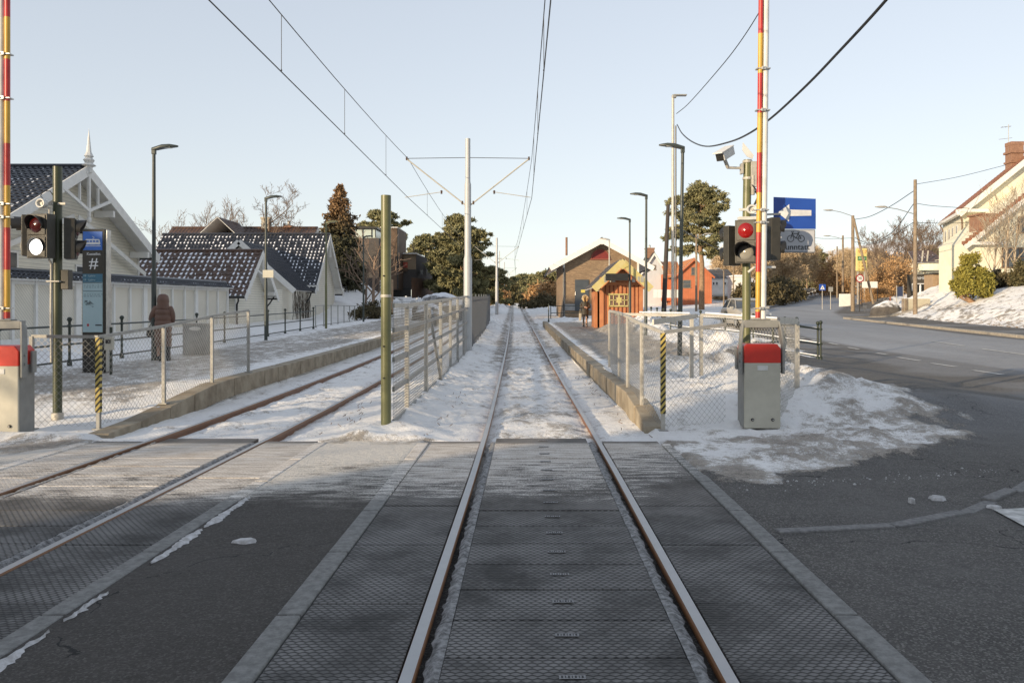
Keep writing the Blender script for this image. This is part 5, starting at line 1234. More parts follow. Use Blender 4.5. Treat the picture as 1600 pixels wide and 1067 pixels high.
    win(t,(at(1599,67.5)-x0,Yw,zt(352,67.5)-z0),.8,1.3,'y',(1,2),fr=M('brown_frame',(.22,.13,.07),.7),pane=m_glass)
    # chimney and aerial
    cx_=at(1585,76)-x0; zc_=zt(262,76)-z0
    mb=MB(); mb.box((cx_,4,zc_+.9),(1.15,1.0,2.6)); mb.box((cx_,4,zc_+1.35),(1.4,1.25,.22)); mb.box((cx_,4,zc_+.45),(1.35,1.2,.18)); mb.box((cx_,4,zc_+2.15),(1.2,1.05,.35)); ch=mb.build('chimney',m_chim,t,bevel=.02)
    mb=MB(); ax_=cx_-.55; mb.tube([(ax_,4,zc_+1),(ax_,4,zc_+4.0)],.03,6); mb.tube([(ax_-.7,4,zc_+3.7),(ax_+.25,4,zc_+3.85)],.02,5); mb.tube([(ax_-.9,4,zc_+2.6),(ax_+.35,4,zc_+2.75)],.02,5)
    for q in(-.6,-.4,-.2,.1): mb.tube([(ax_+q,3.8,zc_+3.75),(ax_+q,4.2,zc_+3.75)],.015,4)
    mb.build('aerial',m_galv,t)
yellow()
# ---------------- vegetation ----------------
def leaf_mat(name,a,b_,rough=.8,trans=0):
    m,t,b=mat_new(name); g=N(t,'ShaderNodeNewGeometry'); v=coords(t)
    n=noise(t,v,1.4,4,.7); c=mixc(t,sstep(t,n,.35,.68),a,b_)
    c=mixc(t,mth(t,'MULTIPLY',g.outputs['Random Per Island'],.7),c,tuple(x*1.6 for x in b_)); t.links.new(c,b.inputs['Base Color']); b.inputs['Roughness'].default_value=rough; return m
m_pine=leaf_mat('pine_needles',(.10,.105,.045),(.19,.175,.085)); m_spruce=leaf_mat('spruce_needles',(.040,.044,.018),(.085,.070,.030))
m_spb=leaf_mat('cypress_brown',(.040,.044,.022),(.060,.056,.028))
def _brown_top():
    t=m_spb.node_tree; b=t.nodes['Principled BSDF']; src=b.inputs['Base Color'].links[0].from_socket; z=sep(t,coords(t))[2]
    t.links.new(mixc(t,sstep(t,mth(t,'ADD',z,mth(t,'MULTIPLY',noise(t,coords(t),1.2),3.)),7.0,10.5),src,(.22,.13,.06)),b.inputs['Base Color'])
_brown_top(); m_jun=leaf_mat('juniper_green',(.11,.11,.018),(.22,.19,.035))
m_tan=leaf_mat('tan_twigs',(.28,.20,.12),(.42,.32,.20)); m_org=leaf_mat('orange_leaves',(.24,.13,.05),(.34,.21,.10)); m_hedge=leaf_mat('dark_hedge',(.045,.042,.02),(.10,.08,.04))
m_bark=M('bark_grey',(.20,.16,.12),.9,col2=(.11,.085,.065),ns=6,b=(12,.7,.03)); m_pbark=M('pine_bark',(.34,.22,.13),.9,col2=(.20,.12,.07),ns=4,b=(10,.8,.03)); m_twig=M('twig_bark',(.20,.15,.11),.9,col2=(.14,.10,.075),ns=3); m_birch=M('birch_bark',(.46,.38,.28),.8,col2=(.28,.22,.16),ns=5)
def mesh_np(name,V_,F_,mat,parent=None,smooth=False):
    me=bpy.data.meshes.new(name); V_=np.asarray(V_,np.float32); F_=np.asarray(F_,np.int32); k=F_.shape[1]
    me.vertices.add(len(V_)); me.vertices.foreach_set('co',V_.ravel()); me.loops.add(F_.size); me.loops.foreach_set('vertex_index',F_.ravel())
    me.polygons.add(len(F_)); me.polygons.foreach_set('loop_start',np.arange(0,F_.size,k,dtype=np.int32)); me.polygons.foreach_set('loop_total',np.full(len(F_),k,np.int32)); me.update()
    me.materials.append(mat); o=bpy.data.objects.new(name,me); sc.collection.objects.link(o)
    if parent:o.parent=parent
    return o
def leaves(centers,rad,per,size,seed,flat=.6,stretch=2.2):
    """tufts of small slivers round each centre"""
    rs=np.random.RandomState(seed); n=len(centers); c=np.repeat(np.asarray(centers,float),per,0); ra=np.asarray(rad,float); r=np.repeat((ra.reshape(n,-1) if ra.size>=n else ra)*np.ones((n,3)),per,0)
    d=rs.normal(size=(n*per,3)); d/=np.linalg.norm(d,axis=1)[:,None]; p=c+d*r*(rs.rand(n*per,1)**.6)*(1+.35*np.abs(rs.normal(size=(n*per,1))))
    a=d+rs.normal(size=d.shape)*.8; a/=np.linalg.norm(a,axis=1)[:,None]; b=np.cross(a,rs.normal(size=d.shape)); b/=np.linalg.norm(b,axis=1)[:,None]+1e-9
    s=size*(.6+.8*rs.rand(n*per,1)); A=a*s*stretch/2; B=b*s/2
    V_=np.stack([p-A-B*.4,p-A*.2+B,p+A,p+A*.1-B],1).reshape(-1,3); F_=np.arange(n*per*4).reshape(-1,4); return V_,F_
def branch_mesh(seed,h,levels=4,spread=.55,trunk_r=.16,nb=5,up=.35,first=.25,twist=.5,sides=5,minr=.012,droop=0,forks=3,lenf=.62):
    rr=random.Random(seed); mb=MB(); tips=[]
    def grow(p,d,L,r,lv):
        pts=[p];rs=[r]; n=5 if lv==0 else 4
        for i in range(n):
            d=(d+Vector((rr.gauss(0,1),rr.gauss(0,1),rr.gauss(0,.6)))*(.06 if lv==0 else .16)*twist+Vector((0,0,up*.12 if lv else 0))-Vector((0,0,droop*.1*lv))).normalized()
            p=p+d*L/n; pts.append(p); rs.append(max(minr*.7,r*(1-(.55 if lv==0 else .75)*(i+1)/n)))
        mb.tube(pts,rs,max(3,sides-lv),cap=False)
        if lv>=levels: tips.append(pts[-1]); return
        k=nb if lv==0 else forks+(1 if rr.random()<.5 else 0)
        for j in range(k):
            f=first+(1-first)*(j+rr.random()*.7)/k if lv==0 else .25+.75*(j+rr.random()*.8)/k
            f=min(f,.99); q=f*n; i=int(q); pp=pts[i].lerp(pts[i+1],q-i); ang=rr.uniform(0,2*math.pi) if lv else j*2.4+rr.uniform(-.4,.4)
            ax=d.orthogonal().normalized(); ax.rotate(Matrix.Rotation(ang,3,d)) ; nd=(d*(1-spread*.6)+ax*spread+Vector((0,0,up*.3))).normalized()
            grow(pp,nd,L*lenf*(1.15-.5*f if lv==0 else rr.uniform(.75,1.05)),max(minr,rs[i]*.55),lv+1)
        tips.append(pts[-1])
    grow(Vector((0,0,-.3)),Vector((0,0,1)),h,trunk_r,0); return mb,tips
def bare_tree(lab,x,y,h,seed,name='bare_tree',mat=None,group=None,z=None,cat='tree',**k):
    t=thing(name,lab,cat,(x,y,hz(x,y) if z is None else z),0,group); mb,tips=branch_mesh(seed,h*.72,**k); mb.build('trunk',mat or m_twig,t,smooth=True,auto=False); return t,tips
def conifer(lab,x,y,h,w,seed,name='spruce_tree',mat=None,base=.06,dens=1.0,col=False,z=None,group=None,per=26,size=.22):
    t=thing(name,lab,'tree',(x,y,hz(x,y) if z is None else z),0,group); rs=np.random.RandomState(seed)
    mb=MB(); mb.tube([(0,0,-.5),(0,0,h*.5),(0,0,h)],[w*.05+.06,w*.035+.04,.02],8,cap=False)
    cs=[];rad=[]; nl=int(h/.42*dens)
    for i in range(nl):
        f=base+(1-base)*(i/nl); z_=f*h
        prof=(min(1,(1-f)*1.9)**.85 if col else (1-f)**.8)*w/2*(.78+.4*rs.rand())
        k=max(3,int(7*dens*(.4+prof/(w/2))))
        for j in range(k):
            a=rs.rand()*6.283; rr_=prof*(.35+.65*rs.rand()**.6); zz_=z_-rr_*(.1 if col else .28)+rs.normal()*.1
            cs.append((rr_*math.cos(a),rr_*math.sin(a),zz_)); s=.18+.30*prof/(w/2)*(.6+.6*rs.rand()); s*=w/4.2; rad.append((s*1.25,s*1.25,s*.8))
            if j%3==0: mb.tube([(0,0,z_),(cs[-1][0],cs[-1][1],cs[-1][2])],[.04,.015],3,cap=False)
    mb.build('trunk',m_bark,t,smooth=True,auto=False); V_,F_=leaves(cs,rad,per,size,seed+1); mesh_np('crown',V_,F_,mat or m_spruce,t); return t
def pine(lab,x,y,h,w,seed,base=.4,name='pine_tree',z=None,group=None,per=150,size=.16,nb=15,trunk=.3,mat=None,rtop=.5,fine=2,layers=None):
    t=thing(name,lab,'tree',(x,y,hz(x,y) if z is None else z),0,group); rr=random.Random(seed); mb=MB()
    lean=Vector((rr.uniform(-.03,.03),0,0)); pts=[Vector((0,0,-.5))]; 
    for i in range(1,9): pts.append(Vector((rr.uniform(-.12,.12)+lean.x*i*h/8,rr.uniform(-.1,.1),h*.93*i/8)))
    mb.tube(pts,[trunk*(1-.72*i/8) for i in range(9)],10,cap=False)
    cs=[];rad=[]
    for b in range(nb):
        f=base+(1-base)*((b+rr.random()*.6)/nb); q=min(7.99,f*8*.98); i=int(q); p=pts[i].lerp(pts[i+1],q-i); a=b*2.4+rr.uniform(-.5,.5)
        g=(f-base)/(1-base); wd=w/2*(math.sin(math.pi*min(1,(g*.8+.2)))**.6)*rr.uniform(.7,1.1)*(1 if g<.75 else .75)
        d=Vector((math.cos(a),math.sin(a),.12+.45*g)); e=p+d*wd; mid=p.lerp(e,.5)+Vector((0,0,rr.uniform(-.05,.12)*wd))
        mb.tube([p,mid,e],[trunk*.32*(1.1-g*.6),trunk*.2,trunk*.07],5,cap=False)
        for k in range(5+fine*2):
            u=rr.uniform(.35,1.08); c=p.lerp(e,u)+Vector((rr.gauss(0,.17*wd),rr.gauss(0,.17*wd),rr.gauss(.02,.09*wd)+.04*wd))
            mb.tube([p.lerp(e,min(1,u*.9)),c],[trunk*.07,trunk*.025],3,cap=False)
            for m_ in range(fine):
                s=w*.046*rr.uniform(.35,1.45); q_=(c.x+rr.gauss(0,w*.07),c.y+rr.gauss(0,w*.07),c.z+rr.gauss(0,w*.028)); cs.append(q_); rad.append((s*1.3,s*1.3,s*.55))
                mb.tube([c,q_],[trunk*.03,trunk*.015],3,cap=False)
    mb.build('trunk',m_pbark,t,smooth=True,auto=False); V_,F_=leaves(cs,rad,per,size*.72,seed+5,stretch=3.4); mesh_np('crown',V_,F_,mat or m_pine,t); return t
def bush(lab,x,y,w,h,seed,mat,name='bush',z=None,n=60,per=40,size=.12,cat='bush',group=None,depth=None):
    zb=hz(x,y) if z is None else z; t=thing(name,lab,cat,(x,y,zb),0,group); rs=np.random.RandomState(seed); dp=(depth or w)/2
    u=rs.normal(size=(n,3)); u/=np.linalg.norm(u,axis=1)[:,None]; u*=rs.rand(n,1)**.4; u[:,2]=np.abs(u[:,2]); cs=u*np.array([w/2*.85,dp*.85,h*.85])+np.array([0,0,.1*h])
    mb=MB()
    for c in cs[::3]: mb.tube([(0,0,-.1),(c[0]*.5,c[1]*.5,c[2]*.55),tuple(c)],[.03,.02,.008],3,cap=False)
    mb.build('stem',m_twig,t); s=min(w,h)*.2; V_,F_=leaves(cs,np.full((n,3),s)*(.6+.8*rs.rand(n,1)),per,size,seed+2); mesh_np('foliage',V_,F_,mat,t); return t
def HX(px,Y): return at(px,Y)
# --- left side trees
conifer('tall narrow dark spruce with a browned top beside the cream house',at(531,74),74,zt(288,74)-hz(at(531,74),74),3.9,11,mat=m_spb,col=True,dens=1.5,per=44,size=.15)
bare_tree('bare spreading tree rising behind the black tiled roof',at(418,78),78,10.8,21,levels=5,spread=.75,nb=6,first=.35,up=.5,trunk_r=.22,minr=.018,lenf=.60)
bare_tree('faint bare tree above the roof ridge, left of the spreading one',at(348,120),120,13,22,levels=4,spread=.6,nb=6,up=.5,minr=.03)
bare_tree('small bare tree left of the black roof, above the brown roof end',at(258,110),110,10.5,23,levels=4,spread=.6,nb=6,minr=.025)
bare_tree('bare tree at the left end of the brown roof ridge',at(325,115),115,12.0,24,levels=4,spread=.5,nb=6,minr=.028)
t,_=bare_tree('pruned bare tree with pale thick limbs right of the spruce',at(585,66),66,7.4,25,levels=3,spread=.8,nb=8,first=.3,up=.7,trunk_r=.17,minr=.03,mat=M('pruned_bark',(.30,.21,.15),.9,col2=(.2,.14,.1)))
bare_tree('slimmer pruned bare tree beside the thick olive post',at(571,69),69,6.0,26,levels=3,spread=.7,nb=6,first=.3,up=.7,trunk_r=.12,minr=.025)
pine('pine rising behind the dark flat roofed house',at(598,112),112,zt(322,112)-hz(at(598,112),112),6.5,31,base=.45,per=110,size=.22)
pine('large bushy pine left of the nearest catenary mast',at(724,88),88,zt(326,88)-hz(at(724,88),88),5.4,32,base=.12,per=70,size=.20,nb=26,fine=3,trunk=.3)
pine('lower pine merging with the big one from the left',at(694,92),92,zt(365,92)-hz(at(694,92),92),4.2,38,base=.12,per=110,size=.20,nb=18,fine=3,trunk=.22)
pine('flat topped pine farther left of the big bushy pine',at(664,110),110,zt(362,110)-hz(at(664,110),110),6.0,33,base=.35,per=110,size=.22)
pine('pine right of the nearest catenary mast',at(763,125),125,zt(417,125)-hz(at(763,125),125),6.2,34,base=.15,per=110,size=.24,nb=18)
pine('pine rising right of the second catenary mast, dark and narrow',at(748,115),115,zt(395,115)-hz(at(748,115),115),3.0,39,base=.15,per=110,size=.22,nb=16)
bare_tree('thin dead pole-like tree between the pines',at(661,95),95,11.5,35,levels=2,spread=.8,nb=12,first=.75,lenf=.14,trunk_r=.12)
# far tree line at the end of the track
r4=random.Random(12); k=0
for px,py,Y,w in((778,440,190,5),(800,436,215,6),(815,432,235,6),(826,438,250,6),(838,441,240,6),(790,448,170,4)):
    x=at(px,Y); (conifer if k%2 else pine)(('pointed far conifer' if k%2 else 'rounded far pine')+' in the treeline where the tracks vanish',x,Y,zt(py-3,Y)-hz(x,Y),w*1.15,50+k,group='far trees at the end of the line '+('pointed' if k%2 else 'rounded'),per=60,size=.42); k+=1
for px,py,Y,w,lab in((862,425,150,8.5,'broad pine with reddish underside left of the brick shed'),(848,436,165,7,'orange-brown pine beside the vanishing tracks'),(880,440,160,8,'low pine peeking out beside the brick shed eave')):
    x=at(px,Y); pine(lab,x,Y,zt(py,Y)-hz(x,Y),w,60+k,per=80,size=.3,base=.2,nb=16); k+=1
for px,Y,w,h in((842,140,5,4.2),(858,135,5,4.5),(780,150,4,4)):
    x=at(px,Y); bush(('sunlit orange thicket right of the vanishing tracks' if px>800 else 'brown thicket behind the third catenary mast'),x,Y,w,h,k,m_org,name='thicket',size=.25,n=80,group='orange thickets at the end of the line' if px>800 else None); k+=1
x=at(850,128); bush('dark low hedge across the end of the right snowfield',x,128,9,2.2,k,m_hedge,name='hedge',cat='hedge',size=.2,n=110)
# rocks
def rock(lab,x,y,w,d,h,seed,snow=True,name='rock'):
    rs=np.random.RandomState(seed); t=MB(); n=22;m_=12; P=[]
    for i in range(m_+1):
        for j in range(n):
            a=2*math.pi*j/n; e=math.pi/2*i/m_; v=Vector((math.cos(a)*math.cos(e),math.sin(a)*math.cos(e),math.sin(e))); q=1+.5*(float(fbm(np.array(v.x*1.7+seed),np.array(v.y*1.7+v.z*2+seed),4))-.5)
            P.append((v.x*w/2*q,v.y*d/2*q,v.z*h*q-.15))
    t.add(P,[(i*n+j,i*n+(j+1)%n,(i+1)*n+(j+1)%n,(i+1)*n+j) for i in range(m_) for j in range(n)])
    o=t.build(name,M('rock_snowy',(.060,.055,.055),.8,col2=(.12,.11,.10),ns=1.5,b=(4,1,.15),snow=True),smooth=True,auto=False); o.location=(x,y,hz(x,y)); return tag(o,lab,'rock')
rock('dark rock outcrop with snow on top between the grey fence and the pines',at(690,66),66,4.6,3,2.1,5); rock('dark snow-dusted slab above the middle fence',at(712,72),72,3.6,3,1.9,8); rock('low dark rock behind the middle fence mesh',at(672,58),58,2.6,2,1.3,9)
rock('snow covered boulder at the corner of the side street',at(1384,70),70,2.6,1.8,1.25,14)
bush('snowy dark scrub on the slope right of the spruce',at(580,62),62,4,1.4,k,m_hedge,size=.1,n=60)
# --- right side
pine('tall spreading pine with a bare trunk in front of the orange house',at(1096,95),95,zt(281,95)-hz(at(1096,95),95)+.4,6.6,71,base=.44,per=60,size=.18,nb=19,trunk=.36,fine=3)
x=at(1100,95); 
conifer('faint grey conifer right of the spreading pine',at(1128,140),140,zt(395,140)-hz(at(1128,140),140),4,72,per=20,size=.3,mat=m_tan)
# sunlit bare woods behind signal and along road
SP=dict(levels=4,spread=.7,nb=9,first=.15,up=.6,trunk_r=.24,minr=.035,sides=4,forks=3)
tanb=M('tan_bark',(.34,.25,.15),.9,col2=(.22,.155,.095),ns=2)
lst=[(1142,400,150),(1160,392,150),(1172,396,140),(1215,388,160),(1232,390,170),(1247,393,180),(1261,400,200),(1225,398,150),(1190,395,165),(1205,400,172)]
for i,(px,py,Y) in enumerate(lst):
    x=at(px,Y); h=zt(py,Y)-hz(x,Y)
    t,tips=bare_tree('sunlit tan bare tree in the row left of the climbing road',x,Y,max(h,6)*1.12,80+i,mat=tanb,group='tan bare trees left of the climbing road',**SP)
    V_,F_=leaves([tuple(q) for q in tips],.9,26,.075,i,stretch=9); mesh_np('twigs',V_,F_,m_tan,t)
for i,(px,Y,w,h) in enumerate(((1204,104,4.5,3.6),(1219,113,4.8,3.4),(1230,123,4.8,3.3),(1240,136,4.5,3.2),(1170,95,4,3.0))):
    bush('dark evergreen hedge clump along the left side of the climbing road' if i<4 else 'dark hedge behind the silver car',at(px,Y),Y,w,h,90+i,m_hedge,name='hedge',cat='hedge',size=.2,n=110,per=46,group='dark hedge clumps left of the climbing road' if i<4 else None)
pine('rounded dark green pine at the top of the climbing road',at(1272,230),230,zt(388,230)-hz(at(1272,230),230),9,73,base=.05,per=100,size=.4,nb=24,fine=3)
# hillside trees: far wooded slope on the right
r5=random.Random(77); n_h=0
types=[]
def hill_proto(kind,seed):
    if kind=='bare':
        t,tips=bare_tree('bare sunlit tree on the wooded slope at the right',0,0,11,seed,mat=tanb,z=0,group='bare trees on the right slope',levels=4,spread=.6,nb=8,first=.2,up=.6,trunk_r=.2,minr=.04,sides=4)
        V_,F_=leaves([tuple(q) for q in tips],.8,18,.07,seed,stretch=9); mesh_np('twigs',V_,F_,m_tan,t); return t
    if kind=='pine': return pine('green pine on the wooded slope at the right',0,0,11,6,seed,z=0,group='pines on the right slope',per=60,size=.34,base=.25)
    if kind=='grey': return bare_tree('tall grey leafless tree rising above the orange trees right of the leaning strut',0,0,11,seed,z=0,group='grey leafless trees above the orange trees',levels=5,spread=.62,nb=7,first=.3,up=.6,trunk_r=.2,minr=.022,sides=4)[0]
    if kind=='org': return bush('orange-brown leafy tree on the wooded slope',0,0,6.5,7,seed,m_org,name='leafy_tree',cat='tree',z=0,n=120,per=70,size=.15,group='orange leafy trees on the right slope')
prot={'grey':[hill_proto('grey',s) for s in(331,332)],'bare':[hill_proto('bare',s) for s in(301,302,303)],'pine':[hill_proto('pine',s) for s in(311,312)],'org':[hill_proto('org',s) for s in(321,322)]}
used=set()
def place(kind,px,py_top,Y,s0):
    global n_h
    i=r5.randrange(len(prot[kind])); o=prot[kind][i]; key=(kind,i)
    if key in used: o=copy_tree(o)
    used.add(key); x=at(px,Y); z=hz(x,Y); h=max(3,zt(py_top,Y)-z); b=7.5 if kind=='org' else 11.5
    o.location=(x,Y,z); s=h/b; o.scale=(max(s,.5),max(s,.5),s); o.rotation_euler=(0,0,r5.uniform(0,6.28)); n_h+=1
for i in range(64):
    px=r5.uniform(1255,1478); Y=r5.uniform(150,330); f=(px-1255)/225
    top=414-8*math.sin(f*3.0)-16*f+r5.uniform(-14,24)
    kind='bare' if r5.random()<.55 else('org' if r5.random()<.55 else 'pine')
    if 1252<px<1312 and Y<260: continue
    place(kind,px,top,Y,0)
for px,top,Y,kd in((1372,352,130,'grey'),(1392,362,120,'grey'),(1412,346,125,'grey'),(1448,352,118,'grey'),(1432,344,128,'grey'),(1398,395,105,'org'),(1385,412,100,'org'),(1412,405,112,'org'),(1365,425,110,'org'),(1330,392,150,'bare'),(1318,402,160,'org'),(1352,404,140,'bare'),(1462,384,140,'pine'),(1305,404,190,'bare'),(1300,396,180,'org'),(1370,440,95,'org')): place(kd,px,top,Y,0)
# background fill left/right far horizon
for i in range(26):
    px=r5.choice([r5.uniform(1040,1250),r5.uniform(60,640)]); Y=r5.uniform(210,300)
    place('bare' if r5.random()<.6 else 'pine',px,(436 if px>700 else 425)+r5.uniform(-14,14),Y,0)
for ks in prot.values():
    for o in ks: pass
# juniper + undergrowth at villa
def juniper():
    Y=61; x=at(1519,Y); z=hz(x,Y); t=thing('juniper_tree','rounded yellow-green juniper on the snow bank before the villa','tree',(x,Y,z)); rs=np.random.RandomState(5)
    mb=MB()
    for k in range(4): mb.tube([(.3,0,-.2),(-.3-.2*k,rs.normal()*.2,.35),(-.4+.4*k,0,.95),(-.5+.6*k,.1,1.7)],[.16,.13,.10,.05],6,cap=False)
    mb.tube([(.3,0,-.1),(.9,.1,.3),(.5,0,1.0)],[.12,.09,.06],6,cap=False); mb.build('trunk',m_pbark,t,smooth=True,auto=False)
    cs=[];n=150
    for i in range(n):
        a=rs.rand()*6.28; e=rs.rand()**.7; zc=.55+1.95*rs.rand(); rad=1.35*math.sqrt(max(.08,1-((zc-1.3)/1.35)**2))
        cs.append((rad*math.cos(a)*(.5+.5*e),rad*math.sin(a)*(.5+.5*e),zc))
    for i in range(26): cs.append((-.35+rs.normal()*.28,rs.normal()*.28,2.5+rs.rand()*.95))
    V_,F_=leaves(cs,.26,90,.085,6,stretch=2.6); mesh_np('crown',V_,F_,m_jun,t)
juniper()
bush('dark snowy rhododendron under the bare birch by the villa',at(1562,64),64,3.6,1.25,400,m_hedge,n=80,size=.13); bush('dark green shrub cut off by the right edge of the photo',at(1598,62),62,1.8,2.1,401,m_spruce,n=60,size=.11)
for i,(dx,h,sd) in enumerate(((0,6.9,501),(-.9,5.2,502),(.7,6.2,503))):
    bare_tree(('tallest','shortest, left-leaning','right-hand')[i]+' stem of the sunlit bare birch trio before the villa',at(1571,64)+dx,64,h*1.15,sd,name='birch_tree',mat=m_birch,levels=4,spread=.6,nb=8,first=.2,up=.7,trunk_r=.10,minr=.014)
# dry grass tufts on the bank
mb=MB(); rr=random.Random(8)
for i in range(420):
    y=rr.uniform(38,62); x=float(side_line(y))+.2+abs(rr.gauss(0,2.2)); z=hz(x,y)+.05
    for j in range(5):
        a=rr.uniform(0,6.28); l=rr.uniform(.06,.2); mb.add([(x-.012,y,z),(x+.012,y,z),(x+math.cos(a)*l,y+math.sin(a)*l,z+l*.6)],[(0,1,2)])
tag(mb.build('dry_grass',M('dry_grass',(.30,.20,.10),.9)),'dry grass poking out of the snow bank',None,kind='stuff')
# twigs in snow near the left track
mb=MB()
for i in range(90):
    y=rr.uniform(11,22); x=float(C(y))+rr.choice([-3.05,-2.9,-1.5,1.3])+rr.gauss(0,.12); z=hz(x,y)+.0
    a=rr.uniform(0,3.1); l=rr.uniform(.02,.07); mb.tube([(x,y,z+.0),(x+math.cos(a)*l,y+math.sin(a)*l,z+.03)],.006,3)
tag(mb.build('twigs',m_twig),'dead twigs and leaf bits lying on the trackside snow',None,kind='stuff')

# ---------------- poles and road lamps ----------------
def road_lamp_pole(lab,px,py_top,Y,arm,strut=None,r=.13,wood=True,box=False):
    x=at(px,Y); z=hz(x,Y); h=zt(py_top,Y)-z; t=thing('utility_pole',lab,'utility pole',(x,Y,z))
    mb=MB(); mb.tube([(0,0,-.4),(0,0,h)],[r,r*.72],12); mb.build('pole',m_wood if wood else m_galvl,t,smooth=True)
    if arm:
        (ax,ay,az)=arm; ex=at(ax,Y)-x; ez=zt(ay,Y)-z; az_=zt(az,Y)-z
        mb=MB(); mb.tube([(0,0,az_),(ex*.5,-.05,az_+(ez-az_)*.72),(ex*.85,-.1,ez)],.035,6); a=mb.build('lamp_arm',m_galv,t,smooth=True)
        mb=MB(); n=10; s=1 if ex>0 else -1
        mb.rings([[(ex*.8+s*u,-.1+math.cos(2*math.pi*q/n)*wd,ez+.02+math.sin(2*math.pi*q/n)*th) for q in range(n)] for u,wd,th in((0,.05,.04),(.2,.15,.09),(.6,.16,.08),(.95,.04,.03))]); mb.build('lamp_head',m_galvl,a,smooth=True)
    if strut: mb=MB(); mb.tube([(0.05,-.1,h-.3),(at(strut[0],Y)-x,-.4,zt(strut[1],Y)-z-.3)],[.11,.13],10); mb.build('strut',m_wood,t,smooth=True)
    return t,Vector((x,Y,z+h))
tA,pA=road_lamp_pole('tall wooden pole with a lamp arm in front of the villa bank',1430,281,64,(1374,324,335),r=.17)
tB,pB=road_lamp_pole('wooden pole with a leaning strut beside the speed limit sign',1332.5,337,82,(1293,329,338),strut=(1362,470),r=.20)
tC,pC=road_lamp_pole('wooden pole with a small lamp arm up the road, left of the strutted pole',1317,368,112,(1292,369,374),r=.17)
for i,(px,py,Y) in enumerate(((1308,385,150),(1301,392,180))): road_lamp_pole(('slender','more distant slender')+() if False else ('slender' if i==0 else 'more distant slender')+' wooden pole up the climbing road',px,py,Y,None,r=.17)
mb=MB(); 
o,_=road_lamp_pole('tall metal pole with a small square lamp left of the red signal',1051.5,150,38,None,r=.085,wood=False)
hh=zt(150,38)-o.location.z; mb.tube([(.12,-.1,-.2),(.12,-.05,hh-1.4)],.035,6); mb.build('side_cable',m_blk,o)
mb=MB(); mb.box((.32,0,hh+.02),(.62,.26,.06)); mb.box((.05,0,hh-.03),(.2,.2,.14)); mb.build('lamp_head',m_galv,o,bevel=.02)
t=thing('leaning_pole','dark wooden pole leaning right behind the metal lamp pole','utility pole',(at(1036,46),46,hz(at(1036,46),46)))
mb=MB(); top=zt(320,46)-t.location.z; mb.tube([(0,0,-.3),(at(1044,46)-t.location.x,0,top)],[.15,.10],10); mb.build('pole',M('dark_pole_wood',(.055,.045,.04),.8),t,smooth=True)
t2,_=road_lamp_pole('thin pale pole left of the pine trunk',1088,366,90,(1103,366,372),r=.14); road_lamp_pole('slim pole beside the low white house',1131,400,105,(1124,420,424),r=.10)
road_lamp_pole('thin wooden pole left of the white garage',1146,415,110,None,r=.12)
# cables
def cable(lab,pts,r,name='overhead_cable'):
    # smooth curve through points (Catmull-Rom)
    P=[Vector(p) for p in pts]; out=[]
    Q=[P[0]*2-P[1]]+P+[P[-1]*2-P[-2]]
    for i in range(1,len(Q)-2):
        for k in range(8):
            u=k/8; a,b_,c_,d_=Q[i-1],Q[i],Q[i+1],Q[i+2]
            out.append(.5*((2*b_)+(c_-a)*u+(2*a-5*b_+4*c_-d_)*u*u+(3*b_-3*c_+d_-a)*u**3))
    out.append(P[-1]); mb=MB(); mb.tube(out,r,6); tag(mb.build(name,m_blk,smooth=True),lab,'cable')
W_=lambda px,py,Y:(at(px,Y),Y,zt(py,Y))
cable('thick sagging black cable from the metal lamp pole to the upper right',[W_(1058,195,38),W_(1066,209,35.5),W_(1082,222,32),W_(1105,229,28),W_(1140,222,24.5),W_(1170,209,22),W_(1207,183,19.5),W_(1260,134,16.8),W_(1310,82,14.8),W_(1385,0,12.6),W_(1500,-140,10.5)],.026)
cable('thin cable rising from the metal lamp pole behind the barrier arm',[W_(1057,178,38),W_(1075,163,35),W_(1110,124,30),W_(1150,75,26),W_(1190,13,22.5),W_(1225,-60,20)],.016)
cable('upper cable between the two right wooden poles',[W_(1336,343,82),W_(1360,338,77),W_(1392,322,71),W_(1427,299,64)],.03)
cable('lower cable between the two right wooden poles',[W_(1336,372,82),W_(1360,380,77),W_(1395,362,71),W_(1428,318,64)],.03)
cable('third cable between the two right wooden poles',[W_(1336,378,82),W_(1362,382,77),W_(1395,368,70),W_(1428,347,64)],.025)
cable('cable from the wooden pole up to the villa chimney',[W_(1432,288,64),W_(1500,276,68),W_(1572,258,74)],.022)
cable('upper cable from the wooden pole to the villa eave',[W_(1432,318,64),W_(1460,322,67),W_(1520,326,71.8)],.022)
cable('lower cable from the wooden pole to the villa wall',[W_(1432,348,64),W_(1480,349,67),W_(1530,347,71.8)],.022)
cable('cable from the strutted pole leftwards past the sign plates',[W_(1335,372,82),W_(1290,373,80),W_(1230,370,76),W_(1150,395,60),W_(1056,355,38)],.02)

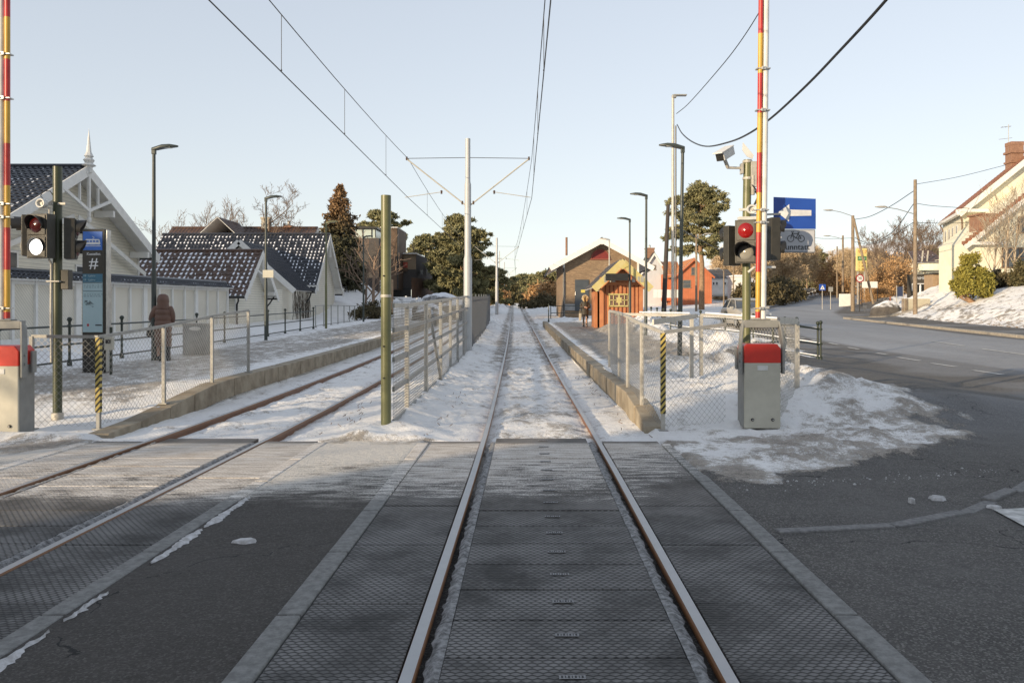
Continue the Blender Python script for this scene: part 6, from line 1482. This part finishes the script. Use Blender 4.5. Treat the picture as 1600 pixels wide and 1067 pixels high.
# ---------------- signs along the road ----------------
def post_sign(name,lab,px,py,Y,w,h,zbpy,build,post=m_galvl,pr=.035):
    x=at(px,Y); z=hz(x,Y); t=thing(name,lab,'road sign',(x,Y,z)); zc=zt(py,Y)-z
    mb=MB(); mb.tube([(0,.05,-.3),(0,.05,zc+h/2)],pr,8); mb.build('post',post,t,smooth=True); build(t,zc); return t
def disc(mb,r,zc,y=0,n=26,ri=0,d=.02):
    if ri: mb.rings([[(q*math.cos(2*math.pi*k/n),yy,zc+q*math.sin(2*math.pi*k/n)) for k in range(n)] for q,yy in((ri,y),(ri,y-d),(r,y-d),(r,y),(ri,y))],cap=False)
    else: mb.rings([[(q*math.cos(2*math.pi*k/n),yy,zc+q*math.sin(2*math.pi*k/n)) for k in range(n)] for q,yy in((r,y),(r,y-d))])
def b30(t,zc):
    mb=MB(); disc(mb,.40,zc); p=mb.build('plate',m_swhite,t); mb=MB(); disc(mb,.41,zc,-.022,ri=.30,d=.008); mb.build('red_ring',M('sign_ring_dark_red',(.30,.03,.03),.5),p)
    mb=MB(); textm(mb,'30',.42,(0,-.028,zc),depth=.008); mb.build('lettering',m_sblk,p)
post_sign('speed_limit_sign','round speed limit sign reading 30 by the strutted wooden pole',1343.5,435,80,.8,.8,470,b30,post=m_blk,pr=.045)
def bx(t,zc):
    mb=MB(); mb.box((0,0,zc),(.72,.02,.66)); p=mb.build('plate',m_sblue,t,bevel=.01); mb=MB(); mb.prism([(-.24,-.013,zc-.22),(.24,-.013,zc-.22),(0,-.013,zc+.24)],(0,.004,0)); mb.build('triangle',m_swhite,p)
    mb=MB(); mb.bar((0,-.018,zc+.08),(0,-.018,zc-.02),.004,.05); mb.bar((0,-.018,zc-.02),(-.08,-.018,zc-.18),.004,.035); mb.bar((0,-.018,zc-.02),(.08,-.018,zc-.18),.004,.035); mb.build('walking_figure',m_sblk,p)
post_sign('pedestrian_crossing_sign','blue square pedestrian crossing sign with white triangle up the road',1285,449,88,.7,.7,474,bx)
def by(t,zc):
    mb=MB(); mb.box((0,0,zc),(.5,.02,.5)); mb.build('plate',m_galv,t)
post_sign('small_sign_back','grey sign back right of the pedestrian crossing sign',1298,452,88,.5,.5,474,by)
# fuel price sign
t=thing('price_sign','tall yellow fuel price sign behind the leaning strut','price sign',(at(1346,96),96,hz(at(1346,96),96))); zq=lambda py:zt(py,96)-t.location.z
mb=MB(); mb.box((0,0,(zq(388)+zq(424))/2),(1.32,.3,zq(388)-zq(424))); b=mb.build('panel',M('price_yellow',(.62,.52,.20),.5,col2=(.55,.46,.17)),t,bevel=.12)
mb=MB(); mb.box((-.4,.1,zq(424)/2),(.14,.14,zq(424))); mb.box((.4,.1,zq(424)/2),(.14,.14,zq(424))); mb.build('legs',m_galvl,t)
mb=MB(); textm(mb,'YX:7',.52,(.05,-.16,zq(394)),depth=.01); mb.build('lettering',M('price_orange',(.50,.12,.03),.5),b)
mb=MB(); mb.box((0,-.155,zq(404)),(1.05,.02,.5)); gb=mb.build('green_band',M('price_green',(.07,.20,.06),.5),b); mb=MB(); textm(mb,'71 51',.36,(0,-.17,zq(404)),depth=.01); mb.build('digits',m_swhite,gb)
mb=MB(); 
for q,py in enumerate((411,416,421)): textm(mb,('9','5','D')[q],.26,(-.32,-.16,zq(py)),depth=.01); mb.box((.22,-.155,zq(py)),(.5,.02,.22))
mb.build('price_rows',M('price_brown',(.30,.17,.05),.5),b)
# billboard
t=thing('billboard','pale blank roadside billboard behind the wooden strut','billboard',(at(1359,92),92,hz(at(1359,92),92))); zq=lambda py:zt(py,92)-t.location.z
mb=MB(); mb.box((0,0,(zq(440)+zq(450))/2),(1.75,.08,zq(440)-zq(450))); mb.build('board',m_trim,t,bevel=.02); 
for s in(-1,1): mb=MB(); mb.box((s*.88,.02,zq(440)/2-.2),(.07,.07,zq(440)+.4)); mb.build('leg',m_blk,t)
t=thing('notice_board','dark blue upright notice board before the orange bushes','notice board',(at(1406,84),84,hz(at(1406,84),84))); zq=lambda py:zt(py,84)-t.location.z
mb=MB(); mb.box((0,0,(zq(448)+zq(463))/2),(.62,.06,zq(448)-zq(463))); b=mb.build('panel',M('notice_blue',(.03,.045,.10),.4),t); 
for s in(-1,1): mb=MB(); mb.box((s*.33,0,zq(446)/2-.2),(.05,.08,zq(446)+.4)); mb.build('leg',m_galvl,t)
# dark shop
t=thing('shop_kiosk','dark flat-roofed shop front with pale lettering beside the villa','shop',(at(1436,90),90,zt(458,90))); zq=lambda py:zt(py,90)-t.location.z; xq=lambda px:at(px,90)-t.location.x
mb=MB(); mb.prism([(xq(1417),0,-.6),(xq(1453),0,-.6),(xq(1453),0,zq(429)),(xq(1417),0,zq(429))],(1.6,2.6,0)); b=mb.build('wall',M('shop_dark',(.060,.052,.040),.7,col2=(.05,.042,.034)),t)
mb=MB(); textm(mb,'STRIMK',.44,(xq(1436),-.03,zq(435)),depth=.02); lt=mb.build('lettering',m_swhite,b)
mb=MB(); mb.box((xq(1438),-.03,zq(443.5)),(1.75,.06,.10)); mb.box((xq(1425),-.03,zq(449)),(.06,.06,.8)); mb.box((xq(1448),-.03,zq(449)),(.06,.06,.8)); mb.build('door_frame',m_swhite,t)
mb=MB(); mb.box((xq(1438),-.02,zq(450)),(1.6,.05,.85)); mb.build('doorway',m_blk,t)
t=thing('garden_shed','small tan timber shed with a door left of the villa','shed',(at(1468,82),82,zt(461,82))); 
mb=MB(); mb.box((0,1,.9),(1.25,1.8,2.4)); b=mb.build('wall',M('shed_tan',(.36,.26,.17),.8,col2=(.3,.21,.13),stripe=('W',.12,.08,(.24,.17,.11))),t); mb=MB(); mb.box((0,.9,2.14),(1.5,2.1,.1)); mb.build('roof',m_blk,t); mb=MB(); mb.box((.1,.08,.9),(.55,.05,1.6)); mb.build('door',M('shed_door',(.27,.19,.12),.8),b)
# balcony house behind
t=thing('balcony_house','brown roofed house with a curved pale yellow balcony left of the villa','house',(at(1455,110),110,zt(450,110))); zq=lambda py:zt(py,110)-t.location.z; xq=lambda px:at(px,110)-t.location.x
mb=MB(); mb.prism([(xq(1430),0,0),(xq(1476),0,0),(xq(1476),0,zq(404)),(xq(1430),0,zq(412))],(0,6,0)); mb.build('wall',m_yw,t)
roof_slope('roof',t,(xq(1425),-.6,zq(412)),(xq(1476),-.6,zq(410)),(xq(1476),4,zq(388)),(xq(1440),4,zq(390)),m_tbrown,tw=.5,tl=.7,snow=.3)
mb=MB(); n=12
mb.rings([[(xq(1455)+1.9*math.cos(a),-.3-1.3*max(0,math.sin(a)),zq(py)) for a in [math.pi*k/n for k in range(n+1)]] for py in(423,413)],cap=False); mb.build('balcony',m_yw,t)
mb=MB(); mb.bar((xq(1436),-.2,zq(440)),(xq(1441),-.2,zq(392)),.12,.2); mb.bar((xq(1444),-.2,zq(440)),(xq(1449),-.2,zq(392)),.12,.2); mb.build('ladder_frame',m_wirel,t)
# concrete block and posts by the bank
Yc=68; x0_,x1_=at(1404,Yc),at(1449,Yc)
t=thing('concrete_bin','low concrete bin with pale wooden slats at the bank foot','concrete bin',((x0_+x1_)/2,Yc,hz((x0_+x1_)/2,Yc)-.3))
mb=MB(); mb.box((.3,0,.55),(x1_-x0_-.6,1.0,1.25)); mb.build('wall',M('conc_pale',(.46,.43,.34),.85,col2=(.38,.35,.27)),t,bevel=.02)
mb=MB()
for k in range(4): mb.box((-(x1_-x0_)/2+.05+k*.13,-.55,.45),(.07,.07,1.5))
mb.build('slat',m_wood,t)
mb=MB(); mb.box((.3,0,1.2),(x1_-x0_-.5,1.05,.06)); mb.build('snow_cap',m_snow,t,bevel=.02)
mb=MB(); x=at(1391,74); mb.tube([(x,74,hz(x,74)-.2),(x,74,hz(x,74)+1.15)],.06,6); tag(mb.build('marker_post',M('rust_post',(.28,.10,.05),.8)),'thin rusty marker post in the snow beside the boulder','post')
mb=MB(); x=at(1438,75); mb.lathe((x,75,hz(x,75)),[(.08,-.2),(.08,.9),(.0,1.0)],8); tag(mb.build('bollard',m_trim,smooth=True),'short white bollard before the dark shop','bollard')
mb=MB(); x=at(1351.5,80); mb.box((x,80,hz(x,80)+.45),(.3,.25,.35)); mb.tube([(x,80,hz(x,80)-.1),(x,80,hz(x,80)+.4)],.04,6); tag(mb.build('meter_box',M('meter_grey',(.12,.13,.15),.6),bevel=.02),'small dark grey box in the snow under the speed sign','box')
# white gate / low wall far
mb=MB(); x=at(1320,96); mb.box((x,96,hz(x,96)+.7),(1.3,.2,1.7)); tag(mb.build('notice_wall',m_trim,bevel=.02),'low white wall panel left of the strutted pole','wall')

# ---------------- cars ----------------
def car(lab,x,y,rz,paint,group=None,z=None):
    t=thing('parked_car',lab,'car',(x,y,(float(H0(x,y))) if z is None else z),rz,group)
    # sections along length (front at -y). half-width, lower z, belt z
    st=[(-2.15,.62,.42,.66),(-2.05,.80,.28,.78),(-1.75,.87,.22,.90),(-1.1,.90,.20,1.02),(-.6,.91,.20,1.08),(.9,.91,.20,1.10),(1.7,.89,.22,1.08),(2.05,.82,.30,.98),(2.15,.70,.45,.85)]
    mb=MB(); R_=[]
    for yy,w_,zl,zb in st:
        R_.append([(-w_*.9,yy,zl),(-w_,yy,zl+.2),(-w_,yy,zb-.12),(-w_*.9,yy,zb),(-w_*.4,yy,zb+.02),(w_*.4,yy,zb+.02),(w_*.9,yy,zb),(w_,yy,zb-.12),(w_,yy,zl+.2),(w_*.9,yy,zl)])
    mb.rings(R_); body=mb.build('body',paint,t,smooth=True,bevel=0)
    mb=MB(); gh=[(-1.0,.80,1.05,.02),(-.25,.66,1.52,.0),(.5,.66,1.58,0),(1.4,.64,1.52,0),(2.0,.76,1.06,0)]
    P=[[(-w_,yy,1.0),(-w_,yy,z_-.02),(-w_*.85,yy,z_+.01),(w_*.85,yy,z_+.01),(w_,yy,z_-.02),(w_,yy,1.0)] for yy,w_,z_,_ in gh]; mb.rings(P); mb.build('cabin_glass',m_glass,t,smooth=True)
    mb=MB(); mb.rings([[(-.62,yy,z_-.03),(-.60,yy,z_+.03),(.60,yy,z_+.03),(.62,yy,z_-.03)] for yy,z_ in((-.32,1.50),(0,1.575),(.6,1.60),(1.4,1.55))]); 
    for s in(-1,1): mb.bar((s*.80,-.98,1.08),(s*.64,-.28,1.53),.05,.05); mb.bar((s*.88,.5,1.08),(s*.66,.5,1.55),.08,.03)
    mb.build('roof',paint,t,smooth=True)
    for s in(-1,1):
        mb=MB(); mb.box((s*.64,-2.03,.72),(.34,.12,.15)); mb.build('headlight',M('headlight_glass',(.75,.75,.72),.15),body,bevel=.03)
        mb=MB(); mb.box((s*1.0,-.85,1.08),(.2,.12,.14)); mb.build('mirror',paint,body,bevel=.03)
        for yy in(-1.35,1.35):
            mb=MB(); mb.tube([(s*.72,yy,.32),(s*.93,yy,.32)],.32,18); wl=mb.build('wheel',m_blk,t,smooth=True); mb=MB(); mb.tube([(s*.9,yy,.32),(s*.94,yy,.32)],.2,12); mb.build('rim',m_alu,wl)
    mb=MB(); mb.box((0,-2.14,.62),(.8,.06,.12)); mb.box((0,-2.12,.36),(1.3,.08,.14)); mb.build('grille',m_blk,body,bevel=.01)
    mb=MB(); mb.box((0,-2.18,.48),(.52,.02,.11)); mb.build('number_plate',m_swhite,body); return t
m_silver=M('silver_paint',(.42,.40,.36),.3,.3,col2=(.40,.38,.34)); m_dcar=M('black_car_paint',(.03,.03,.035),.25); m_wcar=M('white_car_paint',(.6,.6,.58),.3)
car('silver car facing the camera behind the right signal post',at(1164,46),46,R(2),m_silver)
for px,Y,p,lab in((1262,196,m_dcar,'dark car climbing the road far away'),(1256,215,m_wcar,'pale car parked behind the far dark car'),(1269,225,m_wcar,'small white car nearest the top of the road')): car(lab,at(px,Y),Y,R(-15),p,z=float(H0(at(px,Y),Y)))

# ---------------- people ----------------
def body_mesh(t,joints,edges,mat,name='body'):
    me=bpy.data.meshes.new(name); me.from_pydata([j[0] for j in joints],edges,[]); me.materials.append(mat)
    o=bpy.data.objects.new(name,me); sc.collection.objects.link(o); o.parent=t
    o.modifiers.new('skin','SKIN'); 
    for i,j in enumerate(joints):
        me.skin_vertices[0].data[i].radius=(j[1],j[2] if len(j)>2 else j[1])
    me.skin_vertices[0].data[0].use_root=True
    s=o.modifiers.new('sub','SUBSURF'); s.levels=2; s.render_levels=2; o.modifiers['skin'].use_smooth_shade=True
    # bake so that no operator is needed at render
    dg=bpy.context.evaluated_depsgraph_get(); ev=o.evaluated_get(dg); m2=bpy.data.meshes.new_from_object(ev); o.modifiers.clear(); o.data=m2
    if not m2.materials: m2.materials.append(mat)
    m2.polygons.foreach_set('use_smooth',[True]*len(m2.polygons)); return o
m_skin=M('skin',(.50,.30,.22),.55); m_trou=M('dark_trousers',(.02,.02,.024),.8); m_brnc=M('brown_puffer',(.16,.085,.06),.55,col2=(.12,.065,.045),ns=4); m_darkc=M('dark_parka',(.035,.032,.025),.7,col2=(.05,.045,.035)); m_fur=M('pale_fur',(.55,.45,.30),.95,col2=(.40,.31,.20),ns=25,b=(50,1,.02)); m_hair=M('blond_hair',(.50,.36,.16),.7,col2=(.36,.25,.11),ns=18); m_boot=M('boot_black',(.012,.012,.012),.5)
def finger_chains(base,dirv,side,joints,edges,wr):
    d=Vector(dirv).normalized(); s=Vector(side).normalized()
    for k in range(4):
        r=base+s*(k-1.5)*.020; l=(.062,.074,.070,.055)[k]; i0=len(joints)
        joints.append((tuple(r+d*.075),.009)); joints.append((tuple(r+d*(.075+l*.55)-Vector((0,0,.012))),.008)); joints.append((tuple(r+d*(.075+l)-Vector((0,0,.032))),.007)); edges+=[(wr,i0),(i0,i0+1),(i0+1,i0+2)]
    i0=len(joints); joints.append((tuple(base+s*.05+d*.03),.010)); joints.append((tuple(base+s*.065+d*.065),.009)); edges+=[(wr,i0),(i0,i0+1)]
def coat_loft(rows,n=28,puff=0,seed=0):
    mb=MB(); rs=random.Random(seed); rings=[]
    for i,(cx,cy,z,rx,ry) in enumerate(rows): rings.append([(cx+rx*math.cos(2*math.pi*k/n)*(1+.012*math.sin(5*k+i)),cy+ry*math.sin(2*math.pi*k/n),z) for k in range(n)])
    mb.rings(rings); return mb
def quilt(rows,band=.13,amp=.018,step=.02):
    """insert rounded quilting bulges between rows"""
    out=[]; z0,z1=rows[0][2],rows[-1][2]; n=int(abs(z1-z0)/step)
    zs=[r[2] for r in rows]
    for i in range(n+1):
        z=z0+(z1-z0)*i/n; k=0
        while k<len(rows)-2 and (zs[k+1]-z)*(1 if z1>z0 else -1)<0: k+=1
        u=(z-zs[k])/(zs[k+1]-zs[k]+1e-9); r=[rows[k][j]*(1-u)+rows[k+1][j]*u for j in range(5)]; ph=abs(math.sin(math.pi*(z/band))); a=amp*(ph**.45-.6); out.append((r[0],r[1],z,r[3]+a,r[4]+a))
    return out
# person 1: back turned, long hooded puffer coat
p1=(at(255,21.5),21.5,hz(-9.5,21.5)); t=thing('person','person in a long brown hooded puffer coat seen from behind by the railing','person',p1,R(12))
J=[((0,0,.92),.13,.12),((0,0,1.15),.13,.11),((0,0,1.38),.15,.10),((0,.0,1.50),.055,.055),((0,-.01,1.62),.095,.10),((-.10,0,.88),.09),((-.11,.0,.50),.06),((-.12,.02,.12),.045),((-.13,-.10,.05),.04),((.10,0,.88),.09),((.11,.03,.50),.06),((.12,.06,.12),.045),((.12,-.05,.05),.04),((-.19,0,1.40),.055),((-.27,.06,1.14),.045),((-.33,.26,1.08),.035),((.19,0,1.40),.055),((.24,.02,1.12),.045),((.20,.16,.98),.035)]
# facing +y (away from camera)
J=[(tuple((j[0][0],j[0][1],j[0][2])),)+tuple(j[1:]) for j in J]; J[8]=((-.13,.14,.05),.04); J[12]=((.12,.20,.05),.04)
E=[(0,1),(1,2),(2,3),(3,4),(0,5),(5,6),(6,7),(7,8),(0,9),(9,10),(10,11),(11,12),(2,13),(13,14),(14,15),(2,16),(16,17),(17,18)]
finger_chains(Vector((-.33,.27,1.08)),(-.2,1,0),(0,0,1),J,E,15)
body_mesh(t,J,E,m_skin)
cmb=coat_loft(quilt([(0,0,.38,.20,.16),(0,0,.6,.205,.17),(0,0,.9,.205,.17),(0,0,1.15,.20,.165),(0,0,1.32,.205,.16),(0,0,1.40,.185,.14),(0,0,1.47,.12,.11)],.15,.03)); coat=cmb.build('long_coat',m_brnc,t,smooth=True,auto=False)
mb=MB(); mb.rings([[(rx*math.cos(2*math.pi*k/24),-.02+oy+ry*math.sin(2*math.pi*k/24),z) for k in range(24)] for z,rx,ry,oy in((1.38,.17,.14,-.01),(1.43,.155,.15,0),(1.50,.140,.15,0),(1.55,.150,.158,0),(1.60,.148,.16,0),(1.64,.142,.155,0),(1.69,.13,.14,.01),(1.73,.10,.11,.01),(1.755,.05,.06,.01))]); mb.build('hood',m_brnc,coat,smooth=True)
for s,pts in((-1,[(-.14,0,1.40),(-.235,.02,1.25),(-.30,.10,1.12),(-.34,.24,1.08)]),(1,[(.13,0,1.40),(.20,.0,1.26),(.215,.04,1.10),(.17,.17,.98)])):
    mb=MB(); P=[];rr_=[]
    for i in range(len(pts)-1):
        for k in range(6):
            u=k/6; P.append(Vector(pts[i]).lerp(Vector(pts[i+1]),u)); f=(i+u)/(len(pts)-1); rr_.append((.095-.03*f)*(1+.10*abs(math.sin(f*9.5))))
    mb.tube(P,rr_,14); mb.build('sleeve',m_brnc,coat,smooth=True)
for s in(-1,1):
    mb=MB(); x=s*.115; mb.tube([(x,.03,.45),(x,.04,.22),(x,.05,.09)],[.062,.058,.06],12); mb.build('trouser_leg',m_trou,t,smooth=True)
    mb=MB(); mb.rings([[(x+rx*math.cos(2*math.pi*k/14),.07+ry*math.sin(2*math.pi*k/14),z) for k in range(14)] for z,rx,ry in((0,.05,.13),(.03,.055,.135),(.07,.052,.12),(.10,.048,.08),(.16,.05,.055))]); mb.build('boot',m_boot,t,smooth=True)
t=thing('shoulder_bag','dark soft bag hanging at the left hip of the person in brown','bag',(p1[0]-.36,p1[1]+.18,p1[2]+.62)); mb=MB(); mb.rings([[(rx*math.cos(2*math.pi*k/16),.07*math.sin(2*math.pi*k/16),z) for k in range(16)] for z,rx in((0,.12),(.04,.17),(.2,.15),(.28,.10))]); mb.build('pouch',m_boot,t,smooth=True); mb=MB(); mb.tube([(-.08,0,.27),(.0,0,.46),(.08,0,.27)],.012,6); mb.build('strap',m_boot,t)
# person 2: facing camera, parka with fur hood
Y2=46.5; p2=(at(914,Y2),Y2,hz(at(914,Y2),Y2)); t=thing('person','blond person in a dark parka with a pale fur hood beside the orange shelter','person',p2,R(8))
J=[((0,0,.92),.11,.11),((0,0,1.15),.11,.10),((0,0,1.36),.13,.09),((0,.0,1.47),.05,.05),((0,-.02,1.60),.085,.10),((-.09,0,.88),.08),((-.09,-.02,.48),.055),((-.10,.02,.10),.04),((-.10,-.12,.04),.035),((.09,0,.88),.08),((.08,-.04,.48),.055),((.07,-.02,.10),.04),((.07,-.16,.04),.035),((-.17,0,1.36),.05),((-.23,-.02,1.12),.04),((-.06,-.24,1.10),.03),((.17,0,1.36),.05),((.23,-.02,1.12),.04),((.06,-.24,1.08),.03)]
E=[(0,1),(1,2),(2,3),(3,4),(0,5),(5,6),(6,7),(7,8),(0,9),(9,10),(10,11),(11,12),(2,13),(13,14),(14,15),(2,16),(16,17),(17,18)]
finger_chains(Vector((-.06,-.25,1.10)),(.8,-.5,0),(0,0,1),J,E,15); finger_chains(Vector((.06,-.25,1.08)),(-.8,-.5,0),(0,0,-1),J,E,18)
bd=body_mesh(t,J,E,m_skin)
mb=MB(); mb.lathe((0,-.115,1.595),[(.0,-.03),(.016,-.02),(.010,.02),(0,.03)],8); mb.build('nose',m_skin,bd,smooth=True)
mb=MB(); 
for s in(-1,1): mb.lathe((s*.032,-.108,1.625),[(.0,-.010),(.012,0),(.0,.010)],8)
mb.build('eyes',m_boot,bd); mb=MB(); mb.box((0,-.110,1.545),(.045,.01,.010)); mb.build('mouth',M('lips',(.35,.10,.09),.5),bd)
cmb=coat_loft(quilt([(0,0,.70,.20,.155),(0,0,.9,.20,.155),(0,0,1.1,.19,.145),(0,0,1.30,.205,.145),(0,0,1.40,.17,.12),(0,0,1.46,.09,.09)],.16,.012)); coat=cmb.build('parka',m_darkc,t,smooth=True,auto=False)
for s,pts in((-1,[(-.15,0,1.38),(-.24,0,1.25),(-.26,-.04,1.10),(-.10,-.22,1.10)]),(1,[(.15,0,1.38),(.24,0,1.25),(.26,-.04,1.10),(.10,-.22,1.09)])):
    mb=MB(); mb.tube(pts,[.075,.068,.062,.05],12); mb.build('sleeve',m_darkc,coat,smooth=True)
mb=MB(); n=26; Rr=[]
for i in range(16):
    a=math.pi*(-.30+1.6*i/15); Rr.append((.155*math.cos(a),-.055,1.615+.165*math.sin(a)))
mb.tube(Rr,[.045+.012*math.sin(i*2.1) for i in range(16)],10); fr=mb.build('fur_hood',m_fur,t,smooth=True)
mb=MB(); mb.rings([[(rx*math.cos(2*math.pi*k/20),.05+oy+ry*math.sin(2*math.pi*k/20),z) for k in range(20)] for z,rx,ry,oy in((1.42,.13,.10,0),(1.52,.14,.11,0),(1.62,.14,.12,0),(1.72,.11,.10,0),(1.77,.05,.05,0))]); mb.build('hood_back',m_darkc,fr,smooth=True)
mb=MB()
for s in(-1,1): mb.tube([(s*.03,-.07,1.70),(s*.085,-.09,1.64),(s*.095,-.11,1.54),(s*.07,-.13,1.42)],[.03,.035,.035,.02],8)
mb.build('hair',m_hair,bd,smooth=True)
for s in(-1,1):
    x=s*.09; mb=MB(); mb.tube([(x,0,.80),(x*.98,-.03,.45),(x*.9,.0,.12)],[.085,.062,.048],12); mb.build('trouser_leg',m_trou,t,smooth=True)
    mb=MB(); mb.rings([[(x+rx*math.cos(2*math.pi*k/14),-.05+ry*math.sin(2*math.pi*k/14),z) for k in range(14)] for z,rx,ry in((-.01,.045,.125),(.03,.05,.13),(.07,.048,.11),(.10,.045,.07),(.20,.05,.055))]); mb.build('boot',m_boot,t,smooth=True)
t=thing('tote_bag','pale bag hanging at the side of the blond person','bag',(p2[0]-.27,p2[1]+.05,p2[2]+.35)); mb=MB(); mb.prism([(-.07,-.04,0),(.07,-.04,0),(.09,-.04,.42),(-.07,-.04,.42)],(0,.08,0)); mb.build('pouch',M('tote_pale',(.45,.40,.32),.8),t,bevel=.02); mb=MB(); mb.tube([(-.05,0,.40),(0,0,.72),(.05,0,.40)],.010,6); mb.build('strap',m_fur,t)

# ---------------- houses and trees added out of frame to throw the long shade ----------------
def plainhouse(lab,x0,y0,x1,y1,h,hr,rz=0,name='apartment_house'):
    t=thing(name,lab,'house',((x0+x1)/2,(y0+y1)/2,0),rz); W,L=x1-x0,y1-y0
    mb=MB(); mb.prism([(-W/2,-L/2,-1),(-W/2,L/2,-1),(-W/2,L/2,h),(-W/2,0,hr),(-W/2,-L/2,h)],(W,0,0)); mb.build('wall',m_siding,t)
    for s in(-1,1): mb=MB(); mb.prism([(-W/2-.4,s*(L/2+.4),h-.2),(W/2+.4,s*(L/2+.4),h-.2),(W/2+.4,0,hr+.15),(-W/2-.4,0,hr+.15)],(0,0,.12)); mb.build('roof',m_slate,t)
    return t
plainhouse('long cream house behind the photographer, out of view, shading the crossing',-24,-34,6,-12.5,8.0,12.5)
plainhouse('cream house left of the photo, out of view, shading the left platform',-40,-2.5,-26,13,6.6,8.6,name='corner_house')
plainhouse('tall block added far left, out of view, to shade the far houses',-86,4,-52,21,17.5,19,name='shade_block')
for i,(x,y,h) in enumerate(((-22,-5.0,9),(-26,-8.6,10),(-19,-2.6,8))):
    bare_tree('bare street tree left of the photo, out of view',x,y,h,900+i,z=0,levels=3,spread=.6,nb=7,first=.25,trunk_r=.15,minr=.02,group='bare street trees out of view')
